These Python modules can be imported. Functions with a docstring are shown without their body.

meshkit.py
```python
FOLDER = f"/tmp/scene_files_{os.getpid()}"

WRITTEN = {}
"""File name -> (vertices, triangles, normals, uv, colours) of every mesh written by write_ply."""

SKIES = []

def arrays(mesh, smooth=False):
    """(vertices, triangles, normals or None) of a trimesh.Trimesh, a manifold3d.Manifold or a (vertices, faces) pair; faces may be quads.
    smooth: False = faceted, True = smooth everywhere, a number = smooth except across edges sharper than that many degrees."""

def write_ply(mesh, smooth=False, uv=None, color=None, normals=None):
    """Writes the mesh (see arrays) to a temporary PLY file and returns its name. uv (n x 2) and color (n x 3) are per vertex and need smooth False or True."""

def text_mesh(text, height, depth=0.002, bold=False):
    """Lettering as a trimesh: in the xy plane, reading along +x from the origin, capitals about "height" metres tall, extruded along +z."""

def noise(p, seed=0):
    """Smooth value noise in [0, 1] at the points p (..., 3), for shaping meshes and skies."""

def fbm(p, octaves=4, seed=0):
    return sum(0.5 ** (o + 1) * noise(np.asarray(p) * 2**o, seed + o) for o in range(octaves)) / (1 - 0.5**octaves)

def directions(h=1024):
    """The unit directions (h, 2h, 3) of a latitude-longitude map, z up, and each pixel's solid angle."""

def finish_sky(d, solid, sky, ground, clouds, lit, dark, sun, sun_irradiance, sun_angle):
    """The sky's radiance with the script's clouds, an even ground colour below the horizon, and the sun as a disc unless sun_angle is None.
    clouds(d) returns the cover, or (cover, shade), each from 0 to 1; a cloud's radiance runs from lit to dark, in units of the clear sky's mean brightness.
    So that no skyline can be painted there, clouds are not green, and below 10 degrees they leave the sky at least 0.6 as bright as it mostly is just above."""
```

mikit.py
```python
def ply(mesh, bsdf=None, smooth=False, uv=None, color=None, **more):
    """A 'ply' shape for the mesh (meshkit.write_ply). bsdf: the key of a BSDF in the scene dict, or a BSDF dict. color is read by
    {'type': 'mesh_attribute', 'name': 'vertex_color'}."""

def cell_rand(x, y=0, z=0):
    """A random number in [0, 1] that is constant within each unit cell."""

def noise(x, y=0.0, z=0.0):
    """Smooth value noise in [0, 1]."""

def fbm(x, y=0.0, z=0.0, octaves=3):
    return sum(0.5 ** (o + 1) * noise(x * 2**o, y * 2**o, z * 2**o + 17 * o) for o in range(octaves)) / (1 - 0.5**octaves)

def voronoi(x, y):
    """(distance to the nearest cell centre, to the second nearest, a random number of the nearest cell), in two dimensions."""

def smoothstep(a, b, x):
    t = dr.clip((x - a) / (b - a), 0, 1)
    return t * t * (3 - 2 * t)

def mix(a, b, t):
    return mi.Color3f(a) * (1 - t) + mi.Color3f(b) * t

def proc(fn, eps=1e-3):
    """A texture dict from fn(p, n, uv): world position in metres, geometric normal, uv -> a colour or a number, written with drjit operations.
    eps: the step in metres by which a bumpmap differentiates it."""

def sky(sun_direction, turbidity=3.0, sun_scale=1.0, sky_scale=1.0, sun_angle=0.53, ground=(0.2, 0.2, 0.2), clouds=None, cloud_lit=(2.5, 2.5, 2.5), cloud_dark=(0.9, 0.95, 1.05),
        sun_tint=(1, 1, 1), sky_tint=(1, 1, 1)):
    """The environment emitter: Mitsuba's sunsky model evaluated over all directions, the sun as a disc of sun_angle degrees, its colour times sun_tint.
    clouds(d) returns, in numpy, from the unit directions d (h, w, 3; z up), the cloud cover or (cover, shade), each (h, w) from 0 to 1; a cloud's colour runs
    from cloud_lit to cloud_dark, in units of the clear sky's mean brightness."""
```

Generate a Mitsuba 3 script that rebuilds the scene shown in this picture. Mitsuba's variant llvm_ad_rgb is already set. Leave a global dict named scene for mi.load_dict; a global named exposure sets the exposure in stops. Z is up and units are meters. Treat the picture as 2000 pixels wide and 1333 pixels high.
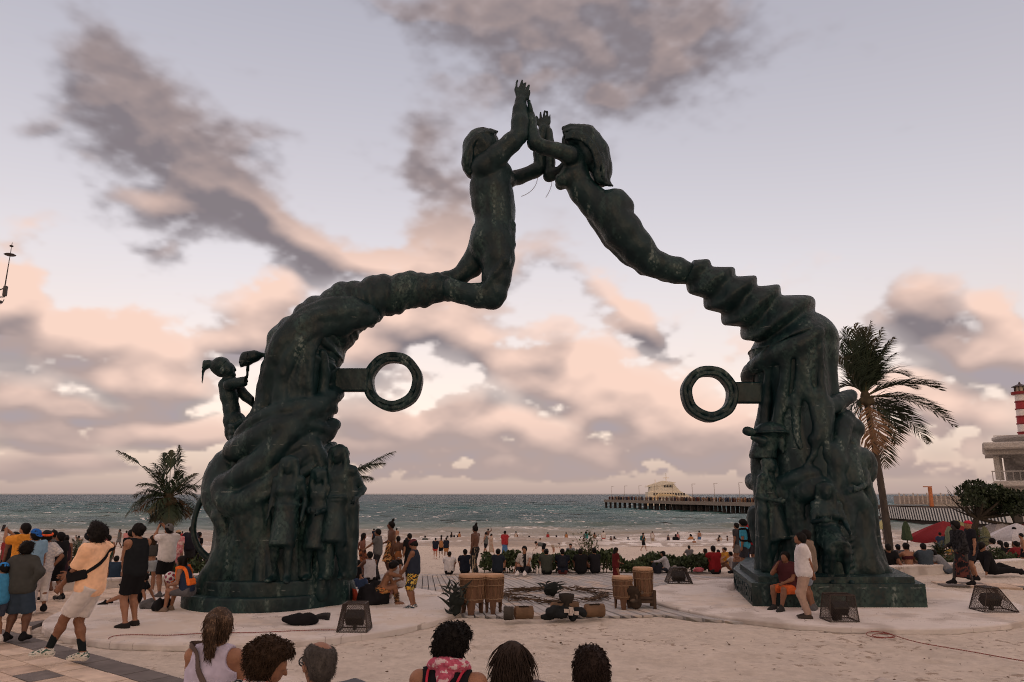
import math, random
import numpy as np, trimesh, mitsuba as mi, drjit as dr, mikit, meshkit
from scipy.ndimage import zoom, gaussian_filter
from mikit import noise, fbm, voronoi, cell_rand, smoothstep, mix
T = mi.ScalarTransform4f
scene, labels = {}, {}
random.seed(7)
RNG = np.random.default_rng(7)

# ------------------------------------------------------------------ camera
PITCH = 11.75
CAM_H = 2.3
cp, sp = math.cos(math.radians(PITCH)), math.sin(math.radians(PITCH))
scene['camera'] = {'type': 'perspective', 'fov': 69.556, 'fov_axis': 'x', 'near_clip': 0.1, 'far_clip': 60000.0,
                   'to_world': T().look_at(origin=[0, 0, CAM_H], target=[0, cp, CAM_H + sp], up=[0, 0, 1])}

# ------------------------------------------------------------------ sky: the sun has just set behind the viewer; broken pink cumulus over the sea
# each cloud mass: azimuth and elevation of its middle, half width, half height (degrees), tilt, density, how far it lies in shade
CLOUDS = [(-31.5,28.9,1.8,2.4,16,0.55,0.85), (-29.1,27.2,2.8,2,-14,0.75,0.9), (-26.1,25.2,3.5,2.3,-28,0.85,0.95), (-23.3,22.6,3.5,2.2,-35,0.9,0.95), (-20.9,19.4,4.1,2,-36,0.85,0.95), (-16.2,17.4,4.1,1.7,-11,0.85,0.92), (-18.9,25.3,2.5,1,18,0.65,0.9), (-33.6,24,1.7,0.5,-3,0.55,0.9), (-29.7,20.6,3.4,1.4,-29,0.5,0.8), (-27.5,16.6,2.4,1.2,-14,0.62,0.9), (-26.2,19.4,3,1.4,-35,0.5,0.8), (-17.8,18.7,2.9,1.1,-10,0.6,0.9), (8.4,33.6,7.8,3.3,-7,0.95,1), (2.6,30.7,5.6,2.2,-12,0.5,0.7), (-4.5,36.2,8.3,0.9,0,0.6,0.8), (15.1,31.6,4.2,2.8,-9,0.35,0.55), (0,34.6,4,2.1,-1,0.4,0.7), (-5.7,22.1,2.4,4.7,-6,0.85,0.12), (-6.5,25.9,0.7,1.7,-2,0.6,0.1), (-4,19.5,2,3.1,1,0.75,0.25), (-9.7,18.1,3.7,2,2,0.95,0.05), (-8.2,16.6,3.9,2,2,0.9,0.35), (-18.8,13.7,2.5,1.6,4,0.85,0.08), (-20.3,11.5,2.7,1.7,4,0.85,0.5), (-22.3,10,2.1,1.1,4,0.5,0.6), (-35.3,14,1.7,3,9,1,0.25), (-34.9,10.9,1.9,2,7,1,0.9), (-31.8,10.9,2.5,1.5,-5,0.95,0.08), (-27.2,10,3.4,1.5,-9,0.95,0.1), (-29.4,8.6,4.8,1.3,-7,0.9,0.4), (-25.8,7.8,2.8,1.1,-7,0.8,0.75), (-33.8,5.5,3.2,1.2,-2,0.95,0.9), (-29.7,5.4,1.7,0.8,3,0.85,0.9), (-26.2,5.8,2.1,1.1,3,0.85,0.9), (-31,3.8,5.2,0.8,-1,0.85,0.35), (-24.5,4.1,4.4,1,-2,0.85,0.25), (-32.1,2.9,2.5,0.4,-3,0.9,0.95), (-31.7,1.8,6.7,0.8,1,0.8,0.4), (-6.9,13.1,5.5,2.7,1,0.95,0.42), (-10.4,11,2.7,2.3,2,0.9,0.4), (-2.1,17,2.4,2.2,0,0.75,0.6), (2.7,19.4,2.9,2.2,-1,0.55,0.5), (3.1,12.8,1.8,0.8,-6,0.4,0.45), (7.2,16.3,2.1,2.4,-27,0.6,0.3), (9.5,13.3,2.3,1.6,-2,0.85,0.22), (11.4,12,2.5,1.2,-13,0.8,0.85), (-0.8,10.8,3.4,1.7,-15,0.9,0.35), (2.6,9.5,2.3,1.7,-6,0.95,0.97), (6.6,9,3.3,2.3,-26,1,0), (5.2,6.6,5.4,1.6,-15,0.95,0.25), (11.2,6.9,3.2,2.1,-2,0.95,0.2), (11.4,5,4.1,1.3,-9,0.9,0.6), (-7.5,5,5.5,1.7,0,0.9,0.8), (-4.4,6.4,2.3,1.2,0,0.85,0.95), (-1.6,4.7,3.9,1.2,-5,0.85,0.35), (-8.2,3.1,7.4,0.8,0,0.8,0.4), (2,3.5,7.8,1.3,-4,0.85,0.65), (9.8,3.1,7.4,1.1,-1,0.85,0.65), (16.6,4.9,4.6,1.6,-2,0.85,0.5), (0,1.6,18.9,0.8,0,0.7,0.5), (31.2,11.5,2.4,2.3,-7,0.92,0.75), (35.3,11.2,1.2,1.8,-8,0.95,0.25), (32.4,8.8,2.2,1.1,-18,0.6,0.65), (34.3,9,1.9,1.3,-6,0.8,0.6), (28,7.1,3.3,1.1,-4,0.6,0.35), (30.6,5.4,4.2,1.4,-3,0.8,0.4), (28.3,3.5,4.4,1.2,-2,0.8,0.35), (25.6,1.6,8.8,0.8,-1,0.75,0.5), (-17.4,12.2,3.3,1.9,3,0.5,0.5)]


def clouds(d):
    az = np.degrees(np.arctan2(d[..., 0], d[..., 1]))
    el = np.degrees(np.arcsin(np.clip(d[..., 2], -1, 1)))
    c = np.cos(np.radians(el))

    def grain(freq, octaves, seed, step):      # fbm over the directions, on every step-th ray and interpolated in between
        q = d[::step, ::step] * np.asarray(freq, float)
        return zoom(meshkit.fbm(q, octaves, seed).astype(np.float32), step, order=1, mode='nearest', grid_mode=True)

    warp = grain(9, 4, 3, 4) - 0.5, grain(9, 4, 5, 4) - 0.5
    wsc = np.clip(el / 12.0, 0.35, 1.0)
    a, e = az + 7.5 * warp[0] * wsc, el + 5.5 * warp[1] * wsc
    detail = grain((16, 16, 26), 5, 11, 2)
    fine = grain((46, 46, 70), 4, 12, 1)
    bias, ws, w = np.zeros(d.shape[:2]), np.zeros(d.shape[:2]), np.full(d.shape[:2], 1e-4)
    for (ca, ce, ra, re, an, s, sh) in CLOUDS:
        da, de = (a - ca) * c, e - ce
        co, si = math.cos(math.radians(an)), math.sin(math.radians(an))
        big = 1.02 if ce < 20 else 1.42
        u, v = (da * co + de * si) / (big * ra), (-da * si + de * co) / (big * re)
        q = u * u + v * v
        g = s * np.exp(-0.75 * q ** 1.3)
        bias = 1 - (1 - bias) * (1 - g)
        k = g * g
        ws += k * np.clip(sh - 0.26 * v - 0.05 * u, 0, 1)
        w += k
    bank = meshkit.fbm(np.stack([az[::2, ::2] * .07, el[::2, ::2] * .30, az[::2, ::2] * 0], -1), 4, 71)
    bank = zoom(bank, 2, order=1, mode='nearest', grid_mode=True)
    top = np.clip(1 - np.hypot((az - 6) / 22.0, (el - 37) / 5.5), 0, 1) * 0.9          # the broad grey sheet overhead
    bias, ws, w = 1 - (1 - bias) * (1 - top), ws + 0.6 * top * top * 0.95, w + 0.6 * top * top
    bias = 1 - (1 - bias) * (1 - np.clip((bank - .40) * 3.0, 0, .5) * np.clip(1 - np.abs(el - 5) / 9, 0, 1))     # long low banks over the sea
    # the rest of the sky, outside what the photograph shows, carries the same kind of broken cloud
    out = np.clip((np.hypot(az / 48.0, np.maximum(el - 12, 0) / 30.0) - 1.0) * 4, 0, 1)
    gen = grain((5, 5, 7), 5, 21, 4)
    bias = bias * (1 - out) + out * np.clip((gen - 0.5) * 2.6 + 0.85, 0, 1)
    shade = ws / w * (1 - out) + out * np.clip(0.42 - 0.3 * np.clip((el - 40) / 25, 0, 1) + (gen - 0.55) * 1.6, 0, 1)
    f = bias + np.clip(1.75 - 0.026 * el, 0.8, 1.6) * (detail - 0.5) + np.clip(1.35 - 0.03 * el, 0.7, 1.3) * (fine - 0.5)
    soft = np.clip(0.30 + (el - 8) * 0.026, 0.30, 0.80)      # near clouds are woolly, far ones have firm edges
    cover = np.clip((f - 0.22) / soft, 0, 1)
    cover = cover * cover * (3 - 2 * cover) * np.clip(0.30 + 0.9 * bias, 0, 0.97)
    shade = np.clip(shade + 0.6 * (grain(24, 4, 17, 2) - 0.5) + 0.4 * (fine - 0.5) + 0.25 * (1 - cover) - 0.1, 0, 1)
    # lit from below and behind: bright upper rims, grey undersides
    body = gaussian_filter(f, 2.5, mode=('nearest', 'wrap'))
    shade = np.clip(shade + np.clip(1.25 * (np.roll(body, 7, axis=0) - body), -0.45, 0.50) * (1 - out) + 0.07, 0, 1)
    shade = np.maximum(shade, (0.86 + 0.3 * (fine - 0.5)) * np.clip((el - 17) / 6, 0, 1) * (1 - out))    # the high clouds no longer catch the light
    low = np.clip(1 - el / 6.0, 0, 1) ** 1.2     # the pink band of air over the horizon
    cover, shade = np.maximum(cover, 0.85 * low), shade * (1 - low) + 0.78 * low
    veil = 0.36 + 0.34 * np.clip(1 - el / 17, 0, 1) + 0.10 * (grain((3, 3, 4), 4, 61, 4) - 0.5)    # a thin veil of high cloud over the whole sky
    shade = (shade * cover + (0.22 + 0.010 * el) * veil * (1 - cover)) / np.maximum(cover + veil * (1 - cover), 1e-4)
    return cover + veil * (1 - cover), shade


SUN_DIR = (0.30, -1.0, 0.27)
scene['sky'] = mikit.sky(SUN_DIR, turbidity=4.0, sun_scale=0.015, sky_scale=1.0, sun_angle=34.0, clouds=clouds,
                         cloud_lit=(1.24, 0.88, 0.73), cloud_dark=(0.29, 0.25, 0.275), sky_tint=(1.44, 1.02, 0.88), sun_tint=(0.72, 1.0, 1.42), ground=(0.2, 0.18, 0.16))
exposure = 3.4

# ------------------------------------------------------------------ shapes: signed distance fields turned into meshes, sweeps, boxes
V = lambda *a: np.array(a, float)


def unit(v):
    v = np.asarray(v, float)
    return v / (np.linalg.norm(v) + 1e-12)


def surface_net(D, lo, h):
    """The zero surface of the samples D (origin lo, step h) as (vertices, triangles)."""
    S = D < 0
    nx, ny, nz = D.shape
    c = np.zeros((nx - 1, ny - 1, nz - 1), np.uint8)
    for i in (0, 1):
        for j in (0, 1):
            for k in (0, 1):
                c += S[i:nx - 1 + i, j:ny - 1 + j, k:nz - 1 + k]
    cells = np.flatnonzero((c > 0) & (c < 8))
    ci = np.stack(np.unravel_index(cells, c.shape), 1)
    index = np.full(c.size, -1, np.int64)
    index[cells] = np.arange(len(cells))
    acc, cnt = np.zeros((len(cells), 3)), np.zeros(len(cells))
    for ax in range(3):
        o = [k for k in range(3) if k != ax]
        for p in (0, 1):
            for q in (0, 1):
                a = ci.copy()
                a[:, o[0]] += p
                a[:, o[1]] += q
                b = a.copy()
                b[:, ax] += 1
                va, vb = D[a[:, 0], a[:, 1], a[:, 2]], D[b[:, 0], b[:, 1], b[:, 2]]
                m = (va < 0) != (vb < 0)
                t = np.zeros(len(a))
                t[m] = va[m] / (va[m] - vb[m])
                pos = a.astype(float)
                pos[:, ax] += t
                acc[m] += pos[m]
                cnt[m] += 1
    v = lo + h * acc / cnt[:, None]
    faces, shape = [], c.shape
    for ax in range(3):
        o = [k for k in range(3) if k != ax]
        sl0, sl1 = [slice(None)] * 3, [slice(None)] * 3
        sl0[ax], sl1[ax] = slice(0, -1), slice(1, None)
        for k in o:
            sl0[k] = sl1[k] = slice(1, -1)
        A, B = S[tuple(sl0)], S[tuple(sl1)]
        e = np.argwhere(A != B)
        inside = A[e[:, 0], e[:, 1], e[:, 2]]
        e[:, o[0]] += 1
        e[:, o[1]] += 1

        def at(p, q):
            f = e.copy()
            f[:, o[0]] -= p
            f[:, o[1]] -= q
            return index[np.ravel_multi_index(f.T, shape)]

        quad = np.stack([at(1, 1), at(0, 1), at(0, 0), at(1, 0)], 1)
        if ax == 1:
            quad = quad[:, ::-1]
        quad[~inside] = quad[~inside][:, ::-1]
        faces.append(quad)
    f = np.vstack(faces)
    f = f[(f >= 0).all(1)]
    return v, np.vstack([f[:, [0, 1, 2]], f[:, [0, 2, 3]]])


class Field:
    """A sampled distance field; every primitive touches only the samples around it."""

    def __init__(self, lo, hi, h):
        self.lo, self.h = np.asarray(lo, float) - 3 * h, h
        self.n = np.ceil((np.asarray(hi, float) + 3 * h - self.lo) / h).astype(int) + 1
        self.D = np.full(self.n, 1.0, np.float32)

    def window(self, lo, hi, m):
        a = np.clip(np.floor((np.asarray(lo) - m - self.lo) / self.h).astype(int), 0, self.n)
        b = np.clip(np.ceil((np.asarray(hi) + m - self.lo) / self.h).astype(int) + 1, 0, self.n)
        if (b <= a).any():
            return None, None
        ax = [(self.lo[k] + self.h * np.arange(a[k], b[k])).astype(np.float32) for k in range(3)]
        return tuple(slice(i, j) for i, j in zip(a, b)), np.meshgrid(*ax, indexing='ij', sparse=True)

    def put(self, fn, lo, hi, k=0.03, op='add'):
        sl, X = self.window(lo, hi, k + 2.5 * self.h)
        if sl is None:
            return
        d, old = fn(*X), self.D[sl]
        if op == 'cut':
            self.D[sl] = np.maximum(old, -d)
            return
        if k > 0:
            g = np.maximum(k - np.abs(old - d), 0) / k
            self.D[sl] = np.minimum(old, d) - g * g * k * 0.25
        else:
            self.D[sl] = np.minimum(old, d)

    def cap(self, a, b, ra, rb=None, k=0.03, flat=None, op='add', grow=0.0):
        """A tapered limb from a to b; flat = (direction, factor) widens its section along a direction."""
        rb = ra if rb is None else rb
        a, b, ra, rb = np.asarray(a, float), np.asarray(b, float), ra + grow, rb + grow
        ab = b - a
        L2 = max(float(ab @ ab), 1e-9)
        r = max(ra, rb) * (max(1, flat[1]) if flat is not None else 1)

        def fn(x, y, z):
            px, py, pz = x - a[0], y - a[1], z - a[2]
            t = np.clip((px * ab[0] + py * ab[1] + pz * ab[2]) / L2, 0, 1)
            qx, qy, qz = px - t * ab[0], py - t * ab[1], pz - t * ab[2]
            if flat is not None:
                w, s = flat
                c = (qx * w[0] + qy * w[1] + qz * w[2]) * (1 / s - 1)
                qx, qy, qz = qx + c * w[0], qy + c * w[1], qz + c * w[2]
            return np.sqrt(qx * qx + qy * qy + qz * qz) - (ra + (rb - ra) * t)

        self.put(fn, np.minimum(a, b) - r, np.maximum(a, b) + r, k, op)

    def chain(self, pts, radii, k=0.03, flat=None, grow=0.0):
        for i in range(len(pts) - 1):
            self.cap(pts[i], pts[i + 1], radii[i], radii[i + 1], k, flat, grow=grow)

    def ell(self, c, r, R=None, k=0.03, op='add', grow=0.0):
        c, r = np.asarray(c, float), np.asarray(r, float) + grow
        R = np.eye(3) if R is None else np.asarray(R, float)      # rows: the axes
        m, ext = float(r.min()), float(r.max())

        def fn(x, y, z):
            px, py, pz = x - c[0], y - c[1], z - c[2]
            q = [(px * R[i, 0] + py * R[i, 1] + pz * R[i, 2]) / r[i] for i in range(3)]
            l0 = np.sqrt(q[0] ** 2 + q[1] ** 2 + q[2] ** 2)
            l1 = np.sqrt((q[0] / r[0]) ** 2 + (q[1] / r[1]) ** 2 + (q[2] / r[2]) ** 2)
            return np.where(l1 > 1e-6, l0 * (l0 - 1) / np.maximum(l1, 1e-6), -m)

        self.put(fn, c - ext, c + ext, k, op)

    def box(self, c, half, R=None, rad=0.01, k=0.0, op='add'):
        c, half = np.asarray(c, float), np.asarray(half, float)
        R = np.eye(3) if R is None else np.asarray(R, float)
        ext = float(np.linalg.norm(half))

        def fn(x, y, z):
            px, py, pz = x - c[0], y - c[1], z - c[2]
            q = [np.abs(px * R[i, 0] + py * R[i, 1] + pz * R[i, 2]) - half[i] + rad for i in range(3)]
            return np.sqrt(sum(np.maximum(t, 0) ** 2 for t in q)) + np.minimum(np.maximum(q[0], np.maximum(q[1], q[2])), 0) - rad

        self.put(fn, c - ext, c + ext, k, op)

    def plane_cut(self, p, n):
        """Takes away everything on the side of the plane that n points to."""
        ax = [(self.lo[k] + self.h * np.arange(self.n[k])).astype(np.float32) for k in range(3)]
        x, y, z = np.meshgrid(*ax, indexing='ij', sparse=True)
        self.D = np.maximum(self.D, (x - p[0]) * n[0] + (y - p[1]) * n[1] + (z - p[2]) * n[2])

    def rough(self, amp, freq, seed=0, stretch=(1, 1, 1), octaves=2):
        """Uneven relief near the surface."""
        m = np.abs(self.D) < amp + 2.5 * self.h
        ijk = np.argwhere(m)
        if len(ijk):
            p = (self.lo + self.h * ijk) * freq * np.asarray(stretch)
            self.D[m] += (amp * 2 * (meshkit.fbm(p, octaves, seed) - 0.5)).astype(np.float32)

    def mesh(self, taubin=6):
        if not (self.D < 0).any():
            return None
        v, f = surface_net(self.D, self.lo, self.h)
        if taubin:
            v = smooth_vertices(v, f, taubin)
        return v, f


def smooth_vertices(v, f, n):
    from scipy.sparse import coo_matrix
    i, j = np.concatenate([f[:, 0], f[:, 1], f[:, 2]]), np.concatenate([f[:, 1], f[:, 2], f[:, 0]])
    A = coo_matrix((np.ones(len(i)), (i, j)), shape=(len(v), len(v))).tocsr()
    A = A + A.T
    deg = np.asarray(A.sum(1)).ravel()
    deg[deg == 0] = 1
    for s in range(n):
        v = v + (0.5 if s % 2 == 0 else -0.52) * ((A @ v) / deg[:, None] - v)
    return v


def grid_faces(n, m, wrap=False):
    """Triangles of an n x m lattice of vertices (rows joined end to end when wrap)."""
    j = np.arange(m if wrap else m - 1)
    i, j = np.meshgrid(np.arange(n - 1), j, indexing='ij')
    k = (j + 1) % m
    q = np.stack([i * m + j, i * m + k, (i + 1) * m + k, (i + 1) * m + j], -1).reshape(-1, 4)
    return np.vstack([q[:, [0, 1, 2]], q[:, [0, 2, 3]]])


def frames(path, up):
    p = np.asarray(path, float)
    t = np.gradient(p, axis=0)
    t /= np.linalg.norm(t, axis=1, keepdims=True) + 1e-12
    a = np.zeros_like(p)
    a[0] = unit(np.cross(up, t[0]))
    for i in range(1, len(p)):
        a[i] = unit(a[i - 1] - t[i] * (a[i - 1] @ t[i]))
    return p, t, a, np.cross(t, a)


def sweep(path, radius, sides=12, up=(0, 1, 0.01), caps=True, flat=1.0):
    """A tube; radius is a number, one per point, or an array (points, sides). flat scales the second axis."""
    p, t, a, b = frames(path, V(*up))
    n = len(p)
    r = np.asarray(radius, float)
    r = np.broadcast_to(r[:, None] if r.ndim == 1 else r, (n, sides))
    th = np.arange(sides) * 2 * np.pi / sides
    v = p[:, None] + r[..., None] * (np.cos(th)[None, :, None] * a[:, None] + flat * np.sin(th)[None, :, None] * b[:, None])
    v, f = v.reshape(-1, 3), grid_faces(n, sides, True)
    if caps:
        k = len(v)
        v = np.vstack([v, p[0], p[-1]])
        i = np.arange(sides)
        j = (i + 1) % sides
        f = np.vstack([f, np.stack([j, i, np.full(sides, k)], 1), np.stack([i + (n - 1) * sides, j + (n - 1) * sides, np.full(sides, k + 1)], 1)])
    return v, f[:, ::-1] if False else f


def spline(pts, n):
    """A smooth curve through the points, with n samples."""
    from scipy.interpolate import CubicSpline
    p = np.asarray(pts, float)
    s = np.r_[0, np.cumsum(np.linalg.norm(np.diff(p[:, :3], axis=0), axis=1))]
    return CubicSpline(s, p)(np.linspace(0, s[-1], n))


def join(*ms):
    vs, fs, k = [], [], 0
    for m in ms:
        v, f = (np.asarray(m.vertices), np.asarray(m.faces)) if hasattr(m, 'vertices') else m
        f = np.asarray(f)
        if f.shape[1] == 4:
            f = np.vstack([f[:, [0, 1, 2]], f[:, [0, 2, 3]]])
        vs.append(v)
        fs.append(f + k)
        k += len(v)
    return np.vstack(vs), np.vstack(fs)


def moved(m, rotz=0.0, loc=(0, 0, 0), scale=1.0):
    v, f = (np.asarray(m.vertices), np.asarray(m.faces)) if hasattr(m, 'vertices') else m
    c, s = math.cos(rotz), math.sin(rotz)
    return (v * scale) @ np.array([[c, s, 0], [-s, c, 0], [0, 0, 1]]) + np.asarray(loc, float), f


def block(c, size, bevel=0.0, rotz=0.0, R=None):
    """A box with its edges cut; c is its middle."""
    sx, sy, sz = np.asarray(size, float) / 2
    if bevel <= 0:
        m = trimesh.creation.box(np.asarray(size, float))
    else:
        b = min(bevel, 0.45 * min(size))
        pts = [[x * (sx - (b if k != 0 else 0)), y * (sy - (b if k != 1 else 0)), z * (sz - (b if k != 2 else 0))] for x in (-1, 1) for y in (-1, 1) for z in (-1, 1) for k in range(3)]
        m = trimesh.convex.convex_hull(np.array(pts))
    v = np.array(m.vertices)
    if R is not None:
        v = v @ np.asarray(R)
    return moved((v, np.array(m.faces)), rotz, c)


def prism(poly, z0, z1, bevel=0.0):
    """An upright prism over a shapely polygon."""
    m = trimesh.creation.extrude_polygon(poly, z1 - z0 - bevel, engine='earcut')
    m.apply_translation([0, 0, z0])
    return np.array(m.vertices), np.array(m.faces)


def lathe(profile, sides=24, loc=(0, 0, 0)):
    """Turned about z: profile of (radius, height)."""
    p = np.asarray(profile, float)
    th = np.arange(sides) * 2 * np.pi / sides
    v = np.stack([p[:, None, 0] * np.cos(th), p[:, None, 0] * np.sin(th), np.broadcast_to(p[:, None, 1], (len(p), sides))], -1).reshape(-1, 3)
    return v + np.asarray(loc, float), grid_faces(len(p), sides, True)


TAKEN = {}


def key_for(name, parent=None):
    base = (parent + '__' if parent else '') + name
    n = TAKEN.get(base, 0)
    TAKEN[base] = n + 1
    return base if n == 0 else '%s_%03d' % (base, n)


def obj(name, mesh, bsdf, parent=None, smooth=True, color=None, label=None, cat=None, group=None, kind=None, **more):
    """One entry of the scene; color is one colour or one per vertex for the painted BSDFs."""
    k = key_for(name, parent)
    if hasattr(mesh, 'vertices'):
        mesh = np.array(mesh.vertices), np.array(mesh.faces)
    if color is not None:
        scene[k] = coloured(mesh, bsdf, color, smooth, more)
    else:
        scene[k] = mikit.ply(mesh, bsdf, smooth=smooth, **more)
    tag(k, label, cat, group, kind)
    return k


def tag(k, label=None, cat=None, group=None, kind=None):
    d = {a: b for a, b in (('label', label), ('category', cat), ('group', group), ('kind', kind)) if b}
    if d:
        labels[k] = {**labels.get(k, {}), **d}


def thing(name, label, cat, group=None):
    k = key_for(name)
    tag(k, label, cat, group)
    return k


def rgb(*c):
    return {'type': 'rgb', 'value': list(c)}


def srgb(r, g, b):
    c = np.array([r, g, b], float) / 255
    return np.where(c <= 0.04045, c / 12.92, ((c + 0.055) / 1.055) ** 2.4)


PALETTE, SWATCH = [], {}


def swatch(c):
    q = tuple(np.round(np.log(np.clip(c, .002, 1)) * 14).astype(int))
    if q not in SWATCH:
        SWATCH[q] = len(PALETTE)
        PALETTE.append([float(x) for x in c])
    return SWATCH[q]


def coloured(mesh, bsdf, color, smooth, more):
    """A mesh in one plain colour, or in patches of several (one per face); uv.x holds the number of the colour in PALETTE."""
    color = np.asarray(color, float)
    if color.ndim == 1:
        n = swatch(color)
        if smooth not in (True, False):
            m = trimesh.graph.smooth_shade(trimesh.Trimesh(*meshkit.arrays(mesh)[:2], process=False), angle=np.radians(smooth), facet_minarea=None)
            mesh, smooth = (np.array(m.vertices), np.array(m.faces)), True
        return mikit.ply(mesh, bsdf, smooth=smooth, uv=np.tile([n, 0.0], (len(mesh[0]), 1)), **more)
    v, f, nrm = meshkit.arrays(mesh, smooth is not False)
    q = np.round(np.log(np.clip(color[f[:, 0]], .002, 1)) * 14).astype(int)
    _, first, inv = np.unique(q, axis=0, return_index=True, return_inverse=True)
    ids = np.array([swatch(color[f[i, 0]]) for i in first])[inv.ravel()]
    uv = np.repeat(np.c_[ids, ids * 0.0], 3, 0)
    flat = f.ravel()
    path = meshkit.write_ply((v[flat], np.arange(len(flat)).reshape(-1, 3)), False, uv, normals=None if nrm is None else nrm[flat])
    return {'type': 'ply', 'filename': path, 'face_normals': nrm is None, 'bsdf': {'type': 'ref', 'id': bsdf}, **more}


INKS = []


def paint_of(grain, amount, stretch=1.0):
    """The plain colour of the thing, with the grain of its stuff."""
    def fn(p, n, uv):
        i = mi.UInt32(uv.x + .5)
        c = mi.Color3f(*[dr.gather(mi.Float, a, i) for a in INKS])
        return c * (1 + amount * (fbm(p.x * grain, p.y * grain, p.z * grain * stretch, 2) - .5) * 2)
    return mikit.proc(fn)


# ------------------------------------------------------------------ people: a skeleton posed by reaching for points, then skin, hair and clothes as fields round it
def bend(a, t, l1, l2, pole):
    """The middle joint of a two-bone limb that reaches from a for t, and where its end comes to lie."""
    a, t, pole = V(*a), V(*t), unit(pole)
    d = t - a
    L = np.linalg.norm(d)
    if L > 0.995 * (l1 + l2):
        d *= 0.995 * (l1 + l2) / L
        L = 0.995 * (l1 + l2)
    if L < 1.05 * abs(l1 - l2) + 1e-3:
        d = unit(d) * (1.05 * abs(l1 - l2) + 1e-3)
        L = np.linalg.norm(d)
    u = d / L
    x = (l1 * l1 - l2 * l2 + L * L) / (2 * L)
    h = math.sqrt(max(l1 * l1 - x * x, 0))
    p = pole - u * (pole @ u)
    return a + u * x + unit(p) * h, a + d


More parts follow.
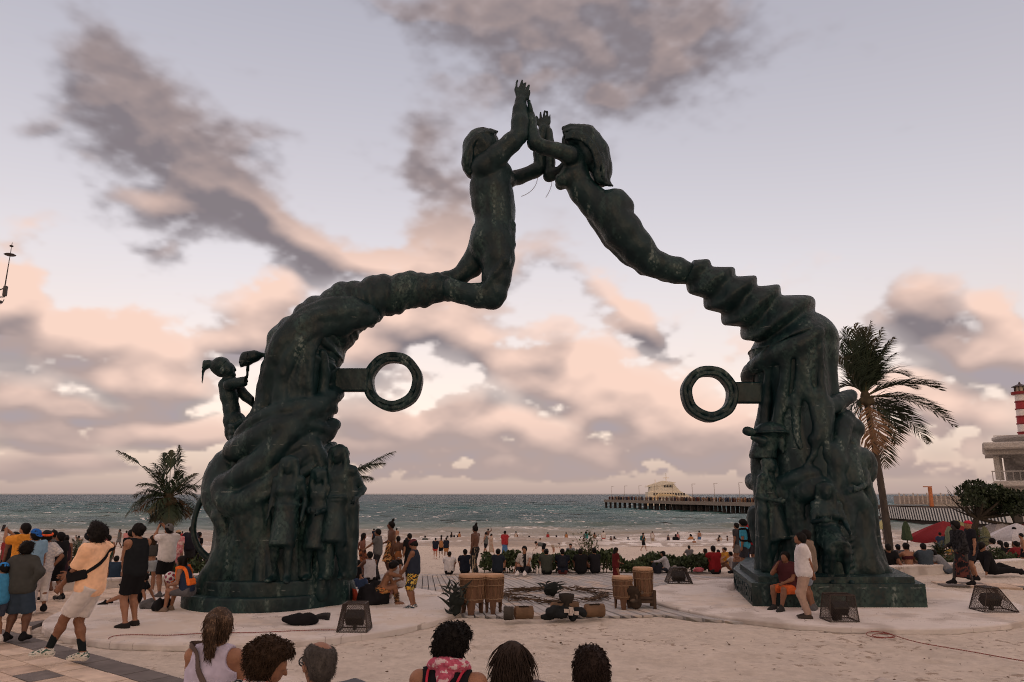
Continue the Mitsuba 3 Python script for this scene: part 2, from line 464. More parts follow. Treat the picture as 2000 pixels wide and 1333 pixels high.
class Human:
    """Faces +y of its own frame, its right is +x. Pose lengths are in body heights."""

    def __init__(self, at, face=0.0, H=1.7, fat=1.0, woman=False, pelvis=(0, 0, .53), spine=(0, 0, 1), twist=0.0, look=(0, 1, 0), tilt=0.0,
                 rh=None, lh=None, rf=None, lf=None, re=None, le=None, rk=(0, 1, 0), lk=(0, 1, 0), rt=(.12, 1, 0), lt=(-.12, 1, 0), curl=0.35, head=1.0, rp=None, lp=None):
        self.H, self.fat, self.woman, self.curl, self.hs = H, fat, woman, curl, head
        c, s = math.cos(face), math.sin(face)
        self.M = np.array([[c, -s, 0], [s, c, 0], [0, 0, 1]])
        self.at = V(*at)
        W = lambda p: self.at + self.M @ (V(*p) * H)
        Dv = lambda p: self.M @ unit(p)
        pel, up = V(*pelvis), unit(spine)
        rt0 = unit(np.cross(V(0, 1, 0), up)) if abs(up[1]) < .95 else V(1, 0, 0)
        fw = np.cross(up, rt0)
        ct, st = math.cos(twist), math.sin(twist)
        r1, f1 = rt0 * ct + fw * st, fw * ct - rt0 * st
        sw, hw = (.098, .054) if woman else (.110, .050)
        mid = pel + up * .10
        chest = pel + up * .205
        neck = pel + up * .305 + f1 * .004
        lookv = unit(look)
        hd = neck + unit(up * 1.0 + lookv * 0.28 + V(0, 0, .5)) * .098
        self.pel, self.mid, self.chest, self.neck, self.head = W(pel), W(mid), W(chest), W(neck), W(hd)
        self.up, self.r0, self.f0, self.r1, self.f1 = Dv(up), Dv(rt0), Dv(fw), Dv(r1), Dv(f1)
        f = Dv(lookv)
        wu = unit(self.up * .35 + V(0, 0, 1))
        r = unit(np.cross(f, wu))
        u = np.cross(r, f)
        ca, sa = math.cos(tilt), math.sin(tilt)
        self.hr, self.hu, self.hf = r * ca + u * sa, u * ca - r * sa, f
        self.arms, self.legs = [], []
        for side, hand, pole, palm in ((1, rh, re, rp), (-1, lh, le, lp)):
            sh = pel + up * .283 + r1 * sw * side
            hand = sh + V(.035 * side, .02, -.325) if hand is None else V(*hand)
            pole = (.35 * side, -1, -.2) if pole is None else pole
            el, wr = bend(sh, hand, .172, .15, V(*pole))
            self.arms.append((W(sh), W(el), W(wr), side, None if palm is None else Dv(palm)))
        for side, foot, pole, toe in ((1, rf, rk, rt), (-1, lf, lk, lt)):
            hip = pel + rt0 * hw * side - up * .018
            foot = V(hip[0] + .012 * side, hip[1] - .01, .045) if foot is None else V(*foot)
            kn, an = bend(hip, foot, .245, .24, V(*pole))
            self.legs.append((W(hip), W(kn), W(an), side, Dv(toe)))

    def bounds(self, m=0.12):
        p = np.array([self.pel, self.mid, self.chest, self.neck, self.head, self.head + self.hu * .1 * self.H] + [q for a in self.arms + self.legs for q in a[:3]] + [a[2] + a[4] * .13 * self.H for a in self.legs])
        m *= self.H * max(self.fat, 1)
        return p.min(0) - m, p.max(0) + m

    def torso(self, F, g=0.0, k=None, lower=True, arms=False):
        H, ft, w = self.H, self.fat, self.woman
        k = .045 * H if k is None else k
        R = np.stack([self.r1, self.f1, self.up])
        R0 = np.stack([self.r0, self.f0, self.up])
        wd = .9 if w else 1.0
        F.ell(self.chest + self.up * .01 * H, V(.098 * wd, .062, .098) * H * (1 + (ft - 1) * .8), R, k, grow=g)
        F.ell(self.mid, V(.079 if not w else .072, .055, .085) * H * V(ft, 1 + (ft - 1) * 1.5, 1), R0, k, grow=g)
        if lower:
            F.ell(self.pel, V(.086 if not w else .092, .066, .066) * H * V(ft, 1 + (ft - 1) * 1.2, 1), R0, k, grow=g)
        if w:
            for s in (-1, 1):
                F.ell(self.chest + self.r1 * .045 * s * H + self.f1 * .048 * H - self.up * .012 * H, V(.038, .034, .036) * H, R, .02 * H, grow=g)
        for sh, el, wr, s, _ in self.arms:
            F.cap(self.neck - self.up * .012 * H, sh, .026 * H, .034 * H * wd, k * .7, grow=g)

    def head_fields(self, F):
        hh = .134 * self.H * self.hs
        c, r, f, u = self.head, self.hr, self.hf, self.hu
        R = np.stack([r, f, u])
        at = lambda x, y, z: c + (r * x + f * y + u * z) * hh
        k = .10 * hh
        F.ell(at(0, -.06, .12), V(.365, .46, .39) * hh, R, k)
        F.ell(at(0, .10, -.12), V(.30, .34, .36) * hh, R, k)
        F.cap(at(-.07, .27, -.39), at(.07, .27, -.39), .10 * hh, k=k)
        if F.h < .05 * hh + .004:
            for s in (-1, 1):
                F.ell(at(.155 * s, .47, .03), V(.10, .08, .055) * hh, R, .02 * hh, op='cut')
                F.ell(at(.15 * s, .40, .03), V(.06, .05, .045) * hh, R, .02 * hh)
                F.ell(at(.375 * s, -.03, -.03), V(.035, .09, .15) * hh, R, .03 * hh)
            F.cap(at(-.16, .39, .13), at(.16, .39, .13), .05 * hh, k=.05 * hh)
            F.ell(at(0, .405, -.235), V(.115, .055, .028) * hh, R, .03 * hh)
            F.ell(at(0, .40, -.285), V(.10, .05, .03) * hh, R, .03 * hh)
        F.cap(at(0, .42, .06), at(0, .50, -.10), .035 * hh, .062 * hh, .05 * hh)
        F.cap(self.neck - self.up * .02 * self.H, at(0, -.12, -.22), .034 * self.H, .031 * self.H, .03 * self.H)

    def hand(self, F, i):
        sh, el, wr, s, palm = self.arms[i]
        H, d = self.H, unit(wr - el)
        n = self.r1 * -s if palm is None else palm               # the palm's way
        n = unit(n - d * (n @ d))
        side = unit(np.cross(d, n)) * (1 if s > 0 else -1)         # towards the thumb or away
        if side @ (self.f1 + V(0, 0, .4)) < 0 and palm is None:
            side = -side
        pc = wr + d * .032 * H
        F.cap(wr, wr + d * .045 * H, .0135 * H, .0125 * H, .008 * H, flat=(side, 1.75))
        for q, (o, L) in enumerate(((.019, .038), (.0065, .043), (-.0065, .040), (-.019, .032))):
            a = wr + d * .052 * H + side * o * H
            cu = self.curl * (1 + .15 * q)
            m = a + unit(d * math.cos(cu) + n * math.sin(cu) + side * o * 3) * L * .55 * H
            e = m + unit(d * math.cos(2.2 * cu) + n * math.sin(2.2 * cu) + side * o * 2) * L * .5 * H
            F.cap(a, m, .0058 * H, .0052 * H, .003 * H)
            F.cap(m, e, .0052 * H, .0044 * H, .002 * H)
        a = wr + d * .018 * H + side * .017 * H
        m = a + unit(d * .75 + side * .7 + n * .35) * .026 * H
        F.cap(a, m, .0085 * H, .0066 * H, .006 * H)
        F.cap(m, m + unit(d * .95 + side * .25 + n * .3) * .024 * H, .0064 * H, .005 * H, .003 * H)

    def limbs(self, F, legs=True, arms=True):
        H, ft = self.H, (1 + (self.fat - 1) * .8) * (.93 if self.woman else 1)
        if arms:
            for i, (sh, el, wr, s, _) in enumerate(self.arms):
                F.cap(sh, el, .031 * H * ft, .0235 * H * ft, .02 * H)
                F.cap(sh + (el - sh) * .35, sh + (el - sh) * .65, .030 * H * ft, .028 * H * ft, .02 * H)
                mid = el + (wr - el) * .3
                F.cap(el, mid, .0235 * H * ft, .0245 * H * ft, .015 * H)
                F.cap(mid, wr, .0245 * H * ft, .0155 * H, .015 * H)
                self.hand(F, i)
        if legs:
            fl = ft * (1.08 if self.woman else 1)
            for hip, kn, an, s, toe in self.legs:
                F.cap(hip, kn, .053 * H * fl, .033 * H * fl, .03 * H)
                mid = kn + (an - kn) * .28
                back = -toe * .006 * H
                F.cap(kn, mid + back, .032 * H * fl, .0345 * H * fl, .02 * H)
                F.cap(mid + back, an, .0345 * H * fl, .0195 * H, .02 * H)
                self.foot(F, an, toe, 0)

    def foot(self, F, an, toe, g):
        H = self.H
        dn = V(0, 0, -1) if abs(toe[2]) < .5 else -self.f0
        heel = an + dn * .026 * H - toe * .018 * H
        side = unit(np.cross(toe, dn))
        F.cap(an, heel, .021 * H, .020 * H, .015 * H, grow=g)
        F.cap(an, an + toe * .085 * H + dn * .030 * H, .020 * H, .014 * H, .02 * H, flat=(side, 1.5), grow=g)
        F.cap(heel, an + toe * .115 * H + dn * .032 * H, .018 * H, .011 * H, .02 * H, flat=(side, 1.6), grow=g)


def trimmed(F, a, b, ra, rb, k=0.01, flat=None, start=False):
    """A sleeve, trouser leg or skirt: a tapered tube cut straight at b (and at a)."""
    a, b = np.asarray(a, float), np.asarray(b, float)
    ab = b - a
    L = float(np.linalg.norm(ab))
    w = ab / max(L, 1e-9)
    s = flat[1] if flat else 1.0
    fw = flat[0] if flat else V(1, 0, 0)
    r = max(ra, rb) * max(s, 1)

    def fn(x, y, z):
        px, py, pz = x - a[0], y - a[1], z - a[2]
        t = px * w[0] + py * w[1] + pz * w[2]
        qx, qy, qz = px - t * w[0], py - t * w[1], pz - t * w[2]
        c = (qx * fw[0] + qy * fw[1] + qz * fw[2]) * (1 / s - 1)
        rr = np.sqrt((qx + c * fw[0]) ** 2 + (qy + c * fw[1]) ** 2 + (qz + c * fw[2]) ** 2)
        d = np.maximum(rr - (ra + (rb - ra) * np.clip(t / L, 0, 1)), t - L)
        return np.maximum(d, -t if start else -t - ra)

    F.put(fn, np.minimum(a, b) - r, np.maximum(a, b) + r, k)


def hair_mesh(h, style, vox):
    hh = .134 * h.H * h.hs
    c, r, f, u = h.head, h.hr, h.hf, h.hu
    R = np.stack([r, f, u])
    at = lambda x, y, z: c + (r * x + f * y + u * z) * hh
    reach = {'long': 1.6, 'afro': 1.0, 'pony': 1.5}.get(style, .95) * hh
    F = Field(c - reach - .02, c + reach + .02, vox)
    thick = {'short': .05, 'crop': .025, 'afro': .14, 'curly': .13, 'wavy': .075, 'long': .05, 'bun': .05, 'topbun': .05, 'pony': .055, 'bald': .02}.get(style, .05)
    F.ell(at(0, -.08, .14), V(.375 + thick, .47 + thick, .40 + thick) * hh, R, .03 * hh)
    if style in ('short', 'crop', 'bald'):
        F.ell(at(0, -.27, -.10), V(.31 + thick, .26 + thick, .32) * hh, R, .08 * hh)
    else:
        F.ell(at(0, -.22, -.08), V(.34 + thick, .28 + thick, .36) * hh, R, .08 * hh)
    # the hairline: clear of the face, down in front of the ears
    F.ell(at(0, .76, -.36), V(1.0, .66, .74) * hh, R, 0, op='cut')
    F.ell(at(0, .30, -.75), V(.6, .50, .5) * hh, R, 0, op='cut')
    if style == 'bald':
        F.ell(at(.08, -.10, .62), V(.30, .50, .36) * hh, R, 0, op='cut')
        F.ell(at(0, .50, .30), V(.36, .5, .5) * hh, R, 0, op='cut')
    if style == 'afro':
        F.ell(at(0, .05, .42), V(.42, .48, .30) * hh, R, .1 * hh)
    if style in ('curly', 'wavy'):
        F.ell(at(0, .02, .42), V(.36, .44, .22) * hh, R, .1 * hh)
    down = unit(-V(0, 0, 1) * .8 - u * .4)
    if style == 'long':
        for q in (-.24, -.12, 0, .12, .24):
            a = at(q, -.34, .0)
            F.chain([a, a + down * .55 * hh - f * .03 * hh, a + down * 1.15 * hh + r * q * .2 * hh], [.16 * hh, .17 * hh, .09 * hh], .08 * hh)
        for s in (-1, 1):
            F.chain([at(.36 * s, -.02, .1), at(.40 * s, -.02, -.35), at(.36 * s, -.05, -.8)], [.10 * hh, .10 * hh, .06 * hh], .06 * hh)
    if style == 'bun':
        F.ell(at(0, -.62, .22), V(.22, .20, .22) * hh, R, .05 * hh)
    if style == 'topbun':
        F.ell(at(0, -.25, .70), V(.20, .22, .22) * hh, R, .06 * hh)
        F.ell(at(.03, -.33, .92), V(.12, .14, .12) * hh, R, .06 * hh)
    if style == 'pony':
        F.cap(at(0, -.45, .33), at(0, -.66, .30), .12 * hh, .14 * hh, .05 * hh)
        F.chain([at(0, -.62, .32), at(0, -.78, .05), at(.02, -.72, -.45), at(.04, -.66, -1.0)], [.15 * hh, .17 * hh, .15 * hh, .05 * hh], .06 * hh)
    amp = {'afro': .10, 'curly': .10, 'wavy': .07, 'crop': .02, 'bald': .02}.get(style, .045)
    F.rough(amp * hh, (2.6 if style in ('afro', 'curly') else 4.5) / hh, int(abs(c[0]) * 97) % 50, (1, 1, 1 if style in ('afro', 'curly') else .35), 2)
    return F.mesh(2)


def tufts(m, h, style, n):
    """Loose locks that stand off the hair: short tapered curls, all grown from its surface."""
    rng = np.random.default_rng(int(abs(h.at[0]) * 1000) % 9999)
    v, f = m
    tri = v[f]
    nn = np.cross(tri[:, 1] - tri[:, 0], tri[:, 2] - tri[:, 0])
    ar = np.linalg.norm(nn, axis=1)
    mid = (tri.mean(1) - h.head) / (.134 * h.H * h.hs)
    ar2 = ar * ~((mid @ h.hf > .12) & (mid @ h.hu < .34))
    i = rng.choice(len(f), n, p=ar2 / ar2.sum())
    w = rng.dirichlet((1, 1, 1), n)
    p = (tri[i] * w[..., None]).sum(1)
    nn = nn[i] / (ar[i][:, None] + 1e-12)
    if ((p - h.head) * nn).sum() < 0:
        nn = -nn
    L = {'afro': .035, 'curly': .034, 'wavy': .030, 'long': .15, 'pony': .05, 'afro': .035, 'bald': .018, 'crop': .012}.get(style, .020) * rng.uniform(.6, 1.2, (n, 1))
    out = {'afro': .75, 'curly': .45, 'wavy': .3, 'long': .10, 'pony': .12, 'bald': .7, 'crop': .7}.get(style, .4)
    flow = -V(0, 0, 1) * (1 if style in ('long', 'pony') else .5) - h.hf * .35
    d = nn * out + flow * (1 - out) + rng.normal(0, .16 if style in ('long', 'pony') else .3, (n, 3))
    d -= nn * np.minimum((d * nn).sum(1), 0)[:, None] * .9
    d /= np.linalg.norm(d, axis=1, keepdims=True)
    side = np.cross(d, rng.normal(0, 1, (n, 3)))
    side /= np.linalg.norm(side, axis=1, keepdims=True)
    s2 = np.cross(d, side)
    curl = (.6 if style in ('curly', 'afro', 'wavy') else .12) * L
    wd = {'bald': .0016, 'crop': .0018, 'long': .0042, 'pony': .0028, 'curly': .0042, 'wavy': .0038}.get(style, .0042) * h.H / 1.8
    rows = []
    for q, (t, wq) in enumerate(((0, 1.0), (.35, .9), (.7, .6), (1.0, .12))):
        c = p - nn * .004 + d * L * t + side * curl * math.sin(2.6 * t) + V(0, 0, -1) * L * .35 * t * t
        for a in range(3):
            rows.append(c + (side * math.cos(a * 2.094) + s2 * math.sin(a * 2.094)) * wd * wq)
    vv = np.stack(rows, 1)
    fs = []
    for q in range(3):
        for a in range(3):
            b = (a + 1) % 3
            fs += [[q * 3 + a, q * 3 + b, q * 3 + 3 + b], [q * 3 + a, q * 3 + 3 + b, q * 3 + 3 + a]]
    return vv.reshape(-1, 3), (np.arange(n)[:, None, None] * 12 + np.array(fs)).reshape(-1, 3)


def cap_mesh(h, vox, brim=True, back=False, hat=False):
    hh = .134 * h.H * h.hs
    c, r, f, u = h.head, h.hr, h.hf, h.hu
    R = np.stack([r, f, u])
    at = lambda x, y, z: c + (r * x + f * y + u * z) * hh
    F = Field(c - 1.2 * hh, c + 1.2 * hh, vox)
    F.ell(at(0, -.07, .20), V(.43, .53, .40) * hh, R, 0)
    F.plane_cut(at(0, 0, .16), -u + f * .12 * (-1 if back else 1))
    t = -1 if back else 1
    if brim and not hat:
        F.ell(at(0, .55 * t, .17), V(.34, .36, .035) * hh, np.stack([r, unit(f * t - u * .22), unit(u + f * t * .22)]), .02 * hh)
    if hat:
        F.ell(at(0, -.05, .18), V(.85, .90, .045) * hh, R, .03 * hh)
    return F.mesh(2)


def person(label, at, face=0.0, vox=.02, skin=(.25, .14, .09), hair=('short', (.012, .010, .010)), top=None, bottom=None, shoes=None, cap=None, group=None, extra=None, name='person', bare_shoes=True, **pose):
    """top: (kind, colour), bottom: (kind, colour), shoes: a colour. Returns the thing's key and its skeleton."""
    h = Human(at, face, **pose)
    h.parts = {}
    H = h.H
    k = thing(name, label, 'person', group)
    lo, hi = h.bounds()
    F = Field(lo, hi, vox)
    h.torso(F)
    h.limbs(F)
    h.head_fields(F)
    m = F.mesh(4 if vox < .02 else 2)
    obj('body', m, 'skin', k, color=skin)
    h.parts['body'] = m
    fit = .0085 * H

    def dress(name, F, colour, amp=.011, freq=8, bs='cloth', label=None, tb=2, stretch=(1, 1, .45)):
        F.rough(amp * H / 1.7, freq, int(abs(h.at[0] * 31 + h.at[1] * 7)) % 90, stretch, 3)
        m = F.mesh(tb)
        if m is None or len(m[0]) == 0:
            return
        h.parts[name] = m
        col = colour(m[0], h) if callable(colour) else np.asarray(colour, float)
        obj(name, m, bs, k, color=col, label=label)

    if bottom:
        kind, colour = bottom[:2]
        F = Field(lo, hi, vox)
        R0 = np.stack([h.r0, h.f0, h.up])
        ft = h.fat
        if kind in ('dress', 'skirt', 'longskirt'):
            a = h.pel + h.up * .05 * H
            ends = (h.legs[0][1] + h.legs[1][1]) / 2
            b = ends if kind != 'longskirt' else ends * .25 + .75 * (h.legs[0][2] + h.legs[1][2]) / 2
            trimmed(F, a, b, .075 * H * ft, .105 * H * ft, .03 * H)
            F.ell(h.pel, V(.092, .074, .07) * H * ft, R0, .03 * H, grow=fit)
        else:
            F.ell(h.pel + h.up * .004 * H, V(.086 if not h.woman else .092, .068, .060) * H * V(ft, 1 + (ft - 1) * 1.2, 1), R0, .02 * H, grow=fit)
            fl = (1 + (ft - 1) * .8) * 1.02
            for hip, kn, an, s, toe in h.legs:
                if kind == 'brief':
                    trimmed(F, hip, hip + (kn - hip) * .22, .055 * H * fl + fit, .052 * H * fl + fit, .03 * H)
                elif kind in ('shorts', 'shortshorts', 'longshorts'):
                    q = {'shorts': .80, 'shortshorts': .45, 'longshorts': 1.0}[kind]
                    trimmed(F, hip, hip + (kn - hip) * q, .056 * H * fl + fit, (.050 if q > .5 else .054) * H * fl + fit, .03 * H)
                else:
                    F.cap(hip, kn, .053 * H * fl, .036 * H * fl, .03 * H, grow=fit)
                    e = an + (kn - an) * (.03 if kind == 'trousers' else .3)
                    trimmed(F, kn, e, .036 * H * fl + fit, (.031 if kind == 'trousers' else .036) * H + fit, .02 * H)
            F.plane_cut(h.pel + h.up * .05 * H, h.up)
        dress({'dress': 'skirt', 'longskirt': 'skirt', 'brief': 'swimwear', 'trousers': 'trousers', 'capri': 'trousers'}.get(kind, kind if kind == 'skirt' else 'shorts'), F, colour)
    if top:
        kind, colour = top[:2]
        F = Field(lo, hi, vox)
        h.torso(F, g=fit * (2.0 if kind in ('tee', 'shirt', 'long') else 1.0), k=.07 * H, lower=True)
        if kind not in ('bikini',):
            # the cloth hangs from the chest to the hem
            R0 = np.stack([h.r0, h.f0, h.up])
            F.cap(h.chest, h.pel + h.up * .02 * H, .066 * H * h.fat, .074 * H * h.fat, .04 * H, flat=(h.r0, 1.32), grow=fit * 1.6)
        n = {'tee': .62, 'shirt': .8, 'long': 2.0, 'cap': .3}.get(kind, 0)
        fa = 1 + (h.fat - 1) * .8
        for sh, el, wr, s, _ in h.arms:
            if n == 0:
                if kind in ('tank', 'bikini'):
                    F.ell(sh + h.r1 * s * .012 * H, V(.040, .075, .060) * H * fa, np.stack([h.r1, h.f1, h.up]), 0, op='cut')
            elif n < 1:
                trimmed(F, sh, sh + (el - sh) * n, .037 * H * fa + fit, .037 * H * fa + fit * 1.3, .02 * H)
            else:
                F.cap(sh, el, .034 * H * fa, .028 * H * fa, .02 * H, grow=fit)
                trimmed(F, el, wr, .028 * H * fa + fit, .020 * H + fit, .02 * H)
        hem = {'tank': -.045, 'bikini': .165, 'crop': .12}.get(kind, -.055 if kind != 'dresstop' else -.02)
        F.plane_cut(h.pel + h.up * hem * H, -h.up)
        F.ell(h.neck + h.up * .045 * H + h.f1 * .012 * H, V(.050, .052, .05) * H * (1.15 if kind in ('tank', 'bikini') else 1), np.stack([h.r1, h.f1, h.up]), 0, op='cut')
        if kind == 'bikini':
            F.plane_cut(h.pel + h.up * .235 * H, h.up)
        dress({'tank': 'tank_top', 'bikini': 'swim_top', 'crop': 'top', 'dresstop': 'dress', 'tee': 'shirt', 'cap': 'top'}.get(kind, 'shirt'), F, colour)
    if hair:
        m = hair_mesh(h, hair[0], vox * .8)
        if m is not None:
            if vox < .016 or h.at[1] < 15:
                m = join(m, tufts(m, h, hair[0], 1700 if h.at[1] < 7 else 260))
            col = hair[1](m[0], h) if callable(hair[1]) else hair[1]
            obj('hair', m, 'hair', k, color=col)
    if cap is not None:
        col, opt = cap if isinstance(cap, tuple) and isinstance(cap[1], dict) else (cap, {})
        m = cap_mesh(h, vox * .8, **opt)
        obj('hat', m, 'cloth', k, color=col)
    if shoes is not None:
        for hip, kn, an, s, toe in h.legs:
            F = Field(an - .2 * H, an + .2 * H, vox * .8)
            h.foot(F, an, toe, .006 * H)
            if not isinstance(shoes, dict):
                F.cap(an + V(0, 0, .03 * H) * (1 if abs(toe[2]) < .5 else 0), an, .022 * H, .024 * H, .01 * H)
            else:
                F.plane_cut(an + V(0, 0, .012 * H), V(0, 0, 1))
            m = F.mesh(2)
            col = shoes['colour'] if isinstance(shoes, dict) else shoes
            col = col(m[0], an, toe) if callable(col) else col
            obj('shoe', m, 'cloth', k, color=col)
    if extra:
        extra(k, h, vox)
    return k, h

# ------------------------------------------------------------------ materials
def two(b):
    return {'type': 'twosided', 'bsdf': b}


def painted(rough, spec, grain, amount, stretch=1.0, bump=None, **more):
    b = {'type': 'principled', 'base_color': paint_of(grain, amount, stretch), 'roughness': rough, 'specular': spec, **more}
    if bump:
        b = {'type': 'bumpmap', 'arbitrary': mikit.proc(bump[0], bump[1]), 'scale': bump[2], 'bsdf': b}
    return two(b)


scene['cloth'] = painted(.95, .15, 22, .16, bump=(lambda p, n, uv: .020 * fbm(p.x * 11 + p.z * 3, p.y * 11, p.z * 6, 3), 5e-3, 1.0))
scene['skin'] = painted(.55, .3, 16, .12)
scene['hair'] = painted(.6, .12, 60, .5, .3)
scene['paint'] = painted(.5, .4, 5, .10)
scene['matte'] = painted(.9, .2, 7, .22)
scene['leaf'] = painted(.6, .3, 4, .35)
scene['wood'] = painted(.85, .2, 14, .35, .25)


def bronze_colour(p, n, uv):
    big = fbm(p.x * .9, p.y * .9, p.z * .7, 4)
    mid = fbm(p.x * 3.3 + 7, p.y * 3.3, p.z * 1.9, 4)
    grain = fbm(p.x * 26, p.y * 26, p.z * 16, 3)
    run = fbm(p.x * 7 + 3, p.y * 7, p.z * .55, 5)                # runs of verdigris and salt down the metal
    c = mix(mi.Color3f(.0012, .0120, .0150), mi.Color3f(.0055, .0235, .0270), smoothstep(.36, .66, mid))
    c = mix(c, mi.Color3f(.020, .019, .016), smoothstep(.52, .70, big) * smoothstep(.38, .66, grain) * .55)
    v = smoothstep(.47, .64, .45 * big + .55 * run)
    c = mix(c, mi.Color3f(.024, .060, .055), v * smoothstep(.30, .62, grain) * .7)
    c = mix(c, mi.Color3f(.15, .19, .18), smoothstep(.60, .74, run) * smoothstep(.44, .68, grain) * smoothstep(.42, .60, mid) * .7)
    # cast sections: salt creeps out of the joints between them
    w = p.z + .05 * fbm(p.x * 2.5, p.y * 2.5, 1., 3)
    seam = dr.abs(w / .95 - dr.floor(w / .95) - .5)
    c = mix(c, mi.Color3f(.15, .18, .175), smoothstep(.012, .002, seam) * smoothstep(.54, .72, fbm(p.x * 8, p.y * 8, p.z * 2, 4)) * smoothstep(6.6, 6.3, p.z) * .8)
    return c


scene['bronze'] = two({'type': 'bumpmap', 'arbitrary': mikit.proc(lambda p, n, uv: .012 * fbm(p.x * 13, p.y * 13, p.z * 8, 4) + .040 * fbm(p.x * 3.6 + p.z * 1.5, p.y * 3.6, p.z * 1.0, 4), 6e-3), 'scale': 1.0,
                       'bsdf': {'type': 'principled', 'base_color': mikit.proc(bronze_colour), 'roughness': .46, 'specular': .30}})


def beach_height(x, y):
    """The lie of the land: a level square, then the beach down to the sea."""
    return np.where(y > 23.5, -(y - 23.5) * .0565, 0.0)


def sand_colour(p, n, uv):
    wet = smoothstep(90., 96., p.y + 3 * noise(p.x * .15, 0.))
    g = fbm(p.x * 60, p.y * 60, 0., 2)
    m = fbm(p.x * 2.2, p.y * 2.2, 3., 4)
    c = mix(mi.Color3f(.34, .30, .262), mi.Color3f(.53, .47, .415), .25 * g + .45 * m + .30 * (fbm(p.x * 13, p.y * 13, 1., 3) * 2.2 - .6))
    bits = fbm(p.x * 9 + 5, p.y * 9, 9., 3)                       # weed, twigs and trodden dirt
    c = mix(c, mi.Color3f(.20, .15, .115), smoothstep(.64, .76, bits) * smoothstep(.42, .60, fbm(p.x * .8, p.y * .8, 2., 3)) * .75)
    return mix(c, mi.Color3f(.20, .15, .12), wet * .7)


scene['mat_sand'] = two({'type': 'bumpmap', 'arbitrary': mikit.proc(lambda p, n, uv: .030 * fbm(p.x * 5, p.y * 5, 0., 4) + .010 * fbm(p.x * 22, p.y * 22, 0., 3), 4e-3), 'scale': 1.0,
                     'bsdf': {'type': 'principled', 'base_color': mikit.proc(sand_colour), 'roughness': .95, 'specular': .2}})


def concrete_colour(p, n, uv):
    m = .55 * fbm(p.x * 1.3, p.y * 1.3, p.z, 4) + .45 * fbm(p.x * 9, p.y * 9, p.z * 9, 3)
    g = fbm(p.x * 45, p.y * 45, p.z * 45, 2)
    c = mix(mi.Color3f(.43, .40, .385), mi.Color3f(.63, .59, .57), .75 * m + .25 * g)
    s = fbm(p.x * 1.9 + 4, p.y * 1.9, p.z, 5)
    c = mix(c, mi.Color3f(.24, .20, .17), smoothstep(.48, .70, s) * .5)
    crack = dr.abs(fbm(p.x * .9 + 2, p.y * .9, 5., 4) - .5)
    c = mix(c, mi.Color3f(.17, .14, .12), smoothstep(.004, .001, crack) * .6)
    blown = fbm(p.x * .75, p.y * .75, 8., 5) + .35 * (fbm(p.x * 8, p.y * 8, 4., 3) - .5)      # sand blown over the slab
    return mix(c, mi.Color3f(.50, .435, .38), smoothstep(.48, .66, blown) * smoothstep(.5, .9, n.z) * .75)


scene['concrete'] = two({'type': 'bumpmap', 'arbitrary': mikit.proc(lambda p, n, uv: .003 * fbm(p.x * 18, p.y * 18, p.z * 18, 3), 4e-3), 'scale': 1.0,
                         'bsdf': {'type': 'principled', 'base_color': mikit.proc(concrete_colour), 'roughness': .9, 'specular': .25}})


def plank_colour(p, n, uv):
    k = cell_rand(uv.x * 1.0, 3.0)
    # grain along the boards
    a = fbm(uv.x * 7.0, uv.y * 1.2, 0., 3)
    b = fbm(uv.x * 40.0, uv.y * 4.0, 1., 3)
    c = mix(mi.Color3f(.22, .215, .215), mi.Color3f(.44, .43, .43), .55 * a + .45 * b)
    sandy = fbm(p.x * 2.3, p.y * 2.3, 7., 4)
    return mix(c, mi.Color3f(.46, .38, .32), smoothstep(.52, .72, sandy) * .7)


scene['plank'] = two({'type': 'bumpmap', 'arbitrary': mikit.proc(lambda p, n, uv: .003 * fbm(uv.x * 30.0, uv.y * 3.0, 0., 3), 4e-3), 'scale': 1.0,
                      'bsdf': {'type': 'principled', 'base_color': mikit.proc(plank_colour), 'roughness': .85, 'specular': .25}})


def water_colour(p, n, uv):
    # sand stirred up in the shallows, then turquoise, then deep blue; the bottom is seen through the water
    d = p.y + 14 * (fbm(p.x * .02, p.y * .05, 0., 3) - .5) * smoothstep(100., 300., p.y) * 4
    c = mix(mi.Color3f(.36, .30, .25), mi.Color3f(.13, .180, .160), smoothstep(104., 175., d))
    c = mix(c, mi.Color3f(.022, .085, .083), smoothstep(165., 330., d))
    c = mix(c, mi.Color3f(.010, .034, .052), smoothstep(320., 900., d))
    patch = fbm(p.x * .012 + 3, p.y * .03, 4., 3)
    c = mix(c, mi.Color3f(.022, .060, .068), smoothstep(.46, .62, patch) * smoothstep(120., 220., p.y) * .75)
    foam = fbm(p.x * .22, p.y * .55, 2., 4)
    far = smoothstep(3000., 500., p.y)
    f = smoothstep(.655, .73, foam) * smoothstep(.50, .68, fbm(p.x * 1.5, p.y * 1.5, 3., 2)) * far
    # the surf: lines of foam that run along the shore
    band = fbm(p.x * .05, (p.y + 3 * noise(p.x * .06, 2.)) * .42, 1., 3)
    surf = smoothstep(.49, .62, band) * smoothstep(150., 100., p.y) * smoothstep(.34, .58, fbm(p.x * .9, p.y * .9, 6., 3))
    return mix(c, mi.Color3f(.74, .70, .67), dr.minimum(f * .8 + surf * .9, 1.0))


def chop(p, n, uv):
    s = smoothstep(1500., 150., p.y)
    return (.26 * fbm(p.x * .35, p.y * .85, 0., 4) + .05 * fbm(p.x * 2.4, p.y * 3.6, 2., 3)) * (.12 + .88 * s)


scene['water'] = two({'type': 'bumpmap', 'arbitrary': mikit.proc(chop, 6e-2), 'scale': 1.5,
                      'bsdf': {'type': 'principled', 'base_color': mikit.proc(water_colour), 'roughness': .42, 'specular': .22}})


# ------------------------------------------------------------------ the setting: square, beach and sea
from shapely.geometry import Polygon, Point, LineString, box as sbox
from shapely.ops import unary_union
from shapely import affinity

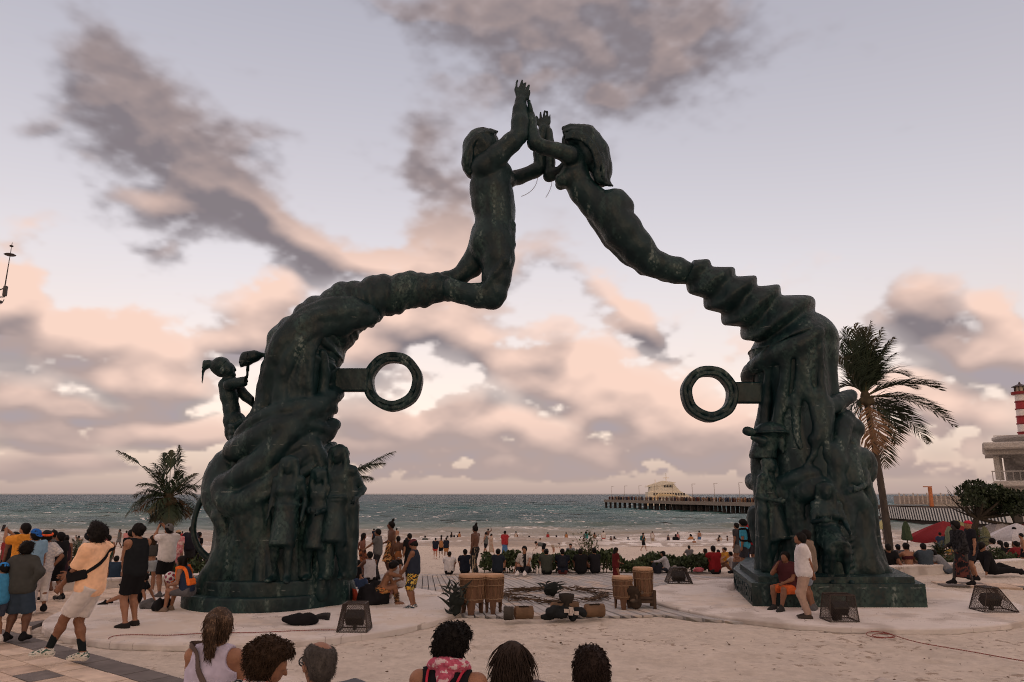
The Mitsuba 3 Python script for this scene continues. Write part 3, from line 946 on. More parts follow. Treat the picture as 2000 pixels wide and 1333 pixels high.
DISC_L, DISC_R = (-4.94, 15.85, 3.95), (6.84, 17.1, 3.85)
FAN = V(-4.0, 35.0)                                   # the boards of the deck fan out from here
TILE_O, TILE_U, TILE_W = V(-7.9, 12.85), V(.80, -.60), V(.60, .80)


def gpt(px, py, z=0.0):
    x, q = (px - 1000) / 1440, (666.5 - py) / 1440
    d = V(x, cp - q * sp, sp + q * cp)
    return (V(0, 0, CAM_H) + d * ((z - CAM_H) / d[2]))[:2]


disc_l, disc_r = Point(*DISC_L[:2]).buffer(DISC_L[2], 48), Point(*DISC_R[:2]).buffer(DISC_R[2], 48)
deck_area = Polygon([gpt(600, 1243), gpt(690, 1229), gpt(770, 1213), gpt(860, 1205), gpt(1000, 1206), gpt(1200, 1205), (2.9, 15.05), (4.2, 14.2), (5.4, 13.35), (6.6, 14.0), (6.6, 22.75), (1, 22.75), (-1.4, 22.6), (-4.9, 22.4), (-5.4, 19.6)]).difference(disc_l.buffer(.02)).difference(disc_r.buffer(.02))
tiles_area = Polygon([TILE_O + TILE_U * 6.5, TILE_O, TILE_O - TILE_U * .6 + V(-.1, .5), (-8.6, 14.2), (-9.0, 16.2), (-8.7, 18.0), (-7.6, 19.6), (-9.2, 19.75), (-11.2, 18.7), (-14, 16.8), (-14, 7), (-5, 6)]).difference(disc_l.buffer(.03))


def axis(*spans):
    out = []
    for a, b, s in spans:
        out += list(np.arange(a, b, s))
    return np.array(out + [spans[-1][1]])


gx = axis((-320, -60, 20), (-60, -14, 1.5), (-14, -7, .25), (-7, 9.5, .075), (9.5, 16, .2), (16, 60, 1.5), (60, 320, 20))
gy = axis((-90, -10, 8), (-10, 5, .5), (5, 8, .12), (8, 16, .06), (16, 25, .25), (25, 60, .7), (60, 104, 1.2))
X, Y = np.meshgrid(gx, gy, indexing='ij')
Z = beach_height(X, Y)
pp = np.stack([X, Y, X * 0], -1)
trod = meshkit.fbm(pp * V(2.3, 2.3, 1), 3, 41) - .5
pits = np.clip(.42 - meshkit.noise(pp * V(4.2, 4.2, 1), 47), 0, 1) * np.clip((meshkit.noise(pp * 0.7, 49) - .35) * 4, 0, 1)
near = np.clip((30 - Y) / 10, .25, 1)
Z = Z - .03 + near * (.055 * trod - .10 * pits) + np.where(Y > 26, .25 * (meshkit.fbm(pp * .25, 3, 44) - .5), 0)
import shapely
cover = shapely.contains_xy(unary_union([disc_l, disc_r, deck_area, tiles_area]).buffer(-.05), X, Y)
Z = np.where(cover, np.minimum(Z, 0) - .16, Z)
obj('sand', (np.stack([X, Y, Z], -1).reshape(-1, 3), grid_faces(len(gx), len(gy))[:, ::-1]), 'mat_sand', kind='structure', label='pale trodden sand of the square and the beach that falls to the sea')

SEA = -4.25
sy = np.concatenate([np.arange(92, 170, .9), np.geomspace(170, 1200, 170), np.geomspace(1260, 40000, 40)])
sx = np.linspace(-1, 1, 300)
Yw = np.broadcast_to(sy, (len(sx), len(sy)))
Xw = sx[:, None] * (60 + .95 * sy[None, :])
q = np.stack([Xw, Yw, Xw * 0], -1)
amp = np.clip((Yw - 93) / 30, .12, 1) * np.clip(500 / Yw, 0, 1)
swell = meshkit.fbm(q * V(.04, .21, 1), 3, 51) - .5
small = meshkit.fbm(q * V(.25, .5, 1), 2, 53) - .5
lines = np.maximum(0, np.sin((Yw + 5 * (meshkit.noise(q * V(.03, .03, 1), 55) - .5)) * 2 * np.pi / 9.0)) ** 3 * np.clip((150 - Yw) / 40, 0, 1) * meshkit.noise(q * V(.05, .1, 1), 56)
Zw = SEA + amp * (2.3 * swell + .7 * small) + .75 * lines * np.clip((Yw - 93) / 6, 0, 1)
obj('sea', (np.stack([Xw, Yw, Zw], -1).reshape(-1, 3), grid_faces(len(sx), len(sy))), 'water', kind='structure', label='choppy turquoise and grey sea out to the horizon')

for d, poly in (('left', disc_l), ('right', disc_r)):
    th = np.linspace(0, 2 * np.pi, 121)[:-1]
    c, r = np.array(poly.centroid.coords[0]), (DISC_L if d == 'left' else DISC_R)[2]
    w = 1 + .006 * (meshkit.fbm(np.c_[np.cos(th) * 9, np.sin(th) * 9, th * 0], 3, 60) - .5)
    rows = [(r, -.2), (r, .045), (r - .02, .066), (r - .06, .07), (r - 1.3, .072), (.01, .075)]
    v = np.vstack([np.c_[c[0] + a * w * np.cos(th), c[1] + a * w * np.sin(th), np.full(120, z)] for a, z in rows])
    obj('round_pavement', (v, grid_faces(len(rows), 120, True)), 'concrete', smooth=30, kind='structure', label='round concrete platform under the %s half of the arch' % d)

# the deck: every board an own piece
DECK = key_for('boardwalk')
tag(DECK, 'weathered wooden deck between the two round platforms, boards fanning out', kind='structure')
step = math.radians(.585)
for i in range(-18, 60):
    a0 = -math.pi / 2 + .02 + i * step
    a1 = a0 + step * .86
    ray = lambda a, r: FAN + V(math.cos(a), math.sin(a)) * r
    wedge = Polygon([ray(a0, 8), ray(a0, 26), ray(a1, 26), ray(a1, 8)]).intersection(deck_area)
    for g in getattr(wedge, 'geoms', [wedge]):
        if g.geom_type != 'Polygon' or g.area < .03:
            continue
        g = g.simplify(.01)
        lift = .03 * RNG.random() * .35
        v, f = prism(g, -.06, .014 + lift)
        rel = v[:, :2] - FAN
        uv = np.c_[(np.arctan2(rel[:, 1], rel[:, 0]) - a0) / step * .19 + i * 1.37, np.hypot(rel[:, 0], rel[:, 1])]
        k = key_for('board', DECK)
        scene[k] = mikit.ply((v, f), 'plank', smooth=False, uv=uv)
base = deck_area.buffer(-.03)
base = max(getattr(base, 'geoms', [base]), key=lambda g: g.area)
obj('joist_bed', prism(base, -.13, -.075), 'matte', DECK, smooth=False, color=(.25, .235, .225))

# paving slabs: beige with dark bands and single dark slabs
PAVE = key_for('pavement')
tag(PAVE, 'beige and dark grey paving slabs at the left edge of the square', kind='structure')
tones = [(.46, .37, .30), (.42, .33, .265), (.50, .41, .34), (.44, .35, .29)]
n_tile = 0
cells = []
for j in range(-14, 12):
    for i in range(-16, 16):
        o = TILE_O + TILE_U * (i * .55 + (.27 if j % 2 else 0)) - TILE_W * (.42 * (j + 1))
        q = Polygon([o + TILE_U * .008 + TILE_W * .008, o + TILE_U * .542 + TILE_W * .008, o + TILE_U * .542 + TILE_W * .412, o + TILE_U * .008 + TILE_W * .412]).intersection(tiles_area)
        if q.geom_type == 'Polygon' and q.area > .02:
            cells.append((math.hypot(*q.centroid.coords[0]), j, i, q))
cells.sort(key=lambda c: c[0])
rest = []
for d, j, i, q in cells:
    x, y = q.centroid.coords[0]
    if y < 8.0 or x < -13:
        continue
    dark = j in (0, 4) or (j in (2, -2, 7) and i % 4 == 1)
    m = prism(q, -.10, .004 + .006 * RNG.random())
    col = V(.125, .115, .115) * RNG.uniform(.85, 1.2) if dark else V(*tones[int(RNG.integers(4))]) * RNG.uniform(.9, 1.1)
    if n_tile < 290:
        obj('slab', m, 'matte', PAVE, smooth=False, color=col)
    else:
        rest.append((m, col))
    n_tile += 1
if rest:
    obj('slab_field', join(*[m for m, c in rest]), 'matte', PAVE, smooth=False, color=np.vstack([np.broadcast_to(c, (len(m[0]), 3)) for m, c in rest]), kind='stuff')
g = tiles_area.buffer(-.02)
obj('bedding', prism(g, -.14, -.012), 'matte', PAVE, smooth=False, color=(.40, .33, .28))
PATH = key_for('path')
tag(PATH, 'row of beige and grey slabs beside the right platform', kind='structure')
for i in range(9):
    for j in range(2):
        a = gpt(1818, 1136) + i * V(.56, -.18) + j * V(-.1, -.50)
        q = Polygon([a, a + V(.54, -.175), a + V(.44, -.66), a + V(-.095, -.48)]).difference(disc_r.buffer(.02))
        if q.geom_type == 'Polygon' and q.area > .03:
            obj('slab', prism(q, -.10, .012), 'matte', PATH, smooth=False, color=V(.15, .135, .13) if (i + j) % 3 == 1 else V(*tones[(i * 2 + j) % 4]))


def low_wall(name, pts, w, z1, label, z0=-.3):
    line = LineString(pts)
    poly = line.buffer(w / 2, cap_style=2, join_style=1)
    inner = line.buffer(w / 2 - .015, cap_style=2, join_style=1)
    k = thing(name, label, 'low wall')
    obj('masonry', prism(poly, z0, z1 - .05), 'concrete', k, smooth=False)
    n = max(2, int(line.length / .9))
    for i in range(n):
        seg = shapely.ops.substring(line, i * line.length / n + .006, (i + 1) * line.length / n - .006)
        obj('coping', prism(seg.buffer(w / 2 + .02, cap_style=2), z1 - .052, z1), 'concrete', k, smooth=False)
    return k


import shapely.ops
low_wall('low_wall', [(-16, 16.6), (-12.6, 18.2), (-11.0, 19.0), (-9.25, 20.0), (-7.4, 21.1), (-5.3, 22.3)], .42, .22, 'low concrete seat wall behind the crowd at the left')
low_wall('low_wall', [(9.6, 22.2), (11.3, 22.6), (13.8, 23.6), (16.5, 24.9), (21, 27.2)], .45, .24, 'low concrete seat wall at the right, people leaning on it')
low_wall('kerb', [gpt(505, 1316, .1), gpt(640, 1345, .1), gpt(800, 1385, .1)], .3, .10, 'pale kerb in the foreground behind the curly haired person')


# ------------------------------------------------------------------ the bronze arch: two figures that lean out of draped columns and touch hands
def spot(px, py, Y):
    """The point that the photograph shows at this place, Y metres in front of the viewer."""
    x, z = (px - 1000) / 1440, (666.5 - py) / 1440
    d = V(x, cp - z * sp, sp + z * cp)
    return V(0, 0, CAM_H) + d * (Y / d[1])


def ground(px, py, z=0.0):
    x, q = (px - 1000) / 1440, (666.5 - py) / 1440
    d = V(x, cp - q * sp, sp + q * cp)
    return V(0, 0, CAM_H) + d * ((z - CAM_H) / d[2])


def plane_y(px):
    return 16.5 + .00106 * (px - 560)


def S(px, py, dy=0.0):
    return spot(px, py, plane_y(px) + dy)


def m_per_px(px, py):
    return (plane_y(px)) / 1440 / (cp - sp * (666.5 - py) / 1440)


def drape(pts, n, sides, fold, soft=(1.2, .8), up=(0, 1, 0.01)):
    """A draped shaft through pts = (px, py, half width px, depth ratio); fold(t, theta, r) moves the cloth out."""
    P = np.array([list(S(p[0], p[1])) + [p[2] * m_per_px(p[0], p[1]), p[3]] for p in pts])
    c = spline(P, n)
    path, ra, rb = c[:, :3], c[:, 3], c[:, 3] * c[:, 4]
    p, t, a, b = frames(path, V(*up))
    th = np.arange(sides) * 2 * np.pi / sides
    tt = np.linspace(0, 1, n)[:, None]
    d = gaussian_filter(fold(tt, th[None, :], ra[:, None], p), soft, mode=('nearest', 'wrap'))
    v = p[:, None] + (ra[:, None] * 1.0 + d)[..., None] * np.cos(th)[None, :, None] * a[:, None] + (rb[:, None] + d)[..., None] * np.sin(th)[None, :, None] * b[:, None]
    v = v.reshape(-1, 3)
    f = grid_faces(n, sides, True)
    k = len(v)
    i = np.arange(sides)
    j = (i + 1) % sides
    f = np.vstack([f, np.stack([j, i, np.full(sides, k)], 1), np.stack([i + (n - 1) * sides, j + (n - 1) * sides, np.full(sides, k + 1)], 1)])
    return (np.vstack([v, p[0], p[-1]]), f), (p, a, b, ra, rb)


def ridge(x, sharp=2.0):
    """0..1, a fold with a round crest and narrow valleys, of period 1."""
    x = x - np.floor(x)
    return 1 - np.abs(2 * x - 1) ** sharp


def wander(t, th, s, k=3.0):
    q = np.stack(np.broadcast_arrays(t * k, np.cos(th) * .8 + 0 * t, np.sin(th) * .8 + 0 * t), -1)
    return meshkit.fbm(q, 3, s) - .5


def shell(m):
    """A column's skin, ready to be asked how far forward it reaches at a given place across and up."""
    from scipy.spatial import cKDTree
    rel = m[0] - V(0, 0, CAM_H)
    return cKDTree(np.c_[rel[:, 0] / rel[:, 1], rel[:, 2] / rel[:, 1]]), m[0]


# --- the left column, with the man
LEFT = thing('bronze_statue', 'left half of the dark bronze arch, a kneeling man rising from its draped column', 'statue', 'halves of the bronze arch')
LP = [(545, 1190, 141, 0.78), (545, 1120, 137, 0.8), (547, 1050, 125, 0.84), (549, 985, 124, 0.86), (553, 930, 106, 0.88), (556, 870, 88, 0.92), (568, 825, 76, 0.95), (577, 780, 67, 0.98), (584, 728, 68, 1.0), (600, 678, 70, 1.0), (632, 640, 60, 0.95), (668, 612, 55, 0.95), (708, 592, 47, 0.95), (760, 575, 40, 0.95), (820, 566, 35, 0.95), (872, 564, 27, 0.95), (892, 565, 21, 0.95)]


def left_fold(t, th, r, p):
    z = p[:, 2][:, None]
    col = np.clip((.62 - t) / .12, 0, 1)                            # the upright part; above it the cloth winds round the arm
    w1, w2 = wander(t, th, 3), wander(t, th, 8, 6)
    up = ridge(th * 9 / (2 * np.pi) + 1.6 * t + 1.5 * w1, 2.4)
    up2 = ridge(th * 5 / (2 * np.pi) - 4.5 * t + 2.0 * w1 + .3, 3)
    wind = ridge(th / (2 * np.pi) + t * 13.5 + .35 * w1, 1.6) ** 1.3
    wind2 = ridge(th * 2 / (2 * np.pi) + t * 33 + 1.2 * w2, 3)
    wind3 = ridge(th * 3 / (2 * np.pi) + t * 47 + 2.2 * w1, 4)
    return col * (.10 * (up - .6) + .13 * (up2 - .6) + .16 * w1) + (1 - col) * (.16 * r * (wind - .45) + .13 * r * (wind2 - .5) + .06 * r * (wind3 - .6) - .03) + .05 * w2


m, _ = drape(LP, 420, 150, left_fold, (1.7, .8))
LFRAME = shell(m)
obj('column', m, 'bronze', LEFT, smooth=True)


def front(fr, px, py, lift=0.0):
    """A point on the near face of a column."""
    tree, v = fr
    q = S(px, py) - V(0, 0, CAM_H)
    i = tree.query_ball_point((q[0] / q[1], q[2] / q[1]), .006)
    if not i:
        i = [int(tree.query((q[0] / q[1], q[2] / q[1]))[1])]
    return spot(px, py, v[i, 1].min() - lift)


def rope(F, fr, pts, lift=0.0, k=.06, flat=None):
    q = np.array([list(front(fr, x, y, lift - .30 * r * m_per_px(x, y))) + [r * m_per_px(x, y)] for x, y, r in pts])
    s = spline(q, max(8, len(pts) * 5))
    F.chain(s[:, :3], s[:, 3], k)


F = Field(V(-7.3, 13.6, .3), V(-2.9, 18.3, 8.2), .040)
for pts in ([(727, 618, 15), (700, 622, 20), (650, 632, 22), (602, 655, 22), (566, 700, 19), (548, 770, 15), (540, 830, 10)],
            [(700, 596, 14), (640, 604, 20), (585, 632, 20), (548, 672, 18), (528, 740, 14), (516, 800, 10)],
            [(720, 606, 14), (668, 612, 20), (612, 626, 20), (570, 660, 18), (540, 712, 14)],
            [(660, 770, 13), (610, 800, 20), (560, 850, 24), (520, 900, 26), (470, 935, 24), (436, 950, 18)],
            [(655, 830, 10), (610, 870, 16), (570, 910, 18), (520, 950, 18), (470, 975, 14)],
            [(470, 850, 12), (520, 815, 16), (570, 800, 18), (618, 790, 14), (650, 800, 10)],
            [(455, 880, 20), (500, 860, 24), (548, 835, 22), (600, 830, 16), (640, 850, 12)],
            [(600, 860, 14), (625, 900, 14), (630, 960, 10)],
            [(590, 700, 9), (584, 760, 10), (590, 830, 9)], [(630, 690, 9), (632, 750, 10), (622, 810, 8)],
            [(520, 720, 8), (510, 780, 10), (500, 840, 9)], [(560, 740, 7), (552, 800, 8), (546, 850, 7)],
            [(430, 1010, 16), (436, 1070, 14), (420, 1120, 22), (400, 1165, 24)], [(470, 1000, 12), (480, 1080, 14), (470, 1165, 18)],
            [(505, 980, 10), (512, 1060, 12), (505, 1165, 14)], [(630, 1000, 9), (632, 1080, 12), (628, 1160, 14)]):
    rope(F, LFRAME, pts, -.03)
for u in (.02, .2, .38, .6, .8, 1):
    rope(F, LFRAME, [(715 - 150 * u, 600 + 35 * u, 6), (650 - 105 * u, 625 + 50 * u, 9), (610 - 80 * u, 690 + 30 * u, 10), (606 - 88 * u, 770, 8), (604 - 98 * u, 850, 5)], -.02, .03)
for u in (.05, .3, .52, .78, 1):
    rope(F, LFRAME, [(652, 795 + 95 * u, 6), (610, 826 + 88 * u, 9), (560, 862 + 82 * u, 11), (500, 902 + 76 * u, 11), (445, 942 + 62 * u, 9)], -.02, .03)
for u in (0, .18, .4, .58, .8, 1):
    rope(F, LFRAME, [(462 + 60 * u, 985, 6), (452 + 75 * u, 1050, 9), (430 + 100 * u, 1110, 11), (398 + 140 * u, 1166, 12)], -.02, .03)
# the crouching body at the back left: hip, bent knee and forearm crossing the cloth
for x, y, r in ((698, 622, 18), (672, 648, 23), (652, 690, 20), (644, 735, 16)):
    F.ell(S(x, y, 0), V(r, r * 2.2, r * 1.5) * m_per_px(x, y), k=.15)
rope(F, LFRAME, [(448, 905, 30), (432, 955, 34), (436, 1005, 20)], -.25)
rope(F, LFRAME, [(505, 960, 20), (465, 985, 22), (440, 950, 24)], -.05)
F.rough(.03, 2.6, 5, (1, 1, .5), 3)
F.rough(.018, 9, 6, (1, 1, .6), 2)
obj('drapery', F.mesh(2), 'bronze', LEFT)


def limb(F, pts, dy=0.0, k=.07, fat=1.09):
    """A traced limb: (px, py, depth offset, half width px)."""
    q = [S(p[0], p[1], p[2] + dy) for p in pts]
    r = [p[3] * fat * m_per_px(p[0], p[1]) for p in pts]
    F.chain(q, r, k)


def big_hand(F, wrist, tips, wr, tipr, thumb=None, k=.025):
    """A raised hand: a palm from the wrist to the knuckles and separate fingers to the given tips."""
    w = S(*wrist[:3])
    ks = []
    n = len(tips)
    for i, t in enumerate(tips):
        tip, base = S(*t[:3]), S(*t[3:6])
        F.cap(w, base, wr * .62, tipr * 1.25, k)
        mid = base * .5 + tip * .5
        F.cap(base, mid, tipr * 1.15, tipr * 1.1, .02)
        F.cap(mid, tip, tipr * 1.1, tipr * .85, .0)
    if thumb:
        F.cap(w, S(*thumb[:3]), wr * .5, tipr * 1.2, k)
        F.cap(S(*thumb[:3]), S(*thumb[3:6]), tipr * 1.2, tipr, .02)


F = Field(V(-1.85, 15.2, 6.0), V(1.35, 18.6, 13.1), .029)
# torso, back to the viewer, leaning with a hollow back
limb(F, [(962, 340, -.05, 30), (960, 372, 0, 35), (966, 405, .02, 33), (968, 430, .02, 31), (962, 462, .02, 37), (958, 490, 0, 36)], k=.12)
limb(F, [(945, 326, -.30, 22), (975, 340, .1, 22), (990, 352, .32, 17)], k=.12)              # shoulders
limb(F, [(938, 360, -.12, 18), (946, 400, -.05, 20), (956, 430, .0, 22)], k=.12)
limb(F, [(982, 380, .1, 20), (985, 415, .1, 18), (982, 450, .05, 18)], k=.1)
limb(F, [(945, 472, -.18, 24), (955, 480, -.1, 26)], k=.1)                                       # buttocks
limb(F, [(938, 470, .18, 19), (934, 486, .18, 14)], k=.06)
# near leg, kneeling
limb(F, [(968, 470, -.15, 32), (972, 505, -.18, 30), (970, 545, -.2, 25), (966, 575, -.22, 21), (962, 586, -.22, 18)], k=.08)
limb(F, [(962, 582, -.2, 20), (935, 578, -.2, 22), (905, 573, -.15, 19), (878, 566, -.1, 20)], k=.06)
# far leg, stretched back
limb(F, [(940, 485, .2, 24), (920, 520, .22, 21), (898, 540, .2, 16), (872, 548, .12, 16), (850, 552, .05, 14)], k=.07)
# a twist of cloth down the thigh
limb(F, [(1000, 440, -.1, 7), (998, 478, -.25, 8), (986, 510, -.48, 9), (966, 535, -.5, 7), (950, 560, -.42, 7), (945, 590, -.3, 8)], k=.05)
limb(F, [(996, 470, -.2, 6), (984, 505, -.42, 6), (972, 545, -.45, 6), (956, 572, -.4, 6)], k=.05)
# near arm up, far arm forward
limb(F, [(944, 328, -.30, 23), (970, 305, -.42, 20), (1000, 278, -.5, 17), (1014, 264, -.5, 15)], k=.06)
limb(F, [(1014, 264, -.5, 16), (1016, 240, -.48, 16), (1016, 215, -.45, 13), (1017, 198, -.43, 10.5)], k=.05)
limb(F, [(988, 352, .32, 14), (1015, 346, .5, 13.5), (1045, 334, .62, 13), (1056, 328, .62, 12)], k=.05)
limb(F, [(1056, 328, .62, 12), (1053, 300, .62, 11), (1056, 270, .6, 10), (1061, 252, .58, 9)], k=.05)
big_hand(F, (1017, 200, -.43), [(1010, 157, -.40, 1008, 176, -.42), (1020, 157, -.42, 1015, 174, -.43), (1026, 163, -.44, 1021, 177, -.44), (1033, 167, -.45, 1027, 182, -.45)], .125, .040, (1030, 192, -.55, 1034, 178, -.62))
big_hand(F, (1061, 252, .58), [(1048, 228, .58, 1050, 242, .58), (1056, 220, .58, 1056, 238, .58), (1063.5, 217, .57, 1062, 236, .57), (1069, 218.5, .56, 1067, 237, .57), (1074.5, 224, .55, 1072, 240, .56)], .11, .037)
# neck and head, turned away
limb(F, [(955, 330, -.05, 16), (945, 305, .0, 16)], k=.06)
F.ell(S(942, 290, 0), V(.34, .40, .46))
F.rough(.02, 6, 4, (1, 1, .6), 3)
obj('figure', F.mesh(3), 'bronze', LEFT)


def locks(F, strands, k=.03):
    for s in strands:
        q = np.array([list(S(x, y, d)) + [r * m_per_px(x, y)] for x, y, d, r in s])
        c = spline(q, 12)
        F.chain(c[:, :3], c[:, 3], k)


F = Field(S(890, 360, -.8), S(985, 235, .8), .022)
F.ell(S(941, 291, 0), V(.47, .47, .53), k=.05)
F.ell(S(926, 316, .03), V(.30, .40, .44), k=.1)
rs = np.random.default_rng(4)
for i in range(90):
    d0 = -.44 + .88 * (i % 15) / 14
    g = math.sqrt(1 - (d0 / .5) ** 2)
    u = rs.random()
    locks(F, [[(972 - 24 * u - 8 * (1 - g), 256 + 30 * u, d0 * .8, 3), (940 - 20 * u, 256 + 34 * u, d0, 3.2), (912 + 10 * u, 284 + 20 * u, d0 * .98, 3.4), (905 + 14 * u, 318 + 12 * u, d0 * .8, 3), (913 + 10 * u, 342 - 8 * u, d0 * .55, 1.6)]], .015)
F.rough(.03, 10, 3, (1, 1, .4), 2)
obj('hair', F.mesh(1), 'bronze', LEFT)


def flat_ring(cx, cy, ro, ri, depth, dy):
    """A broad ring with rounded edges and a raised rim, upright in the plane of the arch."""
    c = S(cx, cy, dy)
    k = m_per_px(cx, cy)
    ro, ri, e = ro * k, ri * k, .035
    h = depth / 2
    mid = (ro + ri) / 2
    prof = [(ri, -h + e), (ri, h - e), (ri + e, h), (ri + .09, h), (ri + .11, h - .012), (mid, h - .018), (ro - .11, h - .012), (ro - .09, h), (ro - e, h), (ro, h - e), (ro, -h + e), (ro - e, -h), (ro - .09, -h), (ro - .11, -h + .012), (mid, -h + .018), (ri + .11, -h + .012), (ri + .09, -h), (ri + e, -h), (ri, -h + e)]
    v, f = lathe(prof, 96)
    a = np.arctan2(v[:, 1], v[:, 0])
    w = 1 + .010 * np.sin(a * 7) + .008 * (meshkit.noise(np.c_[np.cos(a) * 4, np.sin(a) * 4, a * 0]) - .5)
    v = np.c_[v[:, 0] * w, v[:, 2], v[:, 1] * w]
    v[:, 1] += .03 * np.sin(np.arctan2(v[:, 2], v[:, 0]) * 9) * (np.abs(np.hypot(v[:, 0], v[:, 2]) - mid) < .02)
    return v + c, f


obj('ring', flat_ring(768, 746, 57.5, 38.5, .34, 0), 'bronze', LEFT, smooth=30)
a, b = S(655, 741), S(716, 745)
obj('ring_arm', block((a + b) / 2, (b[0] - a[0] + .1, .24, 45 * m_per_px(690, 742)), .03), 'bronze', LEFT, smooth=False)


def plinth_ring(cx, cy, rx, ry, z0, z1, seed, sides=90):
    th = np.arange(sides) * 2 * np.pi / sides
    w = 1 + .03 * (meshkit.fbm(np.c_[np.cos(th) * 2, np.sin(th) * 2, th * 0 + seed], 3) - .5)
    ring = np.c_[cx + rx * w * np.cos(th), cy + ry * w * np.sin(th)]
    rows = []
    for s, z in ((1.0, z0), (1.0, z1 - .05), (.985, z1 - .01), (.95, z1 + .0), (.3, z1 + .02)):
        q = np.c_[cx + (ring[:, 0] - cx) * s, cy + (ring[:, 1] - cy) * s]
        rows.append(np.c_[q, np.full(sides, z) + (.02 * (meshkit.fbm(np.c_[q * 2, th * 0], 2, seed) - .5) if s < 1 else 0)])
    v = np.vstack(rows)
    return v, grid_faces(5, sides, True)


obj('plinth', plinth_ring(-5.25, 16.45, 1.66, 1.62, .05, .34, 1), 'bronze', LEFT, smooth=35)
obj('plinth', plinth_ring(-5.15, 16.5, 1.56, 1.45, .3, .62, 2), 'bronze', LEFT, smooth=35)


def relief(h, name, parent, vox=.037, skirt=True, cloak=False, club=False, hair=True, label=None):
    """A standing bronze figure in high relief, half sunk in a column."""
    lo, hi = h.bounds(.14)
    F = Field(lo, hi, vox)
    h.torso(F, g=.02)
    h.limbs(F)
    h.head_fields(F)
    H = h.H
    if skirt:
        kn = (h.legs[0][1] + h.legs[1][1]) / 2
        trimmed(F, h.pel + h.up * .05 * H, kn - V(0, 0, .02), .095 * H, .108 * H, .02 * H)
        for s in (.02, .045):
            trimmed(F, h.pel + h.up * (.045 + s) * H, h.pel + h.up * (.03 + s) * H, .105 * H, .105 * H, .01 * H, start=True)
    if hair:
        for s in (-1, 1):
            F.chain([h.head + h.hr * .05 * s * H + h.hu * .04 * H, h.head + h.hr * .065 * s * H - h.hu * .05 * H, h.chest + h.r1 * .06 * s * H + h.f1 * .05 * H], [.03 * H, .028 * H, .018 * H], .02)
        F.ell(h.head + h.hu * .03 * H - h.hf * .02 * H, V(.06, .07, .06) * H, k=.03)
    if cloak:
        for s in (-1, 1):
            F.chain([h.chest + h.r1 * .11 * s * H, h.pel + h.r0 * .13 * s * H, h.legs[0 if s > 0 else 1][2] + h.r0 * .06 * s * H], [.035 * H, .05 * H, .055 * H], .05)
    if club:
        F.cap(S(662, 935, -.75), S(676, 886, -.75), .06, .085, .01)
    F.rough(.02, 7, 3, (1, 1, .5), 3)
    return obj(name, F.mesh(2), 'bronze', parent, label=label)


fig = front(LFRAME, 553, 1160, 0)
relief(Human(V(fig[0], 15.24, .62), math.pi, H=2.42, woman=True, rh=(.14, .06, .50), lh=(-.14, .05, .52), rf=(.07, .02, .045), lf=(-.06, .10, .045), rt=(.3, 1, 0), lt=(-.3, 1, 0)), 'relief_figure', LEFT, label='standing bronze woman in a wrapped skirt in relief')
relief(Human(V(front(LFRAME, 652, 1150)[0] + .02, 15.6, .62), math.pi - .12, H=2.66, rh=(.15, .10, .50), lh=(-.17, .06, .60), fat=1.1), 'relief_figure', LEFT, skirt=True, cloak=True, club=True, hair=True, label='standing bronze warrior with a club behind his shoulder')
relief(Human(V(front(LFRAME, 612, 1150)[0], 15.5, .62), math.pi, H=2.2, rh=(.05, .14, .62), lh=(-.05, .14, .60)), 'relief_figure', LEFT, cloak=True)
# a thin band that curls out behind the column on the left
q = np.array([list(S(x, y, .35)) + [r * m_per_px(x, y)] for x, y, r in ((408, 962, 8), (392, 980, 6.5), (382, 1005, 5.5), (378, 1035, 5.5), (384, 1062, 6), (400, 1084, 6.5), (425, 1096, 8))])
s = spline(q, 40)
obj('curled_band', sweep(s[:, :3], s[:, 3], 14), 'bronze', LEFT)

# the girl with a shell who climbs the back of the column
F = Field(S(365, 905, -.6), S(515, 670, .9), .02)
limb(F, [(442, 752, .1, 17), (448, 775, .1, 18), (452, 800, .1, 17), (455, 822, .1, 19), (458, 845, .12, 20), (466, 868, .15, 16)], k=.05, fat=.90)
limb(F, [(448, 752, -.15, 13), (456, 750, .1, 13), (462, 752, .3, 11)], k=.05, fat=.90)
limb(F, [(450, 750, -.2, 11), (472, 747, -.22, 10.5), (492, 742, -.2, 10)], k=.03, fat=.92)
limb(F, [(492, 742, -.2, 10), (491, 722, -.18, 8.5), (491, 706, -.16, 7.5)], k=.03)
limb(F, [(462, 754, .3, 9.5), (480, 775, .32, 9), (500, 790, .3, 8)], k=.03)
for i, x in enumerate((484, 488, 492, 497)):
    limb(F, [(491, 706, -.18, 5), (x, 699, -.24, 3), (x + 1, 691, -.26, 2.3)], k=.01)
limb(F, [(448, 748, .08, 9), (446, 733, .08, 9)], k=.03)
F.ell(S(434, 719, .08), V(.205, .22, .215), k=.03)
F.ell(S(446, 724, .08), V(.145, .17, .19), k=.03)
limb(F, [(455, 717, .08, 3), (459.5, 723, .08, 2.6)], k=.02)
F.ell(S(453, 733, .08), V(.09, .1, .07), k=.02)
F.ell(S(434, 724, -.16), V(.06, .04, .09), k=.01)
F.rough(.012, 9, 4, (1, 1, .6), 2)
obj('climbing_child', F.mesh(2), 'bronze', LEFT, label='bronze child climbing the back of the column')
F = Field(S(375, 765, -.5), S(470, 690, .6), .018)
F.ell(S(431, 716, .08), V(.225, .24, .215), k=.03)
locks(F, [[(414, 713, .08, 6), (402, 712, .08, 8), (392, 718, .08, 9), (389, 730, .08, 7.5), (391, 742, .08, 5), (391, 753, .08, 1.5)]], .04)
F.ell(S(452, 727, .08), V(.14, .5, .28), k=0, op='cut')
F.rough(.018, 11, 7, (1, 1, .5), 2)
obj('child_hair', F.mesh(1), 'bronze', LEFT)
F = Field(S(430, 905, -.6), S(515, 815, .9), .022)
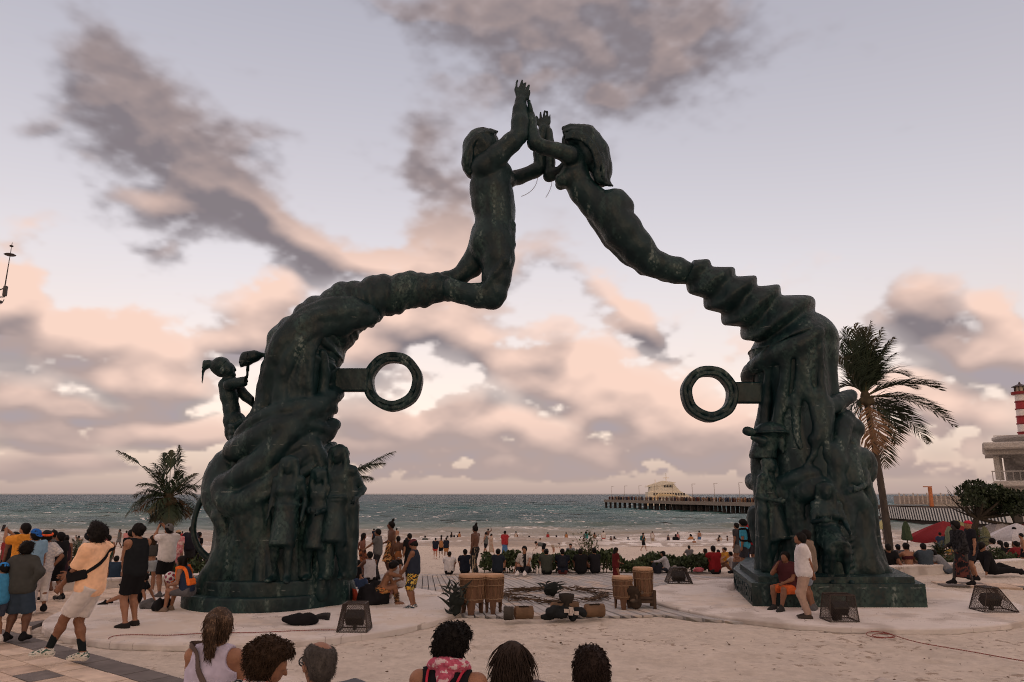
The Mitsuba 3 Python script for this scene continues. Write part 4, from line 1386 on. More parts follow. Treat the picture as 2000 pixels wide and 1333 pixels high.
limb(F, [(456, 826, .1, 22), (458, 842, .12, 23), (464, 862, .15, 20), (476, 884, .2, 18)], k=.05)
for y in (828, 838, 850, 864):
    limb(F, [(436 + (y - 828) * .3, y + 4, -.05, 5), (456, y + 7, -.24, 6), (476, y - 6, -.1, 5)], k=.03)
F.rough(.02, 6, 5, (1, 1, .6), 2)
obj('child_wrap', F.mesh(2), 'bronze', LEFT)
F = Field(S(455, 735, -.6), S(530, 675, .5), .02)
F.chain([S(472, 708, -.1), S(482, 701, -.08), S(498, 696, -.05), S(514, 694, 0)], [.11, .155, .125, .05], .05)
for i in range(9):
    a = i * .7
    F.cap(S(473, 708 + 7 * math.sin(a), -.1 + .09 * math.cos(a)), S(469 + 2 * math.sin(3 * a), 710 + 9 * math.sin(a), -.1 + .12 * math.cos(a)), .03, .016, .02)
F.rough(.015, 9, 8)
obj('shell', F.mesh(1), 'bronze', LEFT, label='bronze conch shell held to the child\'s mouth')

# --- the right column, with the woman
RIGHT = thing('bronze_statue', 'right half of the dark bronze arch, a long haired woman rising from its spiral skirt', 'statue', 'halves of the bronze arch')
RP = [(1618, 1165, 120, 0.8), (1610, 1100, 110, 0.85), (1598, 1040, 104, 0.88), (1586, 970, 98, 0.9), (1574, 890, 86, 0.95), (1566, 820, 74, 1.0), (1561, 765, 71, 1.0), (1550, 715, 80, 1.0), (1543, 664, 79, 1.0), (1512, 628, 61, 0.98), (1470, 602, 49, 0.96), (1432, 580, 45, 0.96), (1396, 558, 38, 0.96), (1364, 540, 31, 0.96), (1344, 530, 24, 0.96)]


def right_fold(t, th, r, p):
    col = np.clip((.70 - t) / .07, 0, 1)
    w1, w2 = wander(t, th, 13), wander(t, th, 18, 6)
    up = ridge(th * 8 / (2 * np.pi) + .8 * t + 1.6 * w1, 2.4)
    # one flounce that winds round and round: it flares towards the woman, then drops back
    ph = th / (2 * np.pi) + t * 15.5 + .30 * w1 + .30
    ph = ph - np.floor(ph)
    pk = .5 - .38 * np.cos(th)
    flare = np.where(ph < pk, ph / pk, (1 - ph) / (1 - pk)) ** 1.15
    flare = .86 - np.maximum(.86 - flare, 0) - .5 * np.maximum(flare - .86, 0)
    fine = meshkit.fbm(np.stack(np.broadcast_arrays(t * 30, np.cos(th) * 9 + 0 * t, np.sin(th) * 9 + 0 * t), -1), 2, 9) - .5
    return col * (.10 * (up - .6) + .15 * w1) + (1 - col) * (.46 * r * (flare - .34) + .02 * fine) + .04 * w2


m, _ = drape(RP, 460, 150, right_fold, (2.2, 1.2))
RFRAME = shell(m)
obj('column', m, 'bronze', RIGHT, smooth=True)
F = Field(V(4.9, 14.6, .3), V(10.0, 20.2, 8.0), .040)
for pts in ([(1462, 745, 12), (1480, 712, 15), (1520, 690, 17), (1562, 672, 18), (1596, 650, 14)],
            [(1600, 660, 5), (1590, 700, 6), (1566, 752, 6), (1530, 800, 5), (1500, 835, 4)],
            [(1495, 780, 9), (1490, 830, 14), (1486, 900, 18), (1496, 980, 20), (1500, 1060, 22), (1496, 1150, 24)],
            [(1470, 940, 15), (1482, 948, 12)], [(1478, 1005, 18), (1484, 1060, 14)],
            [(1520, 950, 12), (1555, 935, 15), (1590, 925, 15)], [(1500, 930, 17), (1520, 955, 15), (1512, 1000, 14)],
            [(1600, 800, 16), (1632, 788, 15), (1664, 772, 10)], [(1572, 770, 12), (1604, 782, 14), (1612, 820, 14), (1590, 860, 12)],
            [(1570, 965, 22), (1615, 962, 24), (1640, 985, 22), (1640, 1050, 22), (1632, 1120, 26)],
            [(1656, 970, 20), (1676, 985, 20), (1688, 1040, 20), (1700, 1120, 24)],
            [(1590, 1000, 12), (1582, 1080, 16), (1572, 1150, 20)], [(1545, 990, 10), (1535, 1080, 12), (1530, 1150, 16)],
            [(1668, 900, 22), (1690, 902, 18), (1692, 930, 16)], [(1625, 880, 16), (1630, 920, 16), (1636, 960, 16)],
            [(1690, 1050, 14), (1712, 1100, 14), (1738, 1135, 13), (1760, 1150, 10)], [(1660, 1080, 12), (1690, 1120, 12), (1722, 1148, 10)],
            [(1650, 820, 20), (1640, 860, 16), (1634, 900, 14)]):
    rope(F, RFRAME, pts, -.04)
rs = np.random.default_rng(8)
for u in (.04, .22, .31, .55, .72, .93):
    e = rs.uniform(-16, 16, 3)
    rope(F, RFRAME, [(1500 + 110 * u, 706 - 44 * u, 4), (1496 + 118 * u + e[0] * .5, 760 + e[1], 7), (1494 + 124 * u + e[2], 830 + e[1], 6), (1490 + 134 * u + e[0], 890 + 2 * e[2], 4)], .0, .09)
for u in np.linspace(0, 1, 8):
    rope(F, RFRAME, [(1640 + 50 * u, 1000, 5), (1636 + 58 * u, 1060, 7), (1632 + 82 * u, 1115, 8), (1630 + 130 * u, 1158, 8)], .02, .05)
for u in np.linspace(0, 1, 7):
    rope(F, RFRAME, [(1510 + 55 * u, 960, 5), (1508 + 62 * u, 1040, 6), (1506 + 68 * u, 1150, 6)], -.02, .03)
for y0 in range(8):
    y = 1030 + 13 * y0
    rope(F, RFRAME, [(1612, y - 4, 4), (1634, y + 3, 6), (1664, y - 3, 4)], .12, .03)
F.ell(S(1664, 838, -.55), V(.27, .27, .27), k=.08)
F.ell(S(1636, 905, -1.0), V(.22, .24, .25), k=.08)
F.ell(S(1690, 945, .45), V(.16, .18, .20), k=.04)
rope(F, RFRAME, [(1664, 850, 14), (1655, 890, 20), (1660, 940, 24)], -.1)
F.chain([S(1688, 955, .45), S(1686, 985, .4), S(1690, 1010, .2)], [.12, .22, .24], .08)
F.rough(.03, 2.6, 15, (1, 1, .5), 3)
F.rough(.018, 9, 16, (1, 1, .6), 2)
obj('drapery', F.mesh(2), 'bronze', RIGHT)
# the turtle on a bracket at the left of the column
F = Field(S(1445, 885, -1.6), S(1545, 815, .5), .022)
tc = S(1504, 842, -.55)
F.ell(tc, V(.36, .34, .20), k=.02)
F.ell(tc - V(0, 0, .05), V(.42, .40, .06), k=.02)
F.cap(S(1476, 846, -.55), S(1462, 843, -.6), .09, .10, .03)
F.ell(S(1460, 842, -.6), V(.12, .10, .10), k=.03)
F.cap(S(1470, 856, -.7), S(1490, 862, -.7), .05, .11, .03)
F.cap(S(1500, 860, -.5), S(1490, 890, -.4), .25, .30, .08)
F.rough(.012, 12, 3)
obj('turtle', F.mesh(1), 'bronze', RIGHT, label='bronze turtle on the left flank of the column')
relief(Human(V(S(1500, 1150)[0], 16.95, .62), math.pi + .7, H=2.5, rh=(.12, .12, .62), lh=(-.15, .12, .80), look=(.3, 1, .1)), 'relief_figure', RIGHT, cloak=True, label='bronze figure in relief under the turtle')
relief(Human(V(S(1585, 1150)[0], 16.62, .50), math.pi - .1, H=2.45, woman=True, pelvis=(0, .12, .36), rf=(.06, .28, .045), lf=(-.08, .26, .045), rh=(.10, .34, .52), lh=(-.12, .3, .42), look=(.2, 1, -.2)), 'relief_figure', RIGHT, label='seated bronze figure with a hand on the knee')
relief(Human(V(S(1652, 1150)[0], 16.95, .62), math.pi - .6, H=2.9, woman=True, pelvis=(0, .0, .53), rh=(.05, .16, .55), lh=(-.08, .2, .62), look=(.1, 1, -.3)), 'relief_figure', RIGHT, cloak=True, label='bronze woman with bowed head at the right flank')

F = Field(S(1040, 590, -1.4), V(5.6, 19.0, 13.2), .029)
# legs together, hips, waist, back
limb(F, [(1128, 318, 0, 20), (1122, 345, 0, 24), (1140, 375, 0, 24), (1163, 398, 0, 27), (1190, 415, 0, 33)], k=.12)
limb(F, [(1188, 412, -.1, 33), (1215, 450, -.1, 34), (1245, 486, -.08, 30), (1270, 512, -.05, 24), (1290, 520, -.03, 22), (1320, 528, 0, 23), (1352, 536, 0, 18)], k=.1)
limb(F, [(1168, 420, .25, 22), (1200, 462, .25, 24), (1232, 496, .22, 22), (1258, 520, .2, 16), (1300, 530, .15, 18), (1348, 540, .1, 15)], k=.06)
limb(F, [(1202, 395, -.2, 24), (1212, 405, -.1, 24)], k=.1)
limb(F, [(1200, 397, .22, 21), (1208, 412, .2, 20)], k=.06)
limb(F, [(1112, 305, -.32, 17), (1125, 312, 0, 18), (1120, 320, .3, 15)], k=.1)
limb(F, [(1098, 352, -.16, 13), (1108, 345, -.1, 14)], k=.06)
limb(F, [(1096, 360, .18, 11), (1108, 352, .15, 14)], k=.05)
# arms
limb(F, [(1112, 303, -.32, 16), (1088, 294, -.42, 13.5), (1062, 288, -.48, 13), (1044, 279, -.48, 12.5)], k=.05)
limb(F, [(1044, 279, -.48, 13), (1039, 260, -.46, 11.5), (1037, 238, -.44, 9.5), (1035, 224, -.42, 8)], k=.05)
limb(F, [(1112, 322, .3, 13), (1092, 338, .45, 11), (1073, 344, .52, 11)], k=.05)
limb(F, [(1073, 344, .52, 11), (1074, 318, .55, 10), (1074, 285, .58, 9), (1071, 258, .6, 8)], k=.05)
big_hand(F, (1035, 224, -.42), [(1031, 196, -.36, 1033, 210, -.38), (1032, 195, -.44, 1034, 210, -.44), (1034, 197, -.50, 1035.5, 211, -.5), (1036, 203, -.56, 1037, 214, -.55)], .11, .038)
big_hand(F, (1071, 258, .6), [(1066, 232, .64, 1067, 244, .62), (1068, 230, .70, 1069, 243, .68), (1070, 232, .76, 1071, 245, .74)], .09, .035)
limb(F, [(1128, 312, -.02, 15), (1132, 292, .0, 14)], k=.06)
F.ell(S(1128, 276, .02), V(.36, .34, .40), k=.06)
F.rough(.02, 6, 24, (1, 1, .6), 3)
obj('figure', F.mesh(3), 'bronze', RIGHT)
F = Field(S(1080, 390, -.9), S(1215, 235, .9), .022)
F.ell(S(1136, 277, .0), V(.50, .46, .42), k=.05)
F.ell(S(1156, 300, .0), V(.44, .44, .47), k=.1)
F.ell(S(1174, 332, .02), V(.28, .36, .44), k=.1)
rs = np.random.default_rng(5)
for i in range(80):
    d0 = -.46 + .92 * (i % 20) / 19
    u = rs.random()
    w = 4 * math.sin(i * 2.1)
    locks(F, [[(1099 + 8 * u, 250 + 26 * u, d0 * .75, 2.6), (1130 + 8 * u, 246 + 34 * u, d0 * .95, 3.2), (1162 - 4 * u, 264 + 44 * u, d0, 3.4), (1182 - 20 * u + w * .5, 300 + 32 * u, d0 * .9, 3.4), (1186 - 24 * u + w, 336 + 10 * u, d0 * .8, 3.2), (1194 - 22 * u - w, 364 - 6 * u, d0 * .55, 1.8)]], .015)
F.rough(.03, 10, 33, (1, 1, .4), 2)
obj('hair', F.mesh(1), 'bronze', RIGHT)
obj('ring', flat_ring(1385, 770, 54.5, 35.5, .34, 0), 'bronze', RIGHT, smooth=30)
a, b = S(1434, 768), S(1494, 768)
obj('ring_arm', block((a + b) / 2, (b[0] - a[0] + .1, .24, 41 * m_per_px(1460, 768)), .03), 'bronze', RIGHT, smooth=False)
from shapely.geometry import Polygon, Point, LineString, box as sbox
pl = Polygon([ground(1434, 1146, .1)[:2], ground(1470, 1178, .1)[:2] * .985, ground(1556, 1184, .1)[:2], ground(1812, 1184, .1)[:2], (9.2, 18.6), (8.0, 20.6), (6.2, 20.8)])
obj('plinth', prism(pl, .05, .52), 'bronze', RIGHT, smooth=False)
obj('plinth', prism(pl.buffer(-.16), .50, .64), 'bronze', RIGHT, smooth=False)
p0, p1 = ground(1434, 1146, .1), ground(1556, 1184, .1)
p1 = ground(1474, 1180, .1) * .985
tx = meshkit.text_mesh('CARMEN', .27, .035, bold=True)
v = np.array(tx.vertices)
u = unit(V(p1[0] - p0[0], p1[1] - p0[1], 0))
L = np.linalg.norm((p1 - p0)[:2])
v[:, 0] *= .86 * L / v[:, 0].max()
n = V(u[1], -u[0], 0)
obj('lettering', (V(p0[0], p0[1], .15) + u * (.07 * L) + v[:, :1] * u + v[:, 1:2] * V(0, 0, 1) + v[:, 2:3] * n, np.array(tx.faces)), 'bronze', RIGHT, smooth=False, label='raised letters reading CARMEN on the plinth')
for i, pts in enumerate(([(1050, 345, .5), (1046, 362, .45), (1034, 376, .4), (1018, 384, .4)], [(1078, 352, .45), (1076, 366, .4), (1071, 378, .4), (1066, 386, .4)])):
    obj('loose_wire', sweep(spline([S(*p) for p in pts], 12), .007, 5), 'paint', LEFT, color=(.20, .13, .10))


# ------------------------------------------------------------------ palms, hedge, sea grape
def frond(pts, width, n, rng, droop=.35, thick=.02, wind=(0, 0, 0), start=.12, tear=.15):
    """A feather leaf along the curve pts: a tapered midrib and many narrow leaflets, drooping and blown by the wind."""
    c = spline(pts, 24)
    t = np.linspace(0, 1, 24)
    rib = sweep(c, thick * (1.15 - t), 5, up=(.3, .9, .2))
    L = []
    for i in range(n):
        u = start + (1 - start) * (i + .5 * rng.random()) / n
        k = min(int(u * 23), 22)
        p = c[k] + (c[k + 1] - c[k]) * (u * 23 - k)
        tg = unit(c[k + 1] - c[k])
        side0 = unit(np.cross(tg, V(0, 0, 1)) + V(1e-4, 0, 0))
        ln = width * (math.sin(math.pi * min(1, .22 + u * .78)) ** .6) * rng.uniform(.8, 1.1)
        for s in (-1, 1):
            if rng.random() < tear:
                continue
            d = unit(side0 * s * .9 + tg * (.55 + .8 * u) + V(0, 0, .25) + rng.normal(0, .10, 3) + V(*wind) * .5)
            d2 = unit(d + V(0, 0, -droop * 2.2) + V(*wind))
            a, m, e = p, p + d * ln * .5, p + d * ln * .5 + d2 * ln * .5
            w = unit(np.cross(d, tg)) * .0
            wv = unit(tg - d * (tg @ d)) * (.012 + .009 * width)
            L.append([a - wv * .6, a + wv * .6, m - wv, m + wv, e])
    v = np.array(L).reshape(-1, 3)
    b = np.arange(len(L))[:, None] * 5
    f = np.vstack([b + np.array([[0, 1, 3]]), b + np.array([[0, 3, 2]]), b + np.array([[2, 3, 4]])])
    return join(rib, (v, f)), len(rib[0])


def palm(label, base, top, r0, r1, fronds, n_leaf, width, Y, seed, wind, old=(), spread=.9, lean=0.0, husk=True, droop=.3):
    rng = np.random.default_rng(seed)
    k = thing('palm_tree', label, 'palm tree', None)
    base, top = V(*base), V(*top)
    mid = (base + top) / 2 + V(lean, 0, 0)
    path = spline([base, mid, top], 60)
    t = np.linspace(0, 1, 60)
    r = r0 + (r1 - r0) * t ** .7
    rr = r[:, None] * (1 + .07 * (np.arange(60) % 2)[:, None] + .06 * (rng.random((60, 10)) - .5))
    rr[:4] *= np.array([1.5, 1.3, 1.15, 1.05])[:, None]
    m = sweep(path, rr, 10, up=(0, 1, 0))
    obj('trunk', m, 'wood', k, color=(.062, .052, .046))
    for i, fr in enumerate(fronds):
        (tx, ty), (cx, cy) = fr[0], fr[1]
        dy = rng.uniform(-spread, spread) if len(fr) < 3 else fr[2]
        tip, ctl = spot(tx, ty, Y + dy), spot(cx, cy, Y + dy * .6)
        pts = [top, top * .25 + ctl * .5 + tip * .25, tip]
        st = fr[3] if len(fr) > 3 else .12
        m, nr = frond(pts, width, n_leaf, rng, droop=droop * rng.uniform(.6, 1.3), wind=wind, start=st)
        g = V(.026, .042, .024) * rng.uniform(.7, 1.3)
        if i in old:
            g = V(.16, .085, .040)
        col = np.broadcast_to(g, m[0].shape).copy()
        col[:nr] = V(.12, .08, .04) if i in old else V(.07, .065, .03)
        if i not in old:
            tipmix = np.round(4 * np.clip((np.linalg.norm(m[0] - top, axis=1) / max(np.linalg.norm(tip - top), .1) - .72) * 3, 0, 1))[:, None] / 4 * rng.random()
            col = col * (1 - .6 * tipmix) + V(.13, .075, .035) * .6 * tipmix
        obj('frond', m, 'leaf', k, smooth=False, color=col)
    if husk:
        F = Field(top - .6, top + .6, .035)
        F.ell(top, V(.17, .17, .26), k=.05)
        for q in range(7):
            a = q * .9
            F.ell(top + V(.2 * math.cos(a), .2 * math.sin(a), -.16 - .05 * (q % 2)), V(.12, .12, .14), k=.03)
        obj('coconuts', F.mesh(1), 'wood', k, color=(.060, .048, .030))
    return k


tb = ground(1741, 1103, -.1)
RY = tb[1]
palm('tall coconut palm with ragged windblown crown behind the right half of the arch', tb + V(0, 0, -.3), spot(1690, 776, RY), .145, .095,
     [((1625, 655), (1650, 700)), ((1650, 640), (1668, 690)), ((1672, 632), (1672, 690)), ((1700, 628), (1690, 690)), ((1722, 640), (1705, 690)), ((1745, 660), (1722, 678)), ((1632, 700), (1655, 720)), ((1750, 690), (1730, 690)),
      ((1640, 760), (1650, 740)), ((1842, 764), (1780, 728)), ((1835, 752), (1765, 735)), ((1778, 738), (1735, 700)), ((1868, 836), (1800, 770)), ((1790, 760), (1750, 735)), ((1812, 868), (1760, 790)), ((1848, 815), (1790, 765)),
      ((1750, 868), (1740, 800)), ((1728, 915), (1722, 830)), ((1705, 885), (1708, 830)), ((1650, 830), (1655, 790)), ((1655, 880), (1662, 810)), ((1770, 820), (1745, 780)), ((1688, 640), (1700, 700)), ((1660, 668), (1670, 720)), ((1735, 668), (1705, 700)), ((1710, 660), (1690, 720)), ((1695, 690), (1690, 740)), ((1680, 650), (1685, 700)), ((1715, 700), (1702, 730)), ((1760, 845), (1735, 795))],
     46, 1.0, RY, 3, (.35, .1, -.05), old=(18,), lean=.08, droop=.2)
lb = V(*spot(336, 1060, 28.0))
palm('short wind torn palm with broken fronds behind the crowd at the left', (lb[0], 28.0, -.4), spot(330, 972, 28.0), .16, .14,
     [((228, 880), (285, 905), -.3, .62), ((350, 870), (348, 920), 0, .35), ((425, 900), (385, 955), .3, .60), ((245, 1010), (285, 955)), ((262, 1000), (300, 970)), ((282, 912), (310, 930), -.4, .3), ((300, 905), (318, 930)), ((268, 948), (300, 940)), ((262, 970), (300, 950)), ((272, 985), (305, 960)),
      ((382, 960), (365, 935)), ((392, 985), (368, 950)), ((375, 1005), (362, 970)), ((385, 925), (360, 940)), ((322, 885), (325, 930), .2, .5), ((335, 880), (332, 930), .3, .6), ((310, 1015), (318, 985)), ((350, 1015), (345, 985)), ((365, 1010), (352, 980)), ((290, 1000), (312, 970)), ((395, 950), (370, 945), .5), ((300, 1018), (312, 990)), ((330, 1020), (330, 990)), ((340, 1012), (345, 985), .5), ((280, 975), (300, 960), -.5), ((310, 925), (318, 945), -.4), ((352, 920), (345, 945), -.4)],
     40, .75, 28.0, 5, (.10, 0, -.25), old=(4, 18), spread=1.0)
bb = V(*spot(655, 1010, 29.0))
palm('palm frond tops rising behind the left half of the arch', (bb[0], 29.0, -.4), spot(652, 950, 29.0), .22, .16, [((772, 882), (715, 905), 0, .12), ((640, 880), (640, 920)), ((600, 900), (620, 920)), ((752, 905), (705, 905), .3), ((728, 935), (695, 925), -.3)], 64, .85, 29.0, 7, (.12, 0, -.25), husk=False)
for i, (x, y, h, lab) in enumerate(((150, 1095, 42, 'small spiky palm behind the left seat wall'), (1905, 1062, 30, 'small palm between the closed parasols at the right'), (1836, 1085, 28, 'low palm behind the people on the right seat wall'))):
    Yq = 24.0 if i else 22.5
    c0 = spot(x, y, Yq)
    rng = np.random.default_rng(20 + i)
    fr = [((x + h * 1.1 * math.cos(a), y - h * (1.15 * math.sin(a) - .1)), (x + h * .5 * math.cos(a), y - h * (.8 * math.sin(a) + .15)), rng.uniform(-.6, .6), .05) for a in np.linspace(.05, math.pi - .05, 11) + rng.normal(0, .12, 11)]
    palm(lab, c0 + V(0, 0, -.5), c0, .08, .07, fr, 20, .20, Yq, 30 + i, (.05, 0, -.1), husk=False)


def leafy(center_fn, n, size, rng, tone, up=.5):
    """Many small two-sided leaves as bent diamonds; center_fn gives the points."""
    c = center_fn(n)
    d = rng.normal(0, 1, (n, 3)) + V(0, 0, up)
    d /= np.linalg.norm(d, axis=1, keepdims=True)
    s = np.cross(d, rng.normal(0, 1, (n, 3)))
    s /= np.linalg.norm(s, axis=1, keepdims=True)
    L = size * rng.uniform(.6, 1.25, (n, 1))
    nn = np.cross(d, s)
    v = np.stack([c, c + d * L * .5 + s * L * .32 + nn * L * .06, c + d * L, c + d * L * .5 - s * L * .32 + nn * L * .06], 1).reshape(-1, 3)
    b = np.arange(n)[:, None] * 4
    f = np.vstack([b + np.array([[0, 1, 2]]), b + np.array([[0, 2, 3]])])
    col = np.repeat(V(*tone) * rng.uniform(.55, 1.5, (n, 1)), 4, 0)
    return (v, f), col


def hedge(label, x0, x1, y0, y1, h, n, seed, tone=(.042, .062, .026)):
    rng = np.random.default_rng(seed)
    k = thing('hedge', label, 'hedge')

    def pts(n):
        x, y = rng.uniform(x0, x1, n), rng.uniform(y0, y1, n)
        top = h * np.clip(-.05 + 1.75 * meshkit.fbm(np.c_[x * 1.1, y * 1.1, x * 0], 3, seed), .12, 1.15) * (1 - .25 * ((y - (y0 + y1) / 2) / ((y1 - y0) / 2)) ** 4)
        z = top * rng.uniform(.0, 1, n) ** .45
        return np.c_[x, y, z + beach_height(x, y)]
    m, c = leafy(pts, n, .13, rng, tone, .8)
    obj('foliage', m, 'leaf', k, smooth=False, color=c)
    st = [sweep([V(x, y, -.15), V(x + rng.normal(0, .05), y + rng.normal(0, .05), h * .8)], .012, 4) for x, y in zip(rng.uniform(x0, x1, 40), rng.uniform(y0, y1, 40))]
    obj('stems', join(*st), 'wood', k, color=(.06, .045, .03), kind='stuff')


hedge('low leafy hedge along the back edge of the deck', -.9, 6.0, 23.0, 23.9, .50, 7500, 1)
hedge('low green shrubs behind the left seat wall', -9.9, -7.6, 21.6, 22.9, .55, 1600, 2)
hedge('low green shrubs behind the right seat wall', 11.5, 17.5, 25.6, 26.6, .55, 2500, 3)
# a twiggy shrub that stands out of the hedge
rng = np.random.default_rng(9)
k = thing('shrub', 'sparse twiggy shrub sticking out of the hedge', 'shrub')
q0 = V(2.45, 23.4, .2)
tw = []
ends = []
for i in range(16):
    e = q0 + V(rng.normal(0, .32), rng.normal(0, .2), rng.uniform(.5, 1.05))
    tw.append(sweep(spline([q0, (q0 + e) / 2 + rng.normal(0, .06, 3), e], 6), np.linspace(.012, .004, 6), 4))
    ends += [e, (q0 + e * 2) / 3]
obj('twigs', join(*tw), 'wood', k, color=(.10, .08, .05))
m, c = leafy(lambda n: np.repeat(np.array(ends), 6, 0)[:n] + rng.normal(0, .06, (len(ends) * 6, 3))[:n], len(ends) * 6, .07, rng, (.05, .07, .025))
obj('leaves', m, 'leaf', k, smooth=False, color=c)

# the sea grape tree at the right, its crown shorn flat by the wind
rng = np.random.default_rng(12)
GY = 40.0
k = thing('sea_grape_tree', 'dark round leaved tree with a flat crown and bare twigs at the right edge', 'tree')
root = spot(1915, 1062, GY)
crown = [spot(x, y, GY + rng.uniform(-1.2, 1.2)) for x, y in ((1890, 962), (1905, 952), (1920, 965), (1935, 960), (1948, 975), (1962, 968), (1978, 978), (1995, 972), (2012, 985), (2030, 975), (1900, 978), (1955, 990), (1985, 995), (2020, 1000), (2050, 990), (2045, 1005), (1925, 985))]
fork = spot(1908, 1012, GY)
br = [sweep(spline([root, (root + fork) / 2 + V(-.2, 0, 0), fork], 10), np.linspace(.22, .14, 10), 8)]
for c0 in crown:
    br.append(sweep(spline([fork, (fork + c0) / 2 + rng.normal(0, .25, 3), c0], 10), np.linspace(.10, .03, 10), 6))
for x, y in ((1850, 958), (1860, 975), (1868, 950), (1845, 985), (1875, 985), (1880, 945)):
    e = spot(x, y, GY + rng.uniform(-.5, .5))
    br.append(sweep(spline([fork, (fork + e) / 2 + rng.normal(0, .15, 3), e], 10), np.linspace(.06, .012, 10), 5))
    for q in range(3):
        a = fork + (e - fork) * rng.uniform(.4, .9)
        br.append(sweep([a, a + V(rng.normal(-.3, .2), rng.normal(0, .2), rng.uniform(.1, .5))], [.02, .008], 4))
obj('trunk', join(*br), 'wood', k, color=(.045, .038, .03))


def grape(n):
    c = np.array(crown)[rng.integers(0, len(crown), n)]
    d = rng.normal(0, 1, (n, 3))
    d /= np.linalg.norm(d, axis=1, keepdims=True)
    return c + d * V(.62, .6, .34) * rng.uniform(.4, 1, (n, 1)) ** .5


m, c = leafy(grape, 5200, .21, rng, (.020, .032, .014), .9)
obj('crown', m, 'leaf', k, smooth=False, color=c)


# ------------------------------------------------------------------ pier, ferry, lighthouse building, parasols, mast
def line_box(a, b, w, z0, z1):
    """A bar from a to b (plan), w wide."""
    a, b = V(*a)[:2], V(*b)[:2]
    L = np.linalg.norm(b - a)
    return block(((a + b) / 2)[0:2].tolist() + [(z0 + z1) / 2], (L, w, z1 - z0), rotz=math.atan2(*(b - a)[::-1]))


PIER = thing('pier', 'long concrete pier on piles reaching out to the ferry', 'pier')
PA, PB, PC = V(51, 372), V(86, 225), V(112, 122)
DZ = -.35
obj('deck', join(line_box(PA, PB, 11, DZ - .9, DZ), line_box(PB, PC, 9, DZ - .9, DZ - .02)), 'matte', PIER, smooth=False, color=(.09, .075, .065))
obj('fascia', join(line_box(PA + V(-5.6, -1), PB + V(-5.6, -1), .4, DZ - 1.1, DZ + .15)), 'matte', PIER, smooth=False, color=(.22, .19, .165))
n = 26
for i in range(n):
    p = PA + (PB - PA) * i / (n - 1)
    for o in (-4.6, 0, 4.6):
        obj('pile', line_box(p + V(o, -.5), p + V(o, .5), 1.0, SEA - 1, DZ - .85), 'matte', PIER, smooth=False, color=(.05, .043, .04))
for i in range(9):
    p = PA + (PB - PA) * (i + .5) / 9 + V(-4.8, 0)
    obj('lamp_post', join(line_box(p + V(-.06, 0), p + V(.06, 0), .12, DZ, DZ + 6.5), line_box(p + V(0, 0), p + V(1.3, 0), .12, DZ + 6.4, DZ + 6.52)), 'paint', PIER, smooth=False, color=(.25, .2, .17))
# the striped apron nearer the shore
SA, SB = spot(1722, 985, 186)[:2], spot(1968, 990, 140)[:2]
AP = thing('pier_apron', 'slanting black and white striped skirt along the landward end of the pier', 'barrier')
d = unit(SB - SA)
nrm = V(d[1], -d[0])
L = np.linalg.norm(SB - SA)
top, low = -.6, -3.3
quad = lambda s0, s1, sh, o: np.array([[*(SA + d * (s0) + nrm * o), top], [*(SA + d * s1 + nrm * o), top], [*(SA + d * (s1 + sh) + nrm * (o + .35)), low], [*(SA + d * (s0 + sh) + nrm * (o + .35)), low]])


def slab_of(q, t=.15):
    b = q - np.array([nrm[0], nrm[1], 0]) * t
    v = np.vstack([q, b])
    return v, np.array([[0, 1, 2], [0, 2, 3], [4, 6, 5], [4, 7, 6], [0, 4, 5], [0, 5, 1], [1, 5, 6], [1, 6, 2], [2, 6, 7], [2, 7, 3], [3, 7, 4], [3, 4, 0]])


obj('panel', slab_of(quad(-2, L, 1.3, 0)), 'paint', AP, smooth=False, color=(.62, .60, .57))
ns = 46
for i in range(ns):
    s = -1.8 + (L + 1) * i / ns
    obj('stripe', slab_of(quad(s, s + (L + 1) / ns * .48, 1.3, .03), .02), 'paint', AP, smooth=False, color=(.02, .022, .024))
obj('girder', join(line_box(SA - d * 3 - nrm * 2.4, SB - nrm * 2.4, 4, top - .4, top + .02), line_box(SA - d * 3 - nrm * .6, SB - nrm * .6, .4, low - .9, low + .3)), 'matte', AP, smooth=False, color=(.07, .06, .055))
for i in range(14):
    p = SA + (SB - SA) * i / 13 - nrm * 2.2
    obj('pile', line_box(p - d * .4, p + d * .4, 3, SEA - 1, top - .4), 'matte', AP, smooth=False, color=(.05, .045, .04))
# low pale shelters and a fence on the shoreward pier deck
sh = thing('pier_shelter', 'low pale shelter and fence on the pier behind the palm', 'building')
c0 = spot(1818, 978, 190)
for x0, x1, y0, y1, c in ((1752, 1880, 969, 986, (.35, .30, .27)), (1820, 1905, 974, 990, (.46, .43, .40)), (1880, 1960, 976, 992, (.40, .38, .36))):
    a, b = spot(x0, y1, 178), spot(x1, y0, 178)
    obj('wall', block((a + b) / 2, (b[0] - a[0], 2.5, b[2] - a[2])), 'matte', sh, smooth=False, color=c)
for i in range(22):
    a, b = spot(1756 + i * 9, 984, 176), spot(1758 + i * 9, 963 + (i % 3) * 2, 176)
    obj('fence_post', block((a + b) / 2, (.25, .2, b[2] - a[2])), 'paint', sh, smooth=False, color=(.42, .37, .34))
cr = thing('post', 'orange metal post with a thin arm on the pier beyond the palm', 'post')
a, b = spot(1818, 990, 170), spot(1818, 952, 170)
obj('shaft', block((a + b) / 2, (.75, .6, b[2] - a[2]), .1), 'paint', cr, smooth=False, color=(.42, .13, .045))
a, b = spot(1803, 951, 170), spot(1820, 951, 170)
obj('arm', block((a + b) / 2, (b[0] - a[0], .2, .22)), 'paint', cr, smooth=False, color=(.35, .12, .05))

